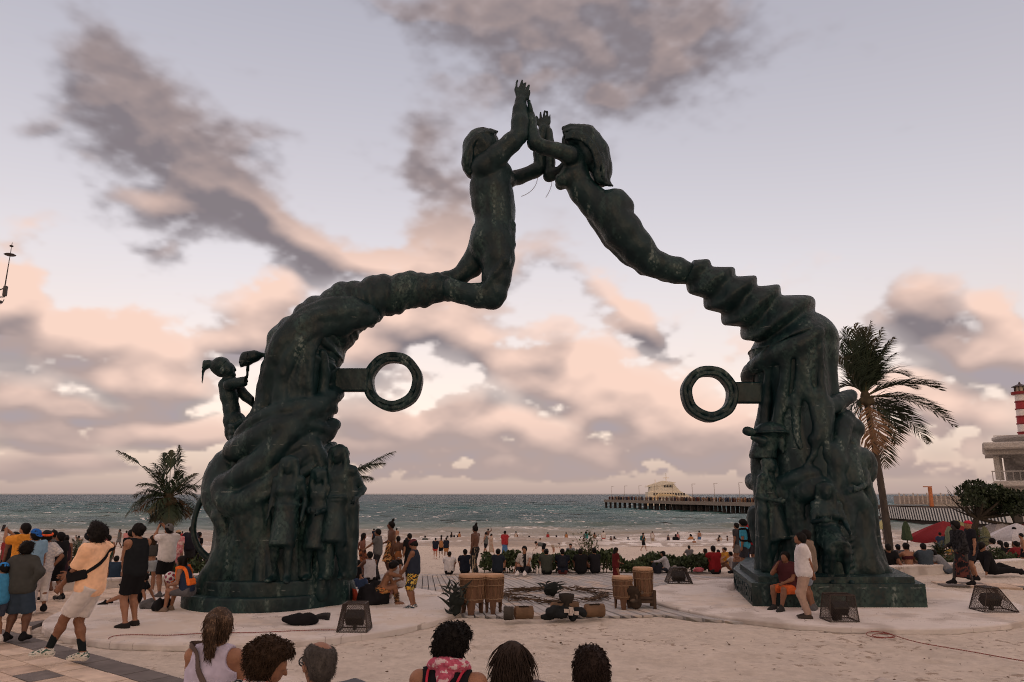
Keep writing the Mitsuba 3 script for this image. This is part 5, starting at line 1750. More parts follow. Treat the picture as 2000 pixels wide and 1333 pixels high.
# the ferry beyond the pier
FY = 430.0
fer = thing('ferry', 'large white and yellow passenger ferry moored behind the pier', 'ferry')
fc = spot(1306, 976, FY)
u = FY / 1440 / cp
X0 = fc[0]
hull = [(-46 * u, 3.2), (-46 * u, .2), (40 * u, .2), (48 * u, 3.4), (30 * u, 3.6)]


def slice_x(profile, w, y0=FY, round_=0):
    poly = Polygon(profile)
    m = trimesh.creation.extrude_polygon(poly, w, engine='earcut')
    v = np.array(m.vertices)
    return np.c_[v[:, 0] * 1.02 + X0, y0 + v[:, 2] - w / 2, v[:, 1] * 1.22 + SEA], np.array(m.faces)


pal = (.62, .55, .44)
obj('hull', slice_x([(-42 * u, .2), (38 * u, .2), (46 * u, 3.6), (44 * u, 4.0), (-42 * u, 3.4)], 9), 'paint', fer, smooth=False, color=(.58, .54, .47))
obj('main_cabin', slice_x([(-40 * u, 3.4), (42 * u, 3.9), (20 * u, 6.7), (-40 * u, 6.4)], 8.4), 'paint', fer, smooth=False, color=pal)
obj('upper_cabin', slice_x([(-36 * u, 6.4), (20 * u, 6.7), (8 * u, 10.2), (-6 * u, 10.4), (-34 * u, 9.6)], 7), 'paint', fer, smooth=False, color=(.64, .58, .48))
obj('roof', slice_x([(-42 * u, 8.6), (-20 * u, 9.2), (10 * u, 10.4), (12 * u, 10.8), (-12 * u, 11.6), (-40 * u, 9.4)], 7.8), 'paint', fer, smooth=False, color=(.68, .62, .52))
obj('bow_wing', slice_x([(-44 * u, .6), (-36 * u, 3.6), (-20 * u, 5.8), (6 * u, 5.4), (30 * u, 2.2), (10 * u, 4.6), (-20 * u, 4.8), (-36 * u, .6)], 9.6), 'paint', fer, smooth=False, color=(.62, .47, .28))
for x in np.linspace(-10, 4, 6):
    obj('window', slice_x([(x * u, 8.6), ((x + 2.2) * u, 8.6), ((x + 1.6) * u, 9.6), (x * u, 9.6)], 7.4), 'paint', fer, smooth=False, color=(.03, .03, .035))
for x in np.linspace(-30, 24, 12):
    obj('window', slice_x([(x * u, 4.9), ((x + 3.4) * u, 4.9), ((x + 3.0) * u, 6.0), (x * u, 6.0)], 8.7), 'paint', fer, smooth=False, color=(.045, .042, .045))
obj('mast', join(slice_x([(-4 * u, 11), (-2.6 * u, 11), (-3 * u, 15.2), (-3.4 * u, 15.2)], .5), slice_x([(-9 * u, 12.8), (2 * u, 12.8), (2 * u, 13.1), (-9 * u, 13.1)], .4), slice_x([(-24 * u, 9.6), (-23 * u, 9.6), (-23 * u, 12.2), (-24 * u, 12.2)], .4)), 'paint', fer, smooth=False, color=(.7, .62, .5))

# passengers on the pier: too small and dense to count
rng = np.random.default_rng(31)
cm, cc = [], []
for i in range(420):
    t = rng.uniform(.0, .98)
    p = PA + (PB - PA) * t + V(rng.uniform(-4.8, 3), rng.uniform(-2, 2))
    h = rng.uniform(1.45, 1.85)
    b = lathe([(.02, 0), (.16, .05), (.17, .75), (.25, 1.0), (.24, 1.32), (.08, 1.45), (.12, 1.55), (.11, 1.68), (.01, 1.75)], 5)
    cm.append((b[0] * V(1, 1, h / 1.75) + V(p[0], p[1], DZ), b[1]))
    tone = V(*[(.02, .02, .025), (.25, .2, .18), (.10, .04, .035), (.05, .07, .12), (.3, .17, .09), (.16, .11, .08)][int(rng.integers(6))]) * rng.uniform(.6, 1.2)
    cc.append(np.broadcast_to(tone, (len(b[0]), 3)))
obj('far_crowd', join(*cm), 'matte', color=np.vstack(cc), label='distant crowd of passengers queueing along the pier', cat='crowd', kind='stuff')

# the building with a small lighthouse
BY = 58.0
bld = thing('terrace_building', 'white concrete building with curved terraces at the right edge', 'building')
W0 = (.40, .37, .36)


# its left flank runs away from the viewer: the house stands turned by 32 degrees
BC, BS = math.cos(math.radians(32)), math.sin(math.radians(32))
BO = spot(1922, 900, BY)


def bpt(x, y, d):
    u = (x - 1922) / 29.8
    return V(BO[0] + u * BC + d * BS, BO[1] - u * BS + d * BC, spot(1960, y, BY)[2])


def bspan(x0, x1, y0, y1, d0=0, d1=6, bev=.0):
    a, b = bpt(x0, y1, d0), bpt(x1, y0, d1)
    c = (a + b) / 2
    return block(c, ((x1 - x0) / 29.8, d1 - d0, b[2] - a[2]), bev, rotz=-math.radians(32))


obj('roof_slab', bspan(1922, 2120, 866, 879, -1, 9, .1), 'matte', bld, smooth=False, color=W0)
obj('roof_beam', bspan(1926, 2120, 879, 888, 0, 8), 'matte', bld, smooth=False, color=W0)
ra, rb2 = spot(1955, 862, BY), spot(2060, 862, BY)
obj('roof_disc', (lathe([(.1, 0), (4.2, .05), (4.6, .45), (4.6, .62), (.1, .64)], 40)[0] + bpt(1955 + 125, 862, 3) - V(0, 0, .25), lathe([(.1, 0), (4.2, .05), (4.6, .45), (4.6, .62), (.1, .64)], 40)[1]), 'matte', bld, smooth=30, color=W0)
obj('soffit_bowl', (lathe([(.1, -1.0), (1.8, -.8), (3.0, -.2), (3.4, .6)], 40)[0] + bpt(1975 + 100, 892, 3.5) - V(0, 0, .3), lathe([(.1, 0), (1.8, .2), (3.0, .8), (3.4, 1.6)], 40)[1]), 'matte', bld, smooth=30, color=W0)
obj('column', bspan(1941, 1952, 888, 937, 1, 2.2), 'matte', bld, smooth=False, color=W0)
obj('column', bspan(1952, 1959, 888, 937, 3, 4.2), 'matte', bld, smooth=False, color=W0)
obj('column', bspan(2030, 2045, 888, 937, 1, 2.2), 'matte', bld, smooth=False, color=W0)
obj('balcony_slab', bspan(1934, 2120, 940, 951, -1, 9, .08), 'matte', bld, smooth=False, color=W0)
obj('underside', bspan(1938, 2120, 951, 962, 0, 9), 'matte', bld, smooth=False, color=W0)
obj('back_wall', bspan(1965, 2120, 888, 940, 7, 8), 'matte', bld, smooth=False, color=W0)
obj('lower_wall', bspan(1990, 2120, 962, 1040, 3, 8), 'matte', bld, smooth=False, color=W0)
for x in range(1934, 2120, 13):
    obj('baluster', bspan(x, x + 1.6, 922, 940, -.95, -.88), 'paint', bld, smooth=False, color=(.25, .24, .23))
obj('rail', bspan(1933, 2120, 921, 923, -.97, -.87), 'paint', bld, smooth=False, color=(.30, .29, .28))
for x in range(1948, 2120, 12):
    obj('roof_baluster', bspan(x, x + 1, 850, 866, 1.9, 1.96), 'paint', bld, smooth=False, color=(.5, .47, .45))
obj('roof_rail', join(bspan(1947, 2120, 849, 851, 1.88, 1.98), bspan(1947, 2120, 857, 858, 1.88, 1.98)), 'paint', bld, smooth=False, color=(.5, .47, .45))
lt = thing('lighthouse', 'red and white banded lighthouse turret on the roof of the terrace building', 'lighthouse')
LX, LY2 = spot(1998, 800, BY + 2)[0], BY + 2
zz = lambda y: spot(2000, y, LY2)[2]
rad = lambda y: (10.5 + (y - 770) * .045) * LY2 / 1440
for i, (y0, y1, c) in enumerate(((866, 846, (.30, .020, .028)), (846, 829, (.66, .62, .60)), (829, 815, (.30, .020, .028)), (815, 800, (.66, .62, .60)), (800, 786, (.30, .020, .028)), (786, 771, (.66, .62, .60)))):
    v, f = lathe([(rad(y0), zz(y0)), (rad(y1), zz(y1))], 28, (LX, LY2, 0))
    obj('band', (v, f), 'paint', lt, smooth=True, color=c)
    v, f = lathe([(rad(y0), zz(y0) - .02), (rad(y0) + .06, zz(y0)), (rad(y0) + .06, zz(y0) + .08), (rad(y0), zz(y0) + .1)], 28, (LX, LY2, 0))
    obj('moulding', (v, f), 'paint', lt, smooth=True, color=(.22, .02, .025))
v, f = lathe([(.05, zz(771)), (rad(771) + .22, zz(771)), (rad(771) + .25, zz(767)), (rad(771) + .25, zz(766)), (.05, zz(766))], 28, (LX, LY2, 0))
obj('gallery', (v, f), 'paint', lt, smooth=False, color=(.22, .02, .025))
v, f = lathe([(.36, zz(766)), (.36, zz(756))], 12, (LX, LY2, 0))
obj('lantern', (v, f), 'paint', lt, smooth=False, color=(.42, .36, .28))
for q in range(8):
    a = q * math.pi / 4
    obj('glazing_bar', block((LX + .40 * math.cos(a), LY2 + .40 * math.sin(a), (zz(766) + zz(756)) / 2), (.05, .05, zz(756) - zz(766))), 'paint', lt, smooth=False, color=(.05, .03, .03))
v, f = lathe([(.62, zz(756)), (.60, zz(755.5)), (.1, zz(750.5)), (.05, zz(747)), (.01, zz(746))], 20, (LX, LY2, 0))
obj('roof', (v, f), 'paint', lt, smooth=False, color=(.05, .03, .035))

# parasols
def parasol(label, px, py_top, py_edge, py_foot, half, colour, Y, closed=False, tilt=0.0, text=None, panels=8):
    k = thing('parasol', label, 'parasol')
    a, e, b = spot(px, py_top, Y), spot(px, py_edge, Y), spot(px, py_foot, Y)
    obj('pole', sweep([V(a[0], Y, b[2] - .1), V(a[0] + tilt * .3, Y, a[2])], .028, 8), 'paint', k, color=(.12, .09, .07))
    if closed:
        h = a[2] - e[2]
        n = 16
        v, f = lathe([(.02, 0), (.06, -.06 * h), (.13, -.3 * h), (.16, -.6 * h), (.20, -.92 * h), (.15, -h), (.05, -h * .96)], n)
        an = np.arctan2(v[:, 1], v[:, 0])
        v[:, :2] *= (1 + .25 * np.cos(an * 8))[:, None]
        obj('folded_canopy', (v + a, f), 'cloth', k, color=colour)
        return k
    R = half * Y / 1440 / cp
    h = a[2] - e[2]
    n = panels
    c = V(a[0], Y, 0)
    for i in range(n):
        t0, t1 = i * 2 * np.pi / n, (i + 1) * 2 * np.pi / n
        rows = []
        for s in np.linspace(0.02, 1, 7):
            row = []
            for w in np.linspace(0, 1, 6):
                th = t0 + (t1 - t0) * w
                rr = R * s * math.cos(np.pi / n) / math.cos(th - (t0 + t1) / 2)
                sag = .035 * R * s * math.sin(np.pi * w)
                row.append([c[0] + rr * math.cos(th), c[1] + rr * math.sin(th), a[2] - h * (.75 * s + .25 * s * s) - sag + tilt * rr * math.cos(th)])
            rows.append(row)
        v = np.array(rows)
        val = v[-1] - V(0, 0, .09 * R + .05)
        v = np.vstack([v.reshape(-1, 3), val])
        obj('canopy_panel', (v, grid_faces(8, 6)), 'cloth', k, color=V(*colour) * (1 + .12 * (i % 2)), smooth=True)
        obj('rib', sweep([a - V(0, 0, .02), V(c[0] + R * math.cos(t0), c[1] + R * math.sin(t0), a[2] - h - .02 + tilt * R * math.cos(t0))], .010, 4), 'paint', k, color=(.10, .07, .05))
    if text:
        m = meshkit.text_mesh(text, .17, .004, bold=True)
        v = np.array(m.vertices)
        v[:, 0] -= v[:, 0].mean()
        q = V(c[0], Y - R * .97, a[2] - h * .93)
        obj('lettering', (q + v[:, :1] * V(1, 0, 0) + v[:, 1:2] * unit(V(0, .8, .5)) + v[:, 2:3] * V(0, -.6, .8), np.array(m.faces)), 'paint', k, smooth=False, color=(.04, .045, .07), label='dark printed letters OS EDU on the pale cloth')
    return k


parasol('open dark red parasol over the seats at the right', 1842, 1018, 1044, 1100, 62, (.16, .018, .022), 36.0, tilt=.09)
parasol('second dark red parasol cut off by the right edge', 2003, 1019, 1034, 1085, 36, (.16, .018, .022), 42.0)
parasol('pale grey printed parasol at the right edge', 1985, 1022, 1048, 1100, 50, (.40, .39, .41), 33.0, text='OS EDU')
parasol('pale striped parasol behind the printed one', 1950, 1018, 1040, 1090, 42, (.36, .34, .35), 40.0)
parasol('faded yellow green parasol behind the red one', 1868, 1016, 1030, 1080, 26, (.24, .23, .10), 44.0)
parasol('folded green parasol right of the tall palm', 1768, 1018, 1056, 1080, 8, (.05, .075, .045), 34.0, closed=True)
parasol('folded pale green parasol behind the costumed man', 1853, 1028, 1066, 1100, 8, (.16, .19, .13), 30.0, closed=True)
parasol('folded green parasol right of the man in the red scarf', 1922, 1028, 1066, 1100, 8, (.14, .15, .09), 31.0, closed=True)
parasol('pale yellow sun sail left of the palm trunk', 1722, 1016, 1030, 1060, 16, (.35, .33, .17), 46.0, panels=6)

# the mast at the left edge
ms = thing('mast', 'thin antenna mast with a small disc at the left edge', 'mast')
MY = 15.0
P0, P1, P2 = spot(-2, 640, MY), spot(12, 545, MY), spot(24, 474, MY)
obj('rod', sweep([P1 - (P2 - P1) * .35, P1, P2], [.014, .013, .005], 6), 'paint', ms, color=(.05, .045, .045))
for (x, y, r) in ((19.5, 498, .115), (22.5, 481, .04)):
    v, f = lathe([(.01, -.02), (r * .8, -.015), (r, 0), (r * .8, .014), (.01, .02)], 20, spot(x, y, MY))
    obj('disc', (v, f), 'paint', ms, color=(.05, .045, .045))
obj('bracket', join(block(spot(10, 569, MY), (.07, .07, .22), .01), sweep([spot(10, 562, MY), spot(-12, 572, MY)], .013, 6), sweep([spot(9, 580, MY), spot(-12, 582, MY)], .013, 6), sweep(spline([spot(8, 585, MY), spot(4, 592, MY), spot(-10, 596, MY)], 8), .008, 6)), 'paint', ms, smooth=False, color=(.05, .045, .045))
obj('stay', block(spot(-2, 590, MY), (.12, .08, .05), .01), 'paint', ms, smooth=False, color=(.06, .05, .05))


# ------------------------------------------------------------------ the crowd
BLACK, NAVY, WHITE, GREY = (.010, .010, .012), (.013, .017, .030), (.60, .57, .56), (.10, .10, .105)
TAN, BROWN, DARK, FAIR = (.27, .135, .085), (.19, .090, .055), (.11, .052, .034), (.38, .21, .15)
INK, BRUN = (.008, .007, .007), (.030, .018, .011)
STAND = dict()
SIT = dict(pelvis=(0, 0, .072), spine=(0, .10, 1), rf=(.075, .40, .045), lf=(-.075, .40, .045), rk=(.35, .1, 1), lk=(-.35, .1, 1), rh=(.12, .30, .20), lh=(-.12, .30, .20), re=(1, .2, -.6), le=(-1, .2, -.6))
CROSS = dict(pelvis=(0, 0, .072), spine=(0, .22, 1), rf=(-.06, .22, .045), lf=(.06, .26, .045), rk=(1, .25, .25), lk=(-1, .25, .25), rh=(.10, .22, .13), lh=(-.10, .22, .13))
BENCH = dict(pelvis=(0, 0, .29), spine=(0, .10, 1), rf=(.07, .27, .045), lf=(-.07, .27, .045), rk=(.1, .5, 1), lk=(-.1, .5, 1), rh=(.09, .22, .36), lh=(-.09, .22, .36))
LEANBACK = dict(pelvis=(0, 0, .072), spine=(0, -.42, 1), rf=(.08, .44, .045), lf=(-.07, .46, .045), rk=(.2, .1, 1), lk=(-.2, .1, 1), rh=(.20, -.27, .03), lh=(-.20, -.27, .03), re=(.4, -1, .2), le=(-.4, -1, .2))
HIPS = dict(rh=(.115, -.03, .565), lh=(-.115, -.03, .565), re=(1, -.45, 0), le=(-1, -.45, 0))
BEHIND = dict(rh=(.03, -.095, .50), lh=(-.03, -.10, .51), re=(1, -.8, 0), le=(-1, -.8, 0))
WALK = dict(rf=(.05, .15, .045), lf=(-.05, -.15, .07), rh=(.15, -.08, .52), lh=(-.15, .12, .54))
BENT = dict(pelvis=(0, -.06, .50), spine=(0, 1, .12), rh=(.08, .42, .30), lh=(-.08, .40, .28), look=(0, .7, -.7))
SNAP = dict(rh=(.05, .20, .93), lh=(-.05, .20, .92), re=(.5, .4, -1), le=(-.5, .4, -1), look=(0, 1, .35))


def land(px, py):
    """Where the line of sight of this spot meets the ground."""
    p = ground(px, py, 0.0)
    for _ in range(30):
        p = ground(px, py, float(beach_height(p[0], p[1])))
    return p


def put(label, px, py, ptop, face=0, size=1.0, pose=STAND, base=None, lift=0.0, **kw):
    """A person whose feet or seat rest at (px, py); size: how much of the body height stands between the ground and the crown."""
    p = land(px, py) if base is None else V(*base)
    p = p + V(0, 0, .055 + lift if p[1] < 23 and base is None else lift)
    H = kw.pop('H', None) or (spot(px, ptop, p[1])[2] - p[2]) / size
    q = {**pose, **{k: kw.pop(k) for k in list(kw) if k in ('pelvis', 'spine', 'twist', 'look', 'tilt', 'rh', 'lh', 'rf', 'lf', 're', 'le', 'rk', 'lk', 'rt', 'lt', 'curl', 'fat', 'woman', 'head', 'rp', 'lp')}}
    vox = kw.pop('vox', float(np.clip(p[1] * .00122, .0115, .05)))
    return person(label, p, math.radians(face), vox, H=H, **q, **kw)


def strap(key, name, pts, w, colour, t=.012, bs='cloth', on=None):
    """A flat band along the points, laid onto the cloth of the wearer."""
    from scipy.spatial import cKDTree
    c = spline(pts, 8 * len(pts))
    n = len(c)
    if on is not None:
        vs = np.vstack([m[0] for q, m in on.parts.items()])
        tree = cKDTree(vs)
        axis = on.mid + np.outer((c - on.mid) @ on.up, on.up)
        for i in range(n):
            d = unit(c[i] - axis[i])
            rel = vs[tree.query_ball_point(axis[i] + d * .12 * on.H, .14 * on.H)] - axis[i]
            al = rel @ d
            off = np.linalg.norm(rel - al[:, None] * d, axis=1)
            hit = al[off < .028]
            if len(hit):
                c[i] = axis[i] + d * (hit.max() + .006)
        c[1:-1] = (c[:-2] + 2 * c[1:-1] + c[2:]) / 4
    tg = np.gradient(c, axis=0)
    out = c - (on.mid + np.outer((c - on.mid) @ on.up, on.up)) if on is not None else np.tile(V(0, -1, 0), (n, 1))
    sd = np.cross(tg, out)
    sd /= np.linalg.norm(sd, axis=1, keepdims=True) + 1e-9
    out = np.cross(sd, tg)
    out /= np.linalg.norm(out, axis=1, keepdims=True) + 1e-9
    rows = np.stack([c - sd * w / 2, c - sd * w / 2 + out * t * .6, c + sd * w / 2 + out * t * .6, c + sd * w / 2], 1)
    return obj(name, (rows.reshape(-1, 3), grid_faces(n, 4, True)), bs, key, color=colour)


def around(h, front, back, r=.0):
    return [h.chest + h.r1 * a * h.H + h.f1 * b * h.H + h.up * c * h.H for a, b, c in front]


def gadget(key, h, name='phone', colour=(.012, .012, .014), i=0, size=(.075, .010, .15)):
    """A telephone held up in the hands; it is held, so it is a thing of its own."""
    c = (h.arms[0][2] + h.arms[1][2]) / 2 if i is None else h.arms[i][2]
    c = c + unit(h.f0 + V(0, 0, .8)) * .06 * h.H
    R = np.stack([h.r0, unit(h.hf), np.cross(h.r0, unit(h.hf))])
    k = thing('phone', key, 'phone')
    obj('case', block(c, V(*size) * h.H / 1.75, .006, R=R), 'paint', k, smooth=False, color=colour)
    obj('screen', block(c - R[1] * .0066, V(size[0] * .9, .002, size[2] * .9) * h.H / 1.75, 0, R=R), 'paint', k, smooth=False, color=(.05, .055, .07))


def checks(c1, c2, f=26):
    def fn(v, h):
        a = (np.floor(v[:, 0] * f) + np.floor(v[:, 2] * f)) % 2
        return np.where(a[:, None] > 0, V(*c1), V(*c2)) * np.ones((len(v), 1))
    return fn


def print_cloth(cols, f=14, seed=0):
    cols = np.array(cols, float)

    def fn(v, h):
        n = meshkit.fbm(v * f, 3, seed)
        i = np.clip(((n - .3) / .4 * len(cols)).astype(int), 0, len(cols) - 1)
        return cols[i]
    return fn


def sneaker(an_col, sole, H=1.8):
    def fn(v, an, toe):
        z = v[:, 2] - an[2]
        n = meshkit.noise(v * 45, 3)
        c = np.where((n > .60)[:, None], V(*an_col[1]), V(*an_col[0]))
        return np.where((z < -.034 * H)[:, None], V(*sole), c)
    return fn


def in_pack(k, h, colour, name='backpack', H=None):
    H = h.H
    c = h.chest - h.f1 * .115 * H - h.up * .02 * H
    F = Field(c - .2 * H, c + .2 * H, .018)
    F.box(c, V(.075, .045, .125) * H, np.stack([h.r1, h.f1, h.up]), .03 * H)
    F.box(c - h.f1 * .04 * H - h.up * .05 * H, V(.055, .025, .05) * H, np.stack([h.r1, h.f1, h.up]), .02 * H, .01)
    F.rough(.008, 12, 3)
    b = thing('backpack', k, 'backpack')
    obj('pouch', F.mesh(2), 'cloth', b, color=colour)
    for s in (-1, 1):
        q = [h.chest + h.r1 * .06 * s * H + h.f1 * y * H + h.up * z * H for y, z in ((-.09, .06), (-.05, .105), (.02, .10), (.072, .05), (.075, -.02), (.03, -.09), (-.07, -.10))]
        strap(b, 'shoulder_strap', q, .05, colour, on=h)


# --- the near left
k, h = put('young man in a peach T-shirt and white shorts with a black face mask, gazing up', 158, 1302, 1028, 84, .985, spine=(0, -.055, 1), pelvis=(0, 0, .525), rf=(.05, .03, .05), lf=(-.04, .27, .05), rk=(0, 1, .1), lk=(0, 1, 0), rt=(.1, 1, -.05), lt=(-.25, 1, 0),
           look=(.05, 1, .42), rh=(.04, .20, .62), lh=(-.09, .17, .55), re=(.6, -.6, -.6), le=(-.5, -1, -.1), skin=BROWN, hair=('afro', INK), top=('shirt', (.80, .50, .32)), bottom=('shorts', (.56, .52, .51)),
           shoes={'colour': sneaker(((.55, .53, .48), (.05, .10, .085)), (.70, .68, .64))})
BOY = h
hh = .134 * h.H
m = Field(h.head - .2, h.head + .2, .006)
at = lambda x, y, z: h.head + (h.hr * x + h.hf * y + h.hu * z) * hh
m.ell(at(0, .22, -.30), V(.325, .29, .20) * hh, np.stack([h.hr, h.hf, h.hu]))
m.ell(at(0, .40, -.24), V(.16, .17, .16) * hh, np.stack([h.hr, h.hf, h.hu]), .05)
m.plane_cut(at(0, .06, 0), -h.hf)
obj('face_mask', m.mesh(2), 'cloth', k, color=(.012, .014, .02))
for hip, kn, an, s, toe in h.legs:
    F = Field(an - .3, an + .4, .009)
    d = unit(kn - an)
    trimmed(F, an + d * .115 * h.H, an - d * .02, .031 * h.H, .0245 * h.H, .01, start=True)
    obj('sock', F.mesh(2), 'cloth', k, color=(.010, .014, .016))
bag = thing('sling_bag', 'black sling bag strapped across the peach T-shirt', 'bag')
q = [h.chest + h.r1 * a * h.H + h.f1 * b * h.H + h.up * c * h.H for a, b, c in ((.075, -.02, .085), (.03, -.080, .06), (-.05, -.086, -.01), (-.105, -.05, -.06), (-.115, .02, -.10), (-.06, .082, -.06), (.02, .088, .02), (.075, .04, .085), (.075, -.02, .085))]
strap(bag, 'strap', q, .045, BLACK, on=h)
F = Field(h.chest - .4, h.chest + .4, .011)
F.box(h.chest - h.r1 * .120 * h.H + h.f1 * .035 * h.H - h.up * .105 * h.H, V(.022, .075, .035) * h.H, np.stack([h.r1, unit(h.f1 - h.up * .3), np.cross(h.r1, unit(h.f1 - h.up * .3))]), .02)
obj('pouch', F.mesh(2), 'cloth', bag, color=BLACK)
gl = thing('sunglasses', 'pair of sunglasses dangling from the hand of the man in the peach T-shirt', 'glasses')
c = h.arms[1][2] + V(-.03, 0, -.15)
for s in (-1, 1):
    obj('lens', (lathe([(.002, 0), (.028, .004), (.030, 0), (.028, -.004), (.002, -.003)], 14)[0] @ np.array([[1, 0, 0], [0, 0, 1], [0, 1, 0]]) + c + V(.036 * s, 0, 0), lathe([(.002, 0), (.028, .004), (.030, 0), (.028, -.004), (.002, -.003)], 14)[1]), 'paint', gl, color=BLACK)
obj('frame', join(sweep([c + V(-.065, 0, .01), c + V(.065, 0, .01)], .004, 6), sweep([c + V(.065, 0, .01), c + V(.05, .09, .02)], .003, 6), sweep([c + V(-.065, 0, .01), c + V(-.05, .09, .02)], .003, 6)), 'paint', gl, color=BLACK)

put('tall man in a black tank top and black shorts with a bun, hands folded', 252, 1233, 1023, 62, 1.0, rh=(.03, .13, .50), lh=(-.03, .14, .49), re=(.8, -.6, -.2), le=(-.8, -.6, -.2), look=(0, 1, .12), rf=(.07, .02, .045), lf=(-.07, -.03, .045), fat=1.05,
    skin=TAN, hair=('bun', INK), top=('tank', (.012, .014, .017)), bottom=('shorts', BLACK), shoes={'colour': (.02, .018, .018)})
put('woman in a dark grey top and denim shorts seen from behind, hands on hips', 27, 1258, 1060, 6, 1.0, HIPS, woman=True, fat=1.32, skin=DARK, hair=('curly', INK), top=('long', (.050, .052, .050)), bottom=('longshorts', (.035, .055, .085)), shoes=BLACK, rf=(.085, 0, .045), lf=(-.085, 0, .045))
put('woman in a white checked shirt and white trousers with an orange headband', 72, 1200, 1040, 40, 1.0, HIPS, woman=True, fat=1.12, skin=BROWN, hair=('afro', INK), top=('shirt', checks((.55, .53, .53), (.42, .41, .43), 30)), bottom=('capri', (.56, .53, .52)), shoes=BLACK,
    extra=lambda k, h, vox: obj('headband', sweep(np.array([h.head + (h.hr * .50 * math.cos(a) + h.hf * (-.08 + .56 * math.sin(a)) + h.hu * (.34 + .12 * math.sin(a))) * .134 * h.H for a in np.linspace(0, 2 * np.pi, 24)]), .016 * h.H, 6, caps=False), 'cloth', k, color=(.80, .12, .04)))
put('man in a black T-shirt, black shorts and black cap looking up', 104, 1176, 1040, 80, 1.0, look=(0, 1, .4), lf=(-.05, .12, .045), rf=(.05, -.10, .045), skin=BROWN, hair=('short', INK), top=('tee', BLACK), bottom=('longshorts', BLACK), cap=(BLACK, {}), shoes=BLACK, fat=1.1)
k, h = put('man in an orange shirt at the left edge raising a phone', 30, 1196, 1022, 75, 1.0, lh=(-.04, .26, .90), le=(-.5, .3, -1), rh=(.02, .25, .88), re=(.5, .3, -1), look=(0, 1, .3), fat=1.12, skin=TAN, hair=('crop', INK), top=('shirt', (.60, .24, .035)), bottom=('shorts', (.05, .05, .06)), shoes=GREY)
gadget('black phone held up by the man in the orange shirt', h, i=1)
put('person in a pale blue shirt and a bright blue cap looking up', 50, 1206, 1034, 70, 1.0, look=(0, 1, .35), skin=TAN, hair=('short', INK), top=('tee', (.20, .33, .45)), bottom=('shorts', (.08, .09, .11)), cap=((.02, .11, .40), {'back': True}), shoes=WHITE)
put('child in a blue cap cut off by the left edge of the photo', -12, 1262, 1100, 70, 1.0, skin=TAN, hair=('short', INK), top=('tee', (.05, .22, .40)), bottom=('shorts', (.05, .06, .09)), cap=((.03, .20, .55), {}), shoes=WHITE)
k, h = put('man in a white T-shirt and a grey cap worn backwards taking a picture', 318, 1172, 1024, 52, 1.0, SNAP, skin=TAN, hair=('short', INK), top=('tee', (.58, .56, .57)), bottom=('shorts', BLACK), cap=((.12, .12, .125), {'back': True}), shoes=GREY, fat=1.05, rh=(.04, .22, .955), lh=(-.05, .22, .945))
gadget('dark phone held up by the man in the grey cap', h, i=None, size=(.08, .012, .16))
put('woman in denim cut-off shorts and a dark top behind the photographer', 288, 1168, 1046, 20, 1.0, woman=True, rh=(.06, .2, .9), re=(.5, .3, -1), skin=TAN, hair=('long', BRUN), top=('crop', (.05, .05, .05)), bottom=('shortshorts', (.30, .34, .38)), shoes=WHITE)
put('woman in pink with a straw hat near the left palm', 341, 1128, 1036, 30, 1.0, woman=True, skin=FAIR, hair=('short', BRUN), top=('tee', print_cloth(((.55, .25, .26), (.50, .16, .19), (.6, .42, .40)), 12)), bottom=('skirt', print_cloth(((.55, .25, .26), (.45, .14, .17)), 12)), cap=((.35, .24, .16), {'hat': True}), shoes=TAN)
put('man in a dark navy T-shirt left of the curled bronze band', 366, 1124, 1028, 4, 1.0, HIPS, skin=DARK, hair=('crop', INK), top=('tee', (.018, .018, .028)), bottom=('shorts', (.03, .03, .035)), shoes=BLACK, fat=1.05)
put('man in a black T-shirt half hidden behind the man in the tank top', 247, 1148, 1036, 60, 1.0, skin=TAN, hair=('curly', INK), top=('tee', BLACK), bottom=('shorts', BLACK), shoes=BLACK)
put('man in a navy shirt sitting on the wall left of the tank top man', 221, 1143, 1086, 10, .54, SIT, skin=TAN, hair=('crop', INK), top=('tee', (.025, .045, .075)), bottom=('shorts', BLACK), lift=.02)
put('seated woman in white jeans behind the man in black', 133, 1143, 1092, 60, .54, SIT, woman=True, skin=TAN, hair=('bun', INK), top=('tee', (.035, .035, .045)), bottom=('trousers', (.50, .49, .50)))
put('man reclining behind the tank top man with one bare leg stretched out', 262, 1186, 1122, 95, .50, LEANBACK, skin=TAN, hair=('short', INK), top=('tee', BLACK), bottom=('shorts', BLACK), shoes=BLACK)
q = ground(362, 1196, .06)
k, h = put('woman sitting on the bronze plinth with an orange and black life vest', 366, 1196, 1084, 80, .76, {**BENCH, 'spine': (0, .30, 1)}, base=(q[0], q[1], .06), woman=True, skin=TAN, hair=('long', INK), top=('tank', (.02, .03, .06)), bottom=('shorts', (.10, .10, .11)), shoes=(.20, .15, .12), look=(0, 1, -.1))
lv = thing('life_vest', 'orange and black life vest on the back of the woman sitting on the plinth', 'life vest')
F = Field(h.chest - .45, h.chest + .45, .016)
F.box(h.mid - h.f1 * .075 * h.H - h.up * .01 * h.H, V(.085, .028, .045) * h.H, np.stack([h.r1, h.f1, h.up]), .02)
obj('float_pad', F.mesh(2), 'cloth', lv, color=(.75, .16, .03))
for s in (-1, 1):
    strap(lv, 'strap', [h.chest + h.r1 * .075 * s * h.H + h.f1 * y * h.H + h.up * z * h.H for y, z in ((-.085, -.12), (-.085, -.02), (-.06, .08), (0, .115), (.065, .06), (.085, -.05))], .06, (.75, .16, .03), on=h)
put('woman with long dark hair sitting close behind the life vest', 388, 1183, 1092, 60, .76, BENCH, woman=True, skin=BROWN, hair=('long', INK), top=('tee', (.03, .015, .018)), bottom=('shorts', BLACK), base=tuple(ground(392, 1186, .06) + V(0, .35, 0)))

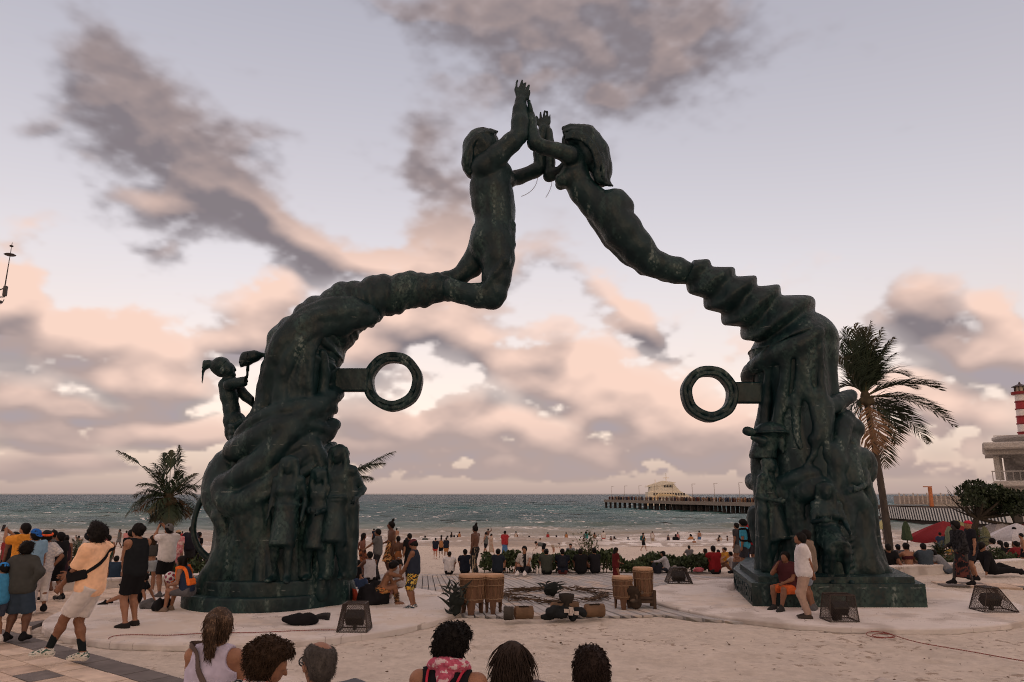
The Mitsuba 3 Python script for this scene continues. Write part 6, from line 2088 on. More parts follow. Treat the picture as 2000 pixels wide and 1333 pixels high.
# --- between the columns
put('bare chested drummer with a topknot and an orange feather loincloth', 762, 1133, 1016, 120, 1.03, skin=DARK, hair=('topbun', INK), bottom=('skirt', print_cloth(((.45, .17, .06), (.05, .03, .02), (.50, .28, .12)), 18)), look=(.3, 1, .1), rh=(.13, .12, .60), lh=(-.13, .05, .5), fat=1.05)
put('woman in a grey T-shirt in profile holding out one hand', 736, 1137, 1034, 84, 1.0, woman=True, skin=BROWN, hair=('short', INK), top=('tee', (.12, .12, .125)), bottom=('trousers', (.03, .03, .035)), lh=(-.1, .26, .60), le=(-.5, -1, -.4), shoes=BLACK)
put('bare chested man in red-brown paint beside the left column', 706, 1130, 1042, -60, 1.0, HIPS, skin=(.17, .060, .036), hair=('long', INK), bottom=('skirt', print_cloth(((.06, .03, .025), (.30, .11, .05)), 16)), fat=1.08)
k, h = put('crouching dancer with bare back and an orange patterned loincloth, hand at his mouth', 742, 1188, 1092, -75, .71, {**BENCH, 'pelvis': (0, 0, .24), 'spine': (0, .55, 1)}, skin=(.20, .095, .055), hair=('curly', INK), bottom=('shorts', print_cloth(((.40, .13, .04), (.02, .02, .02), (.45, .22, .08)), 22)), rh=(.03, .30, .57), lh=(-.05, .32, .38), re=(.6, 0, -1), look=(0, 1, -.35))
for hip, kn, an, s, toe in h.legs:
    F = Field(an - .3, an + .5, .014)
    d = unit(kn - an)
    for j in range(5):
        trimmed(F, an + d * (.03 + .028 * j) * h.H, an + d * (.012 + .028 * j) * h.H, (.036 + .003 * j) * h.H, (.042 + .003 * j) * h.H, 0, start=True)
    obj('ankle_rattle', F.mesh(1), 'cloth', k, color=print_cloth(((.10, .05, .03), (.02, .015, .012), (.30, .16, .07)), 30)(F.mesh(1)[0], h))
put('person in white robes sitting with a feathered headdress and a drum', 781, 1178, 1092, 70, .74, BENCH, skin=BROWN, hair=('long', INK), top=('shirt', (.46, .43, .43)), bottom=('longskirt', print_cloth(((.45, .42, .42), (.40, .22, .20)), 10)), rh=(.08, .24, .42), lh=(-.06, .26, .45), look=(0, 1, -.4),
    extra=lambda k, h, vox: obj('headdress', cap_mesh(h, vox * .8, brim=False), 'cloth', k, color=print_cloth(((.40, .36, .33), (.06, .05, .05), (.30, .12, .06)), 26)(cap_mesh(h, vox * .8, brim=False)[0], h)))
put('boy in a navy tank top, flame print shorts and a maroon cap looking down', 806, 1194, 1055, 82, 1.0, skin=BROWN, hair=('short', INK), top=('tank', (.020, .026, .042)), bottom=('longshorts', print_cloth(((.50, .28, .04), (.015, .02, .03), (.55, .40, .10), (.02, .03, .03)), 11, 3)), cap=((.09, .025, .03), {}), look=(0, 1, -.55),
    rh=(.03, .17, .52), lh=(-.05, .18, .52), fat=1.12, shoes={'colour': sneaker(((.03, .05, .07), (.55, .53, .52)), (.55, .53, .52))})
put('man in a white T-shirt sitting at the back edge of the deck, alone', 877, 1124, 1078, 0, .535, SIT, skin=TAN, hair=('crop', INK), top=('tee', (.54, .53, .56)), bottom=('shorts', BLACK), fat=1.1)
put('bare chested dancer with a topknot standing among the seated people', 928, 1128, 1024, 60, 1.03, skin=DARK, hair=('topbun', INK), bottom=('trousers', lambda v, h: np.where((meshkit.noise(v * V(30, 30, .1), 2) > .72)[:, None], V(.30, .24, .18), V(.02, .02, .022))), look=(.2, 1, .05), rh=(.14, .08, .5))
put('person in navy sitting behind the left drums', 908, 1124, 1074, 5, .535, SIT, skin=TAN, hair=('short', INK), top=('tee', NAVY), bottom=('shorts', BLACK))
put('woman in dark navy with a bun sitting right of the left drums', 972, 1124, 1073, -10, .535, SIT, skin=TAN, woman=True, hair=('bun', INK), top=('tee', (.016, .022, .034)), bottom=('trousers', BLACK), fat=1.1)
put('man in an open white shirt over black, turned to us, leaning on one arm', 1027, 1124, 1068, 165, .535, {**SIT, 'spine': (.1, -.15, 1)}, skin=TAN, hair=('short', INK), top=('shirt', lambda v, h: np.where((np.abs((v - h.chest) @ h.r1) < .035 * h.H)[:, None] & (((v - h.chest) @ h.f1) > 0)[:, None], V(.012, .012, .014), V(.46, .44, .43))), bottom=('trousers', (.02, .02, .025)), rh=(.26, -.05, .03), re=(1, -.4, .2), shoes=WHITE)
put('man in an olive green T-shirt sitting with his back to us', 1068, 1124, 1073, 4, .535, SIT, skin=TAN, hair=('bun', INK), top=('tee', (.045, .052, .045)), bottom=('shorts', BLACK), fat=1.15)
k, h = put('person in navy carrying a dark backpack, sitting on the deck edge', 1099, 1124, 1073, -4, .535, SIT, skin=TAN, hair=('short', INK), top=('tee', NAVY), bottom=('shorts', (.10, .03, .03)))
in_pack('dark backpack on the seated person in navy', h, (.016, .018, .026))
put('broad man in black sitting on the deck edge', 1135, 1124, 1073, 2, .535, SIT, skin=TAN, hair=('short', INK), top=('tee', BLACK), bottom=('trousers', BLACK), fat=1.2)
put('woman in black with a small bun sitting at the right end of the row', 1163, 1123, 1071, 15, .535, SIT, woman=True, skin=TAN, hair=('bun', INK), top=('tee', (.014, .014, .018)), bottom=('trousers', BLACK))
put('child in a grey hooded top sitting on the sand beyond the hedge', 1115, 1094, 1062, 170, .54, SIT, skin=TAN, hair=('short', INK), top=('long', (.14, .15, .17)), bottom=('trousers', (.10, .11, .13)))
put('woman in a long dark red dress standing left of the right drums', 1204, 1152, 1070, -70, 1.0, woman=True, skin=BROWN, hair=('long', INK), top=('tee', (.085, .012, .014)), bottom=('longskirt', (.085, .012, .014)), rh=(.08, .16, .6), lh=(-.08, .16, .6), look=(0, 1, -.3), fat=.95)
put('woman in a white sweatshirt and a dark cap crouching by the hedge', 1303, 1120, 1075, 80, .56, CROSS, woman=True, skin=TAN, hair=('long', INK), top=('long', (.42, .42, .45)), bottom=('trousers', (.03, .035, .05)), cap=(BLACK, {}), lh=(-.12, .36, .26), shoes=WHITE)
put('man in a red T-shirt sitting with his back to us near the right column', 1397, 1119, 1067, 8, .535, SIT, skin=TAN, hair=('crop', INK), top=('tee', (.26, .018, .022)), bottom=('shorts', (.03, .03, .03)), fat=1.1)
put('person in a yellow top and a cap sitting beyond the red T-shirt', 1420, 1108, 1068, 100, .54, SIT, skin=TAN, hair=('short', INK), top=('tee', (.40, .19, .03)), bottom=('shorts', (.08, .06, .05)), cap=((.35, .34, .34), {}))
put('person in brown sitting left of the red T-shirt', 1382, 1108, 1072, 60, .54, SIT, woman=True, skin=BROWN, hair=('long', INK), top=('tank', (.10, .06, .04)), bottom=('shorts', (.05, .05, .05)))
put('man in a dark blue shirt sitting on the edge of the right plinth', 1458, 1124, 1056, 75, .70, {**BENCH, 'pelvis': (0, 0, .22)}, skin=TAN, hair=('short', INK), top=('tee', (.012, .028, .060)), bottom=('trousers', (.10, .10, .11)), fat=1.15, shoes=BLACK)
k, h = put('young man in a cyan shirt beside the right column', 1459, 1128, 1016, 55, 1.0, skin=TAN, hair=('curly', INK), top=('tee', (.06, .32, .46)), bottom=('shorts', (.04, .04, .05)), look=(0, 1, -.25), shoes=BLACK)
in_pack('black backpack on the young man in cyan', h, BLACK)
put('man in a red shirt behind the cyan shirt', 1472, 1122, 1006, 20, 1.0, skin=TAN, hair=('crop', INK), top=('tee', (.38, .02, .03)), bottom=('shorts', (.04, .04, .05)), shoes=BLACK)

# --- by the right column
q = ground(1545, 1190, .06)
put('man in maroon and orange shorts sitting on the plinth, hand at his chin', 1540, 1190, 1078, 128, .755, BENCH, base=(q[0], q[1], .06), skin=BROWN, hair=('short', INK), top=('tee', (.060, .018, .022)), bottom=('longshorts', (.48, .10, .03)), rh=(.06, .17, .585), re=(.7, .1, -1), lh=(-.05, .2, .36), fat=1.15, shoes=(.03, .03, .03), look=(.0, 1, .05), lf=(-.06, .32, .045), rf=(.10, .24, .045))
put('man in a white T-shirt and beige trousers, hands behind his back', 1578, 1215, 1041, 74, 1.0, BEHIND, skin=BROWN, hair=('short', INK), top=('tee', (.56, .54, .56)), bottom=('trousers', (.34, .24, .195)), shoes=(.05, .04, .035), look=(0, 1, .25), fat=1.12)
k, h = put('man in a sand coloured polo shirt and denim shorts behind the white T-shirt', 1588, 1199, 1035, 58, 1.0, skin=BROWN, hair=('crop', INK), top=('tee', (.17, .13, .105)), bottom=('shorts', (.16, .19, .24)), shoes=GREY, look=(0, 1, .15), rh=(.10, .12, .52), fat=1.08)
fl = thing('bouquet', 'small bunch of red and white flowers held by the man in the polo shirt', 'flowers')
rng = np.random.default_rng(77)
c0 = h.arms[0][2] + V(.10, -.05, .02)
for i in range(14):
    p = c0 + rng.normal(0, .035, 3)
    obj('blossom', (trimesh.creation.icosphere(1, .017).vertices + p, trimesh.creation.icosphere(1, .017).faces), 'cloth', fl, color=((.45, .05, .06), (.55, .5, .5), (.4, .2, .2))[i % 3])
obj('stems', join(*[sweep([h.arms[0][2], c0 + rng.normal(0, .03, 3)], .004, 4) for i in range(6)]), 'leaf', fl, color=(.04, .06, .03))
# --- the right
LB = {**LEANBACK}
put('man in black leaning back on the seat wall beside the palm trunk', 1738, 1118, 1062, -20, .52, LB, skin=BROWN, hair=('short', INK), top=('tee', BLACK), bottom=('trousers', BLACK), fat=1.05)
put('woman with a bun and bare shoulders in dark red sitting on the right wall', 1778, 1119, 1062, 10, .535, SIT, woman=True, skin=TAN, hair=('bun', INK), top=('bikini', (.05, .012, .016)), bottom=('trousers', BLACK), fat=1.1)
put('man in a slate blue T-shirt sitting on the right wall', 1811, 1119, 1062, -3, .535, SIT, skin=TAN, hair=('crop', INK), top=('tee', (.045, .062, .080)), bottom=('shorts', BLACK), fat=1.15)
put('person in a pale grey T-shirt bending forward on the right wall', 1851, 1119, 1076, 40, .45, {**SIT, 'spine': (0, .8, 1)}, skin=TAN, hair=('short', INK), top=('tee', (.17, .18, .20)), bottom=('shorts', (.08, .10, .13)))
put('costumed man in black with a tall mask and feathers leaning on one leg', 1886, 1146, 1019, 95, 1.0, skin=(.035, .03, .03), hair=('curly', INK), top=('long', print_cloth(((.010, .010, .013), (.03, .03, .035), (.012, .012, .014)), 14)), bottom=('longskirt', print_cloth(((.010, .010, .013), (.10, .035, .03), (.02, .02, .024)), 9)), spine=(0, .12, 1), rf=(.05, .16, .045), lf=(-.05, -.10, .045), fat=1.15, shoes=BLACK, rh=(.1, .18, .6), lh=(-.1, .15, .55))
put('man in a red head scarf and black shirt behind the costumed man', 1906, 1137, 1018, 80, 1.0, skin=TAN, hair=None, cap=((.45, .02, .05), {'brim': False}), top=('tee', (.013, .013, .018)), bottom=('shorts', (.02, .022, .03)), rh=(.08, .15, .55), fat=1.05, shoes=BLACK)
put('man in black reclining against the right wall with outstretched legs', 1938, 1126, 1058, -82, .53, {**LEANBACK, 'rf': (.08, .50, .045), 'lf': (-.05, .47, .06)}, skin=BROWN, hair=('short', INK), top=('long', BLACK), bottom=('trousers', BLACK), shoes=BLACK, fat=1.05)
put('man in a white T-shirt sitting under the printed parasol', 1948, 1104, 1052, 20, .535, SIT, skin=TAN, hair=('short', INK), top=('tee', (.45, .42, .42)), bottom=('shorts', BLACK))
put('person in an orange top sitting behind the reclining man', 1916, 1104, 1066, 60, .535, SIT, woman=True, skin=TAN, hair=('long', INK), top=('tee', (.40, .14, .04)), bottom=('shorts', BLACK))
put('man in a dark red shirt sitting at the right edge', 1994, 1108, 1058, 10, .535, SIT, skin=BROWN, hair=('crop', INK), top=('tee', (.16, .02, .025)), bottom=('trousers', BLACK), fat=1.2)
put('person in black sitting left of the man in dark red', 1972, 1106, 1060, -20, .535, SIT, skin=BROWN, hair=('short', INK), top=('tee', BLACK), bottom=('trousers', BLACK))
# --- more of the crowd, further back
for lab, px, py, pt, fc, sz, po, kw in (
        ('woman in a black top watching from behind the orange shirt', 14, 1176, 1040, 60, 1.0, STAND, dict(woman=True, hair=('long', INK), top=('tank', BLACK), bottom=('trousers', GREY))),
        ('man in a grey vest behind the checked shirt', 92, 1160, 1036, 80, 1.0, STAND, dict(hair=('crop', INK), top=('tank', GREY), bottom=('shorts', (.25, .22, .2)))),
        ('woman in a dark dress left of the small spiky palm', 118, 1150, 1046, 40, 1.0, STAND, dict(woman=True, hair=('bun', INK), top=('tank', (.04, .02, .03)), bottom=('skirt', (.04, .02, .03)))),
        ('man in a maroon T-shirt standing right of the small spiky palm', 186, 1140, 1040, 30, 1.0, STAND, dict(hair=('short', INK), top=('tee', (.10, .025, .03)), bottom=('shorts', (.06, .06, .07)))),
        ('woman sitting on the left wall in a pale blouse', 176, 1143, 1092, 40, .54, SIT, dict(woman=True, hair=('long', BRUN), top=('tee', (.40, .36, .34)), bottom=('shorts', BLACK))),
        ('person in dark green sitting at the right of the left wall', 300, 1136, 1090, 20, .54, SIT, dict(hair=('short', INK), top=('tee', (.02, .035, .025)), bottom=('shorts', BLACK))),
        ('man in black standing just left of the curled bronze band', 382, 1122, 1040, -30, 1.0, STAND, dict(hair=('short', INK), top=('tee', BLACK), bottom=('trousers', (.05, .05, .06)))),
        ('man in a white vest sitting between the painted man and the drummer', 722, 1140, 1078, 30, .54, SIT, dict(hair=('short', INK), top=('tank', (.44, .43, .44)), bottom=('shorts', BLACK))),
        ('man in black by the white robed drummer', 798, 1136, 1060, 40, .8, STAND, dict(hair=('crop', INK), top=('tee', BLACK), bottom=('trousers', BLACK))),
        ('seated woman in black beside the palm trunk', 1722, 1116, 1068, 20, .54, SIT, dict(woman=True, hair=('long', INK), top=('tee', BLACK), bottom=('trousers', BLACK))),
        ('man in a brown shirt sitting behind the slate blue T-shirt', 1832, 1108, 1066, -30, .54, SIT, dict(hair=('short', INK), top=('tee', (.08, .05, .035)), bottom=('shorts', BLACK))),
        ('woman in teal sitting behind the costumed man', 1872, 1106, 1066, 10, .54, SIT, dict(woman=True, hair=('bun', INK), top=('tank', (.03, .10, .10)), bottom=('shorts', BLACK))),
        ('man in a pink shirt sitting under the striped parasol', 1932, 1096, 1050, 0, .54, SIT, dict(hair=('crop', INK), top=('tee', (.35, .12, .13)), bottom=('shorts', BLACK))),
        ('woman in black sitting between white and red at the right', 1962, 1100, 1056, 30, .54, SIT, dict(woman=True, hair=('long', INK), top=('tank', BLACK), bottom=('shorts', BLACK))),
        ('man in dark clothes standing behind the printed parasol', 1990, 1098, 1030, 20, 1.0, STAND, dict(hair=('short', INK), top=('tee', (.03, .03, .04)), bottom=('shorts', (.10, .08, .07)))),
        ('woman in an ochre top sitting behind the red T-shirt', 1406, 1106, 1074, 20, .54, SIT, dict(woman=True, hair=('bun', INK), top=('tee', (.25, .15, .05)), bottom=('trousers', BLACK))),
        ('man in a faded black shirt standing left of the cyan shirt', 1444, 1108, 1022, 40, 1.0, STAND, dict(hair=('short', INK), top=('tee', (.035, .035, .04)), bottom=('shorts', (.12, .11, .11)))),
        ('child in white sitting left of the blue shirt on the plinth', 1432, 1116, 1078, 60, .54, SIT, dict(hair=('short', INK), top=('tee', (.42, .40, .40)), bottom=('shorts', (.2, .1, .06)))),
        ('person in grey sitting behind the hedge at its right end', 1348, 1096, 1066, 10, .54, SIT, dict(hair=('short', INK), top=('tee', (.09, .09, .10)), bottom=('shorts', BLACK))),
        ('woman in a red top far back at the left edge', 8, 1150, 1046, 20, 1.0, STAND, dict(woman=True, hair=('long', INK), top=('tee', (.22, .03, .035)), bottom=('shorts', BLACK))),
        ('man in a tan shirt behind the bright blue cap', 62, 1146, 1044, 60, 1.0, STAND, dict(hair=('crop', INK), top=('tee', (.26, .19, .13)), bottom=('shorts', (.08, .08, .09)))),
        ('woman in navy behind the black cap', 110, 1140, 1052, -20, 1.0, STAND, dict(woman=True, hair=('bun', INK), top=('tee', NAVY), bottom=('trousers', BLACK))),
        ('man in a green vest between the peach and black shirts', 204, 1138, 1046, 50, 1.0, STAND, dict(hair=('short', INK), top=('tank', (.04, .07, .045)), bottom=('shorts', (.10, .09, .08)))),
        ('woman in an orange dress beyond the tank top man', 268, 1134, 1050, 10, 1.0, STAND, dict(woman=True, hair=('long', BRUN), top=('tank', (.35, .13, .05)), bottom=('skirt', (.35, .13, .05)))),
        ('man in a grey shirt sitting right of the pink dress', 352, 1138, 1088, -10, .54, SIT, dict(hair=('short', INK), top=('tee', GREY), bottom=('shorts', BLACK))),
        ('woman in black crouching by the black bags', 690, 1150, 1092, -40, .56, CROSS, dict(woman=True, hair=('bun', INK), top=('tee', BLACK), bottom=('trousers', BLACK))),
        ('man with a white headband behind the flame print shorts', 776, 1134, 1048, 30, 1.0, STAND, dict(hair=('short', INK), top=None, bottom=('skirt', (.30, .12, .05)))),
        ('man in a navy cap sitting at the left end of the red umbrella', 1760, 1110, 1064, 0, .54, SIT, dict(hair=('short', INK), cap=NAVY, top=('tee', (.06, .06, .07)), bottom=('shorts', BLACK))),
        ('woman in mustard sitting beyond the pale grey T-shirt', 1862, 1100, 1064, 20, .54, SIT, dict(woman=True, hair=('long', INK), top=('tee', (.28, .18, .04)), bottom=('shorts', BLACK))),
        ('man in dark blue standing behind the folded pale parasol', 1842, 1098, 1040, -20, 1.0, STAND, dict(hair=('crop', INK), top=('tee', (.02, .035, .07)), bottom=('shorts', (.15, .13, .11)))),
        ('woman in a white dress far right below the sea grape', 1928, 1090, 1040, 30, 1.0, STAND, dict(woman=True, hair=('bun', INK), top=('tank', (.42, .40, .39)), bottom=('skirt', (.42, .40, .39)))),
        ('man in black shorts standing at the far right edge', 2004, 1112, 1042, 60, 1.0, STAND, dict(hair=('short', INK), top=None, bottom=('shorts', BLACK)))):
    put(lab, px, py, pt, fc, sz, po, skin=(TAN, BROWN, DARK)[px % 3], **kw)

# --- the seated people in the foreground, backs to us


def front_sitter(label, px, ptop, Y, face, **kw):
    H = 1.86
    z = spot(px, ptop, Y)[2] - (.745 if kw.get('hairlift') is None else kw.pop('hairlift')) * H
    p = spot(px, ptop, Y)
    return put(label, px, 0, 0, face, 1, BENCH, base=(p[0], Y, z), H=H, vox=.012, **kw)


k, h = front_sitter('woman with a streaked ponytail and a sleeveless lilac top in the foreground', 418, 1200, 6.2, -8, woman=True, skin=TAN, fat=1.0,
                    hair=('pony', lambda v, h: np.where((meshkit.noise(v * V(190, 190, 12), 3) > .64)[:, None], V(.115, .075, .050), V(.050, .032, .022))), top=('tank', (.42, .39, .50)), bottom=('shorts', (.05, .05, .06)), look=(-.15, 1, .05))
bag = thing('bag', 'patterned black bag on a brown strap across the lilac top', 'bag')
q = [h.chest + h.r1 * a * h.H + h.f1 * b * h.H + h.up * c * h.H for a, b, c in ((-.06, .05, .11), (-.05, -.02, .118), (-.035, -.075, .07), (.02, -.085, -.02), (.08, -.072, -.12), (.105, -.02, -.2))]
strap(bag, 'strap', q, .042, (.10, .075, .07), on=h)
q = [h.chest + h.r1 * a * h.H + h.f1 * b * h.H + h.up * c * h.H for a, b, c in ((-.10, -.01, -.05), (-.075, -.07, -.09), (0, -.078, -.16), (.08, -.065, -.19))]
strap(bag, 'strap', q, .042, (.10, .075, .07), on=h)
F = Field(h.pel - .35, h.pel + .45, .012)
F.box(h.mid + h.r1 * .115 * h.H - h.f1 * .03 * h.H, V(.035, .06, .09) * h.H, None, .03)
mm = F.mesh(2)
obj('pouch', mm, 'cloth', bag, color=print_cloth(((.012, .014, .018), (.02, .03, .04), (.40, .38, .36)), 28, 4)(mm[0], None))
k, h = front_sitter('person with curly dark hair and a floral top in the foreground', 497, 1268, 5.6, -70, woman=True, skin=TAN, fat=1.25, hair=('curly', BRUN), top=('tee', print_cloth(((.45, .30, .27), (.40, .10, .08), (.50, .42, .40), (.18, .16, .20)), 22, 5)), bottom=('trousers', (.05, .05, .06)), look=(.1, 1, -.4), head=1.06)
k, h = front_sitter('balding grey haired man with dark framed glasses in the foreground', 626, 1268, 4.8, 12, skin=(.24, .125, .085), fat=1.2, hair=('bald', (.055, .050, .048)), top=('shirt', (.10, .11, .13)), bottom=('trousers', (.04, .04, .05)), look=(-.35, 1, -.1))
hh = .134 * h.H
at = lambda x, y, z: h.head + (h.hr * x + h.hf * y + h.hu * z) * hh
gl = thing('glasses', 'dark framed glasses on the balding man', 'glasses')
for s in (-1, 1):
    obj('temple', sweep([at(.40 * s, -.08, .03), at(.405 * s, .15, .06), at(.36 * s, .46, .05)], .0045, 6), 'paint', gl, color=(.012, .012, .013))
    obj('rim', sweep([at(.19 * s + .15 * math.cos(a), .52, .03 + .12 * math.sin(a)) for a in np.linspace(0, 2 * np.pi, 18)], .0045, 5, caps=False), 'paint', gl, color=(.012, .012, .013))
k, h = front_sitter('man in a black tank top with a pink bandana in the foreground', 872, 1236, 5.3, -14, skin=TAN, fat=1.08, hair=('wavy', INK), top=('tank', (.010, .010, .013)), bottom=('shorts', BLACK), look=(.3, 1, -.45))
F = Field(h.neck - .3, h.neck + .3, .010)
for i in range(14):
    a = i * 2 * np.pi / 14
    b2 = (i + 1) * 2 * np.pi / 14
    pt = lambda a: h.neck + h.r1 * .062 * h.H * math.cos(a) + h.f1 * .058 * h.H * math.sin(a) + h.up * (.028 - .018 * math.sin(a)) * h.H
    F.cap(pt(a), pt(b2), .021 * h.H, k=.01)
F.cap(h.neck - h.f1 * .05 * h.H, h.neck - h.f1 * .075 * h.H - h.up * .045 * h.H, .035 * h.H, .012 * h.H, .02)
F.rough(.012, 26, 4)
mm = F.mesh(2)
obj('bandana', mm, 'cloth', k, color=print_cloth(((.40, .085, .14), (.36, .07, .12), (.42, .10, .16), (.55, .42, .45)), 34, 6)(mm[0], h))
for s in (-1, 1):
    strap(k, 'red_strap', [h.chest + h.r1 * a * s * h.H + h.f1 * b * h.H + h.up * c * h.H for a, b, c in ((.066, .03, .112), (.066, -.03, .120), (.052, -.084, .066), (.034, -.094, -.03), (.02, -.094, -.12))], .016, (.40, .03, .06))
front_sitter('woman with long wavy brown hair in the foreground', 1003, 1270, 5.4, 6, woman=True, skin=TAN, hair=('long', (.030, .021, .017)), top=('tee', (.10, .08, .09)), bottom=('trousers', (.04, .04, .05)), look=(.1, 1, .05))
front_sitter('dark haired person at the bottom, right of the long wavy hair', 1155, 1285, 5.1, -4, skin=TAN, hair=('wavy', (.020, .013, .011)), top=('tee', (.05, .05, .06)), bottom=('trousers', (.04, .04, .05)), look=(0, 1, 0))

# --- the people on the beach and in the surf
SHIRTS = {'k': BLACK, 'n': NAVY, 'w': (.50, .47, .46), 'r': (.30, .03, .035), 't': (.04, .22, .22), 'b': (.05, .12, .24), 'y': (.38, .36, .06), 'g': (.10, .11, .11), 'p': (.45, .20, .20), 'o': (.35, .16, .07), 's': None, 'd': (.40, .33, .28)}
WORD = {'k': 'black', 'n': 'navy', 'w': 'white', 'r': 'red', 't': 'teal', 'b': 'blue', 'y': 'lime green', 'g': 'grey', 'p': 'pink', 'o': 'orange', 'd': 'cream'}
TROU = {'k': BLACK, 'r': (.40, .04, .04), 'b': (.06, .14, .28), 'g': (.12, .12, .13), 'o': (.40, .18, .07), 'w': (.48, .46, .45), 'd': (.35, .28, .22), 'n': (.02, .025, .04)}
# px, feet, top, pose, facing, shirt, trousers, woman, what it stands by
ROW = [(840, 1061, 1032, 'u', 20, 's', 'd', 0, 'at the waterline left of the group in red shorts'), (850, 1093, 1051, 'u', 5, 'n', 'r', 0, 'and red shorts walking on the sand'), (861, 1090, 1050, 'u', 10, 'o', 'k', 1, 'beside the red shorts'), (871, 1091, 1050, 'u', -5, 'n', 'o', 1, 'right of the pair on the sand'),
       (883, 1063, 1046, 'i', 0, 'w', 'k', 0, 'sitting left in the row at the waterline'), (893, 1063, 1047, 'i', 0, 's', 'k', 1, 'sitting in the row at the waterline behind the drums'), (904, 1063, 1046, 'i', 0, 'w', 'k', 1, 'sitting right in the row at the waterline'), (917, 1063, 1050, 'i', 30, 'g', 'k', 0, 'sitting by the water left of the topknot dancer'),
       (949, 1086, 1040, 'w', 60, 'g', 'k', 1, 'walking right of the topknot dancer'), (959, 1084, 1043, 'w', -60, 'd', 'd', 1, 'in a long pale wrap on the sand'), (970, 1060, 1033, 'h', 0, 's', 'w', 0, 'raising an arm at the waterline'), (986, 1091, 1037, 'u', -30, 'r', 'b', 0, 'with blue shorts right of the wrap'),
       (1060, 1088, 1059, 'e', 60, 'g', 'k', 0, 'bending over bags, the left of two'), (1082, 1085, 1062, 'e', -60, 'w', 'd', 0, 'bending over bags, the right of two'), (1068, 1060, 1040, 'u', 10, 'o', 'k', 1, 'left of the teal towel at the waterline'), (1084, 1059, 1039, 'h', 0, 't', 't', 1, 'at the waterline'), (1093, 1059, 1040, 'u', 10, 's', 'k', 1, 'between teal and white at the waterline'), (1103, 1059, 1037, 'u', 0, 'w', 'r', 0, 'and red shorts at the waterline'),
       (1161, 1061, 1049, 'i', 20, 'b', 'k', 0, 'sitting alone at the waterline'), (1205, 1060, 1044, 'i', -20, 'k', 'k', 0, 'sitting left of the middle group at the waterline'), (1211, 1059, 1037, 'u', 20, 's', 'b', 0, 'in the middle group at the waterline'), (1225, 1060, 1044, 'i', 40, 'o', 'o', 1, 'sitting in the middle group at the waterline'), (1235, 1058, 1035, 'u', 30, 'n', 'k', 0, 'in the middle group at the waterline'), (1242, 1058, 1041, 'u', -40, 'r', 'k', 1, 'in the middle group at the waterline'),
       (1257, 1077, 1041, 'w', -80, 'k', 'k', 0, 'striding along the beach with a teal backpack'), (1301, 1058, 1040, 'u', 0, 'n', 'k', 0, 'standing in the shallows left of lime green'), (1308, 1058, 1041, 'u', 30, 'y', 'k', 0, 'standing in the shallows'), (1321, 1058, 1038, 'u', 10, 'k', 'k', 1, 'in a long dark wrap at the waterline'), (1358, 1059, 1041, 'i', 40, 'g', 'k', 0, 'sitting in the shallows right of the dark wrap'),
       (1416, 1062, 1045, 'i', 0, 'g', 'k', 0, 'sitting on the sand left of the right column'), (1429, 1056, 1035, 'u', 0, 'g', 'g', 0, 'near the right column at the waterline'), (1436, 1057, 1037, 'u', 40, 'r', 'k', 1, 'near the right column at the waterline'), (1447, 1056, 1038, 'u', 0, 'w', 'w', 0, 'near the right column at the waterline'), (1442, 1061, 1047, 'i', 60, 'o', 'k', 1, 'sitting near the right column'),
       (101, 1066, 1034, 'u', 0, 's', 'k', 0, 'bare backed behind the white checked shirt'), (128, 1062, 1030, 'u', 10, 'g', 'd', 0, 'at the waterline above the black cap'), (138, 1063, 1035, 'u', 30, 'w', 'g', 1, 'at the waterline right of the black cap'), (151, 1066, 1047, 'i', 0, 's', 'b', 1, 'sitting at the waterline at the left'), (231, 1072, 1034, 'w', 150, 'g', 'g', 0, 'in a checked shirt walking behind the tank top man'), (244, 1071, 1037, 'u', 20, 'p', 'd', 1, 'beside the checked shirt'),
       (400, 1064, 1052, 'i', 20, 's', 'k', 1, 'sitting in the surf left of the left column'), (408, 1063, 1041, 'u', -30, 'p', 'p', 1, 'in the surf left of the left column'), (354, 1066, 1038, 'u', 20, 'r', 'k', 0, 'at the waterline right of the pink hat'), (715, 1062, 1049, 'i', 10, 'n', 'k', 0, 'sitting at the waterline right of the left column'), (722, 1062, 1046, 'i', -10, 'w', 'k', 0, 'sitting at the waterline by the navy shirt'), (752, 1064, 1033, 'u', 60, 'n', 'k', 0, 'at the waterline behind the topknot drummer'), (793, 1080, 1051, 'i', 0, 'n', 'n', 0, 'crouching by a dark bundle on the sand'), (812, 1064, 1050, 'i', 20, 'p', 'k', 1, 'sitting by the waterline behind the maroon cap'),
       (1722, 1058, 1044, 'i', 20, 'o', 'k', 1, 'sitting on the sand by the palm trunk'), (1732, 1060, 1046, 'i', -20, 'p', 'k', 0, 'second sitter on the sand by the palm trunk'), (1747, 1058, 1042, 'i', 0, 'n', 'k', 0, 'sitting on the sand left of the folded parasol'), (1788, 1060, 1044, 'i', 10, 'k', 'k', 0, 'sitting at the left under the red parasol'), (1804, 1060, 1043, 'i', -10, 't', 'k', 0, 'second under the red parasol'), (1818, 1060, 1044, 'i', 0, 'n', 'k', 1, 'third under the red parasol'), (1831, 1060, 1043, 'i', 20, 'p', 'k', 1, 'fourth under the red parasol'),
       (1756, 1062, 1048, 'i', 20, 'g', 'k', 0, 'right of the folded parasol'), (1896, 1064, 1046, 'i', 0, 'b', 'k', 0, 'beyond the red head scarf'), (1935, 1064, 1042, 'u', 0, 'r', 'k', 1, 'by the parasols at the right'), (1972, 1064, 1040, 'u', 20, 's', 'o', 1, 'walking beyond the printed parasol'), (1727, 990, 978, 'u', 0, 'k', 'k', 0, 'far out beyond the palm')]
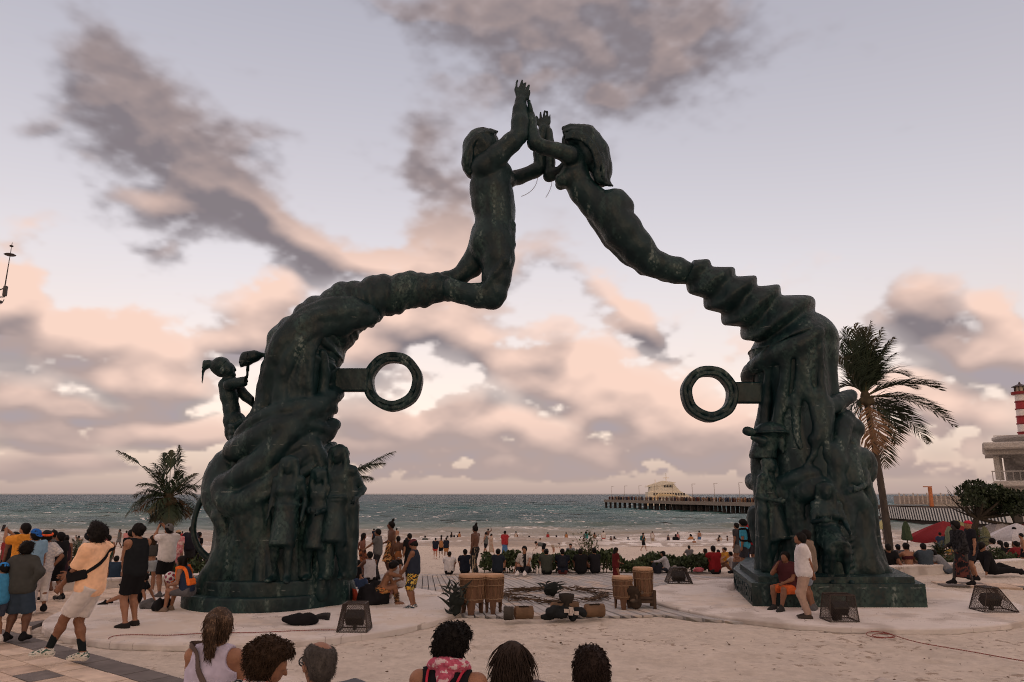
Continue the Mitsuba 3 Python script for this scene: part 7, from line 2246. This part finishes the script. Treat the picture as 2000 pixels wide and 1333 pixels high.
EX = [(846, 'behind the left drums'), (856, 'near the left drums'), (908, 'left of the topknot dancer'), (925, 'behind the topknot dancer'), (934, 'just right of the topknot dancer'), (995, 'right of the red and blue pair'), (1006, 'behind the open white shirt'), (1024, 'beyond the open white shirt'), (1045, 'left of the two bending over bags'), (1074, 'between the two bending over bags'), (1112, 'beyond the grey hooded child'),
      (1142, 'beyond the broad man in black'), (1176, 'right of the blue sitter'), (1218, 'beyond the twiggy shrub'), (1252, 'beyond the striding man'), (1288, 'left of the lime green shirt'), (1338, 'right of the dark wrap'), (1372, 'left of the right column'), (1396, 'beyond the red T-shirt'), (1406, 'beyond the yellow top')]
for j, (x, what) in enumerate(EX):
    st = 'ui'[j % 2]
    ROW.append((x, 1060 + (j * 7) % 4, (1038 if st == 'u' else 1046) + j % 3, st, (j * 47) % 90 - 45, 'ngkwopdbr'[j % 9], 'kgdbn'[j % 5], (j // 2) % 2, ('standing ' if st == 'u' else 'sitting ') + 'at the waterline ' + what))
for i in range(16):     # bathers, only heads and shoulders above the water
    ROW.append((int((20, 60, 180, 205, 270, 700, 990, 1010, 1051, 1130, 1180, 1285, 1330, 1375, 1392, 1340)[i]), 1052, 1045 - (i % 3), 'v', 30 * i, 's', 'k', i % 2, 'bathing in the surf'))
TINT = [TAN, BROWN, DARK, FAIR]
for i, (px, py, pt, po, fc, sh, tr, wo, what) in enumerate(ROW[:-16]):
    pose, size = {'u': (STAND, 1.0), 'i': (SIT, .535), 'w': (WALK, 1.0), 'e': (BENT, .62), 'h': ({'rh': (.16, .05, 1.05), 're': (1, 0, -.3)}, 1.0)}[po]
    if py < 1000:
        p0 = spot(px, py, 175)
        base = (p0[0], 175, p0[2])
    else:
        p0 = land(px, py)
        base = (p0[0], min(p0[1], 112), float(beach_height(p0[0], min(p0[1], 112))))
    w = 'woman' if wo else 'man'
    lab = ('bare chested %s %s' % (w, what)) if sh == 's' else '%s in %s %s' % (w, WORD[sh], what)
    lab = ' '.join(lab.split()[:16])
    k, h = put(lab, px, py, pt, fc, size, pose, base=base, woman=bool(wo), skin=TINT[(i * 7) % 4], hair=(('short', 'long', 'bun')[i % 3] if wo else ('short', 'crop')[i % 2], INK), top=(('bikini', (.05, .02, .03)) if wo else None) if sh == 's' else (('tank', 'tee')[i % 2], SHIRTS[sh]), bottom=('longskirt' if 'wrap' in what else ('shorts', 'shortshorts', 'shorts')[i % 3], TROU.get(tr, TROU['k'] if tr != 't' else (.04, .22, .22))), fat=(1, 1.12, .95, 1.2)[i % 4])
    if 'teal backpack' in what:
        in_pack('teal backpack on the man striding along the beach', h, (.02, .09, .10))
for i, (px, py, pt, po, fc, sh, tr, wo, what) in enumerate(ROW[-16:]):
    p0 = spot(px, 1050, 112 + 3 * (i % 4))
    H = 1.75
    nth = ['first', 'second', 'third', 'fourth', 'fifth', 'sixth', 'seventh', 'eighth', 'ninth', 'tenth', 'eleventh', 'twelfth', 'thirteenth', 'fourteenth', 'fifteenth', 'sixteenth']
    person('%s bather from the left among those up to the chest in the surf' % nth[sorted(r[0] for r in ROW[-16:]).index(px)], (p0[0], 104 + 3 * (i % 4), SEA - 1.15 + .05 * (i % 3)), math.radians(fc), .045, H=H, woman=bool(wo), skin=TINT[i % 4], hair=('short', INK), top=('tank', (.04, .03, .04)) if wo else None, bottom=('shorts', BLACK), group='bathers in the surf')


# ------------------------------------------------------------------ drums, logs, cages and other things on the ground
def drum(label, px, py, ptop, half, seed, stand=False, legs=True):
    k = thing('drum', label, 'drum')
    p = ground(px, py, .03)
    Y = p[1]
    R = half * Y / 1440 / cp
    z1 = spot(px, ptop, Y)[2]
    z0 = .02 + (.30 * (z1 - .02) if legs or stand else 0)
    rng = np.random.default_rng(seed)
    h = z1 - z0
    v, f = lathe([(.86 * R, z0), (.90 * R, z0 + .2 * h), (.97 * R, z0 + .75 * h), (1.0 * R, z1 - .03), (.95 * R, z1 - .012)], 32, (p[0], Y, 0))
    obj('body', (v, f), 'wood', k, smooth=40, color=(.135, .075, .048))
    v, f = lathe([(1.04 * R, z1 - .045), (1.06 * R, z1 - .02), (1.0 * R, z1 + .005), (.5 * R, z1 + .012), (.001, z1 + .012)], 32, (p[0], Y, 0))
    obj('drum_head', (v, f), 'matte', k, smooth=60, color=(.36, .23, .15))
    for zz, rr in ((z1 - .075, 1.05), (z0 + .62 * h, 1.02), (z0 + .12 * h, .95)):
        obj('rope_ring', sweep([V(p[0] + rr * R * math.cos(a), Y + rr * R * math.sin(a), zz + .004 * math.sin(11 * a)) for a in np.linspace(0, 2 * np.pi, 40)], .011, 6, caps=False), 'matte', k, color=(.20, .13, .085))
    for i in range(26):
        a = i * 2 * np.pi / 26
        b = a + (.12 if i % 2 else -.12)
        obj('lacing', sweep([V(p[0] + 1.05 * R * math.cos(a), Y + 1.05 * R * math.sin(a), z1 - .05), V(p[0] + 1.02 * R * math.cos(b), Y + 1.02 * R * math.sin(b), z0 + .62 * h), V(p[0] + .95 * R * math.cos(a), Y + .95 * R * math.sin(a), z0 + .12 * h)], .0055, 4), 'matte', k, color=V(.17, .105, .065) * rng.uniform(.6, 1.3))
    if legs:
        for i in range(3):
            a0 = i * 2 * np.pi / 3 + .55 + rng.uniform(-.1, .1)
            th = np.linspace(a0 - .42, a0 + .42, 8)
            o = [(p[0] + .88 * R * math.cos(t), Y + .88 * R * math.sin(t)) for t in th] + [(p[0] + .74 * R * math.cos(t), Y + .74 * R * math.sin(t)) for t in th[::-1]]
            m = prism(Polygon(o), .02, z0 + .03)
            c = V(p[0] + .8 * R * math.cos(a0), Y + .8 * R * math.sin(a0), 0)
            t = ((m[0][:, 2] - .02) / (z0 + .01))[:, None]
            m[0][:, :2] = c[:2] + (m[0][:, :2] - c[:2]) * (.62 + .38 * t)
            obj('leg', m, 'wood', k, smooth=False, color=(.105, .058, .038))
    if stand:
        s = R * .95
        for i, (a, b) in enumerate(((-1, -1), (1, -1), (-1, 1), (1, 1))):
            obj('leg', block((p[0] + a * s, Y + b * s, z0 * .75), (.06, .06, z0 * 1.5), .006), 'wood', k, smooth=False, color=(.06, .04, .03))
        for zq in (.16, z0 * .9):
            obj('stretcher', join(block((p[0], Y - s, zq), (2 * s, .035, .05)), block((p[0], Y + s, zq), (2 * s, .035, .05)), block((p[0] - s, Y, zq), (.035, 2 * s, .05)), block((p[0] + s, Y, zq), (.035, 2 * s, .05))), 'wood', k, smooth=False, color=(.06, .04, .03))
    return p


drum('broad upright log drum on carved legs, the leftmost of four', 922, 1198, 1122, 24, 1)
drum('narrower log drum next to the broad one on the left', 964, 1197, 1122, 18, 2)
drum('pale log drum on carved legs, left of the right pair', 1217, 1188, 1126, 18, 3)
drum('tall log drum on a dark wooden stand, rightmost of four', 1258, 1186, 1109, 17.5, 4, stand=True, legs=False)


def feathers(label, px, py, h, w, seed, tone, cat='plume', n=46):
    rng = np.random.default_rng(seed)
    p = ground(px, py, .05)
    u = p[1] / 1440
    k = thing('feather_bundle', label, cat)
    tones = [V(*tone) * rng.uniform(.5, 1.6) for _ in range(5)]
    for i in range(n):
        a = p + V(rng.normal(0, w * u * .3), rng.normal(0, .08), rng.uniform(.05, .75) * h * u)
        e = a + V(rng.normal(0, w * u * .55), rng.normal(0, .12), rng.uniform(-.05, .38) * h * u)
        mid = (a + e) / 2 + V(rng.normal(0, .03), 0, rng.uniform(-.02, .06))
        c = spline([a, mid, e], 8)
        wv = unit(np.cross(e - a, V(0, -1, .2))) * rng.uniform(.012, .026)
        t = np.sin(np.pi * np.linspace(.12, 1, 8) ** .8)[:, None]
        v = np.stack([c - wv * t, c + V(0, -.008, 0), c + wv * t], 1).reshape(-1, 3)
        obj('feather', (v, grid_faces(8, 3)), 'leaf', k, color=tones[i % 5])
    F = Field(p - V(.5, .4, .1), p + V(.5, .4, 1.0), .025)
    for i in range(9):
        F.ell(p + V(rng.normal(0, w * u * .22), rng.normal(0, .05), rng.uniform(.05, .7) * h * u), V(*rng.uniform(.05, .13, 3)), k=.05)
    F.rough(.03, 9, seed)
    obj('core', F.mesh(1), 'matte', k, color=V(*tone) * .7)


feathers('black and green feather headdress leaning on the leftmost drum', 888, 1200, 64, 26, 3, (.018, .024, .022), 'headdress')
feathers('dark feather bundle lying inside the straw ring', 1077, 1163, 22, 22, 4, (.016, .020, .020), 'plume', 30)
feathers('brown feathers and sticks between the two right drums', 1238, 1187, 46, 18, 5, (.05, .035, .026), 'plume', 26)

rng = np.random.default_rng(21)
c = ground(1083, 1164, .05)
k = thing('straw_ring', 'ring of straw and twigs laid out on the deck', 'straw ring')
tw = []
for i in range(260):
    a = rng.uniform(0, 2 * np.pi)
    r = 1.12 + rng.normal(0, .075)
    p = c + V(r * math.cos(a), .95 * r * math.sin(a), rng.uniform(.0, .07))
    d = V(-math.sin(a) + rng.normal(0, .5), math.cos(a) + rng.normal(0, .5), rng.normal(0, .15)) * rng.uniform(.08, .2)
    tw.append((sweep([p - d, p + d], .008, 4), V(.10, .07, .05) * rng.uniform(.4, 1.7)))
obj('straw', join(*[t[0] for t in tw]), 'matte', k, color=np.vstack([np.broadcast_to(t[1], (len(t[0][0]), 3)) for t in tw]), kind='stuff')
for i in range(3):
    a = (0.6, 2.5, 3.6)[i]
    p = c + V(1.1 * math.cos(a), 1.05 * math.sin(a), .08)
    obj('branch', sweep(spline([p - V(.5, .05, .04), p + V(0, .04, .0), p + V(.55, -.05, -.03)], 8), .011, 6), 'wood', k, color=(.07, .05, .035))


def log(label, x0, y0, x1, y1, r, tone=(.13, .075, .048), slot=True):
    a, b = ground(x0, y0, r + .03), ground(x1, y1, r + .03)
    a, b = V(a[0], a[1], r + .03), V(b[0], b[1], r + .03)
    k = thing('log_drum', label, 'log drum')
    n = 14
    rr = r * (1 + .08 * (np.random.default_rng(int(x0)).random((10, n)) - .5))
    path = np.array([a + (b - a) * t for t in np.linspace(0, 1, 10)])
    obj('body', sweep(path, rr, n, up=(0, 0, 1)), 'wood', k, smooth=35, color=tone)
    for e, d in ((a, a - b), (b, b - a)):
        d = unit(d)
        obj('end_face', sweep([e, e + d * .006], r * .9, n, up=(0, 0, 1)), 'wood', k, smooth=False, color=V(*tone) * 1.7)
    if slot:
        obj('slot', block((a + b) / 2 + V(0, -.4 * r, r * .80), (.55 * np.linalg.norm(b - a), .03, .06), 0, math.atan2(b[1] - a[1], b[0] - a[0])), 'matte', k, smooth=False, color=(.02, .014, .01))


log('short log drum with a slot beside the left drums', 1006, 1197, 1040, 1196, .115)
log('round dark stone-like drum end by the left drums', 984, 1198, 1003, 1198, .12, (.045, .04, .036), False)
log('log drum lying across the dark offering bundle', 1077, 1188, 1129, 1187, .11)
log('short log drum right of the offering bundle', 1143, 1193, 1179, 1192, .12)
k = thing('offering_bundle', 'dark incense bowl and cloths heaped in front of the log drum', 'offering')
p = ground(1105, 1207, .05)
F = Field(p - V(.7, .5, .1), p + V(.7, .5, .8), .022)
rng = np.random.default_rng(2)
for i in range(16):
    F.ell(p + V(rng.uniform(-.34, .36), rng.uniform(-.1, .22), rng.uniform(.02, .16)), V(*rng.uniform(.06, .14, 3)) * V(1, 1, .7), k=.04)
F.rough(.05, 9, 5, octaves=3)
obj('cloth', F.mesh(1), 'cloth', k, color=(.014, .016, .018))
v, f = lathe([(.09, .06), (.06, .14), (.05, .22), (.13, .30), (.15, .38), (.14, .40), (.11, .36), (.02, .33)], 18, p + V(.02, .02, .02))
obj('incense_bowl', (v, f), 'matte', k, color=(.03, .026, .024))
for i in range(5):
    q = p + V(rng.uniform(-.05, .2), -.16, .1 + rng.uniform(0, .1))
    obj('paper', block(q, (.09, .004, .07), 0, rng.uniform(-.6, .6)), 'matte', k, smooth=False, color=(.42, .36, .34))


def cage(label, px, py, w, h, topw, slant=0.0, Yd=.45, lamp=(.3, .2, .2)):
    """A wire cage over a floodlight."""
    p = ground(px, py, .08)
    p[2] = .08
    u = p[1] / 1440
    W, Hh, TW = w * u, h * u, topw * u
    k = thing('floodlight_cage', label, 'floodlight cage')
    b = [p + V(-W / 2, 0, 0), p + V(W / 2, 0, 0), p + V(W / 2, Yd, 0), p + V(-W / 2, Yd, 0)]
    o = slant * u
    t = [p + V(o - TW / 2, .06, Hh), p + V(o + TW / 2, .06, Hh), p + V(o + TW / 2, Yd - .06, Hh), p + V(o - TW / 2, Yd - .06, Hh)]
    for i in range(4):
        j = (i + 1) % 4
        obj('frame_bar', join(sweep([b[i], b[j]], .010, 6), sweep([t[i], t[j]], .010, 6), sweep([b[i], t[i]], .010, 6)), 'paint', k, color=(.035, .024, .020))
    wires = []
    for (A, B, C, D) in ((b[0], b[1], t[1], t[0]), (b[1], b[2], t[2], t[1]), (b[2], b[3], t[3], t[2]), (b[3], b[0], t[0], t[3]), (t[0], t[1], t[2], t[3])):
        n1 = max(3, int(np.linalg.norm(A - B) / .042))
        n2 = max(3, int(np.linalg.norm(B - C) / .042))
        Q = lambda s, q: (A * (1 - s) + B * s) * (1 - q) + (D * (1 - s) + C * s) * q
        for m in range(-n2, n1 + 1):       # the two slanting families of a woven mesh
            for sg in (1, -1):
                s0, s1 = m / n1, m / n1 + n2 / n1
                q0, q1 = (0, 1)
                lo, hi = max(0, -s0 / (s1 - s0)), min(1, (1 - s0) / (s1 - s0))
                if hi > lo + .02:
                    P0, P1 = Q(s0 + (s1 - s0) * lo, lo if sg > 0 else 1 - lo), Q(s0 + (s1 - s0) * hi, hi if sg > 0 else 1 - hi)
                    wires.append(sweep([P0, P1], .0034, 3))
    obj('wire_mesh', join(*wires), 'paint', k, smooth=False, color=(.040, .027, .022), kind='stuff')
    c = p + V(o * .5, Yd * .5, Hh * .45)
    obj('floodlight', join(block(c, (lamp[0], lamp[1], lamp[2]), .02, R=np.array([[1, 0, 0], [0, .8, .6], [0, -.6, .8]])), block(c - V(0, 0, Hh * .25), (.05, .1, Hh * .4), .005)), 'paint', k, smooth=False, color=(.014, .015, .016))
    return k


cage('rusty wire cage with a floodlight in front of the left plinth', 687, 1235, 56, 48, 40, 0)
cage('wire cage with a floodlight at the back edge of the deck by the hedge', 1329, 1140, 46, 27, 24, 0, lamp=(.34, .25, .16))
cage('wire cage with a floodlight in front of the right plinth', 1650, 1215, 54, 46, 46, 2)
cage('slanting wire cage with a floodlight at the far right of the square', 1957, 1196, 64, 42, 22, -8, .5, (.34, .2, .2))

# cloths, bags and small things
def heap(label, cat, name, px, py, w, h, d, tone, seed, z=.075, freq=8, n=9, parts=None, yoff=0):
    rng = np.random.default_rng(seed)
    p = ground(px, py, z)
    p = V(p[0], p[1] + yoff, z)
    u = p[1] / 1440
    F = Field(p - V(w * u, d, .05), p + V(w * u, d, h * u * 1.3 + .1), .018)
    for i in range(n):
        F.ell(p + V(rng.uniform(-.36, .36) * w * u, rng.uniform(-.3, .3) * d, rng.uniform(.12, .5) * h * u), V(w * u * rng.uniform(.14, .26), d * rng.uniform(.2, .4), h * u * rng.uniform(.3, .5)), k=.05)
    F.rough(.035, freq, seed, octaves=3)
    F.plane_cut(V(0, 0, z - .004), V(0, 0, -1))
    k = thing(name, label, cat)
    obj(parts or 'cloth', F.mesh(1), 'cloth', k, color=tone)
    return p


heap('crumpled black wetsuit on the pavement in front of the left plinth', 'wetsuit', 'wetsuit', 586, 1219, 66, 20, .4, BLACK, 3, n=14)
p = ground(628, 1211, .08)
k = thing('snorkel_fin', 'black fin beside the crumpled wetsuit', 'fin')
obj('blade', sweep(spline([p + V(-.14, 0, .03), p + V(0, .02, .06), p + V(.14, 0, .05)], 8), np.linspace(.035, .075, 8), 8, flat=.4), 'paint', k, color=BLACK)
k = thing('draped_cloth', 'orange-red cloth hanging over the right end of the left plinth', 'cloth')
q = spot(676, 1146, 16.6)
rows = []
for i in range(14):
    t = i / 13
    for j in range(12):
        s = j / 11
        rows.append(q + V((s - .35) * .34 + .22 * t, -.12 * math.sin(9 * s + 2 * t) * (.3 + .5 * t) - .1 * t, -.50 * t + .05 * math.sin(5 * s)))
v = np.array(rows)
v2 = v + V(0, .012, 0)
obj('weave', join((v, grid_faces(14, 12)), (v2, grid_faces(14, 12)[:, ::-1])), 'cloth', k, color=(.30, .045, .025))
heap('black bags heaped beside the crouching dancer', 'bag', 'bag', 722, 1186, 62, 46, .55, (.012, .012, .015), 5, n=12, parts='pouch', yoff=.55)
heap('blue and red bundle behind the crouching dancer', 'bundle', 'bundle', 704, 1150, 26, 22, .3, (.03, .05, .10), 6)
heap('black rucksack beside the woman with the life vest', 'bag', 'bag', 318, 1193, 34, 26, .35, BLACK, 7, parts='pouch')
heap('grey duffel bag left of the rucksack', 'bag', 'bag', 292, 1188, 30, 18, .3, (.10, .10, .105), 8, parts='pouch')
heap('white plastic bag at the left corner of the right plinth', 'bag', 'bag', 1428, 1153, 13, 17, .12, (.55, .53, .52), 9, parts='pouch', n=6)
heap('pink bag on the deck left of the red T-shirt', 'bag', 'bag', 1364, 1117, 20, 9, .2, (.45, .12, .14), 10, z=.05, parts='pouch', n=6)
heap('dark rucksacks beside the crouching woman in white', 'bag', 'bag', 1284, 1119, 22, 20, .3, (.02, .022, .03), 11, z=.05, parts='pouch', n=7)
heap('pale bag in front of the crouching woman in white', 'bag', 'bag', 1318, 1120, 14, 15, .2, (.30, .28, .26), 12, z=.05, parts='pouch', n=6)
heap('dark bag at the feet of the men by the right plinth', 'bag', 'bag', 1630, 1212, 9, 18, .14, BLACK, 13, parts='pouch', n=6)
heap('brown guitar case among the people at the right column', 'bag', 'bag', 1432, 1119, 34, 10, .25, (.16, .09, .05), 14, z=.05, parts='pouch', n=7)
b = ground(1049, 1122, .05)
k = thing('bottle', 'white plastic bottle standing on the deck beside the open white shirt', 'bottle')
for dx in (0, .09):
    obj('body' if dx == 0 else 'second_bottle', (lathe([(.001, 0), (.036, .005), (.036, .15), (.014, .20), (.014, .23), (.001, .232)], 14)[0] + b + V(dx, .02 * (dx > 0), 0), lathe([(.001, 0), (.036, .005), (.036, .15), (.014, .20), (.014, .23), (.001, .232)], 14)[1]), 'paint', k, color=(.55, .54, .54))

# a spotted ball in the lap of the seated woman, and the driftwood log in the corner
p = spot(333, 1128, 15.6)
k = thing('ball', 'white ball with red spots beside the woman with the life vest', 'ball')
m = trimesh.creation.icosphere(4, .115)
pts = np.array([unit(V(math.cos(i * 2.4) * math.sqrt(1 - (1 - (i + .5) / 9) ** 2), math.sin(i * 2.4) * math.sqrt(1 - (1 - (i + .5) / 9) ** 2), 1 - 2 * (i + .5) / 18)) for i in range(18)])
dd = (np.asarray(m.vertices) / .115) @ pts.T
obj('shell', (np.asarray(m.vertices) + p, np.asarray(m.faces)), 'paint', k, color=np.where((dd.max(1) > .96)[:, None], V(.22, .02, .06), V(.58, .55, .54)))
a, b = ground(1716, 1345, .12), ground(1850, 1372, .12)
k = thing('driftwood_log', 'bleached driftwood log at the bottom edge on the right', 'log')
path = np.array([V(*(a + (b - a) * t)[:2], .09) for t in np.linspace(0, 1, 12)])
rr = .155 * (1 + .18 * (np.random.default_rng(5).random((12, 14)) - .5))
obj('stem', sweep(path, rr, 14, up=(0, 0, 1)), 'wood', k, color=(.40, .36, .34))
obj('end_grain', sweep([path[0] - unit(path[1] - path[0]) * .01, path[0]], .14, 14, up=(0, 0, 1)), 'wood', k, smooth=False, color=(.22, .19, .175))


def cable(label, pts, z, r=.006):
    q = []
    for x, y in pts:
        g = ground(x, y, z)
        q.append(V(g[0], g[1], z))
    k = thing('cable', label, 'cable')
    obj('sheath', sweep(spline(q, 14 * len(q)), r, 6), 'paint', k, color=(.20, .040, .032))


cable('thin red cable across the left platform to the wire cage', [(212, 1248), (235, 1241), (270, 1240), (330, 1241), (400, 1237), (480, 1236), (560, 1233), (660, 1231)], .085)
cable('red cable coiled on the sand in front of the right plinth and running off right', [(1654, 1222), (1690, 1226), (1730, 1236), (1745, 1243), (1715, 1246), (1692, 1238), (1712, 1234), (1742, 1240), (1740, 1246), (1706, 1243), (1722, 1238), (1770, 1249), (1830, 1262), (1890, 1272), (1940, 1281), (2010, 1293)], .012, .0065)
# loose weed and litter on the sand
rng = np.random.default_rng(14)
ms = []
for i in range(330):
    x, y = rng.uniform(-5, 11), rng.uniform(7, 13.6)
    if math.hypot(x - DISC_L[0], y - DISC_L[1]) < DISC_L[2] + .05 or math.hypot(x - DISC_R[0], y - DISC_R[1]) < DISC_R[2] + .05 or shapely.contains_xy(tiles_area, x, y):
        continue
    s = rng.uniform(.005, .018) * (1.7 if rng.random() < .05 else 1)
    m = trimesh.creation.icosphere(1, 1.0)
    v = np.asarray(m.vertices) * V(s, s * rng.uniform(.4, 1), s * .35) * (1 + .3 * rng.normal(0, 1, (len(m.vertices), 1)))
    ms.append((moved((v, np.asarray(m.faces)), rng.uniform(0, 6), (x, y, -.015)), V(.10, .07, .05) * rng.uniform(.4, 1.5)))
obj('beach_litter', join(*[m for m, c in ms]), 'matte', smooth=False, color=np.vstack([np.broadcast_to(c, (len(m[0]), 3)) for m, c in ms]), label='scattered bits of weed, twigs and pebbles on the sand', cat='litter', kind='stuff')

for c in range(3):
    INKS.append(mi.Float(np.array([p[c] for p in PALETTE], np.float32)))
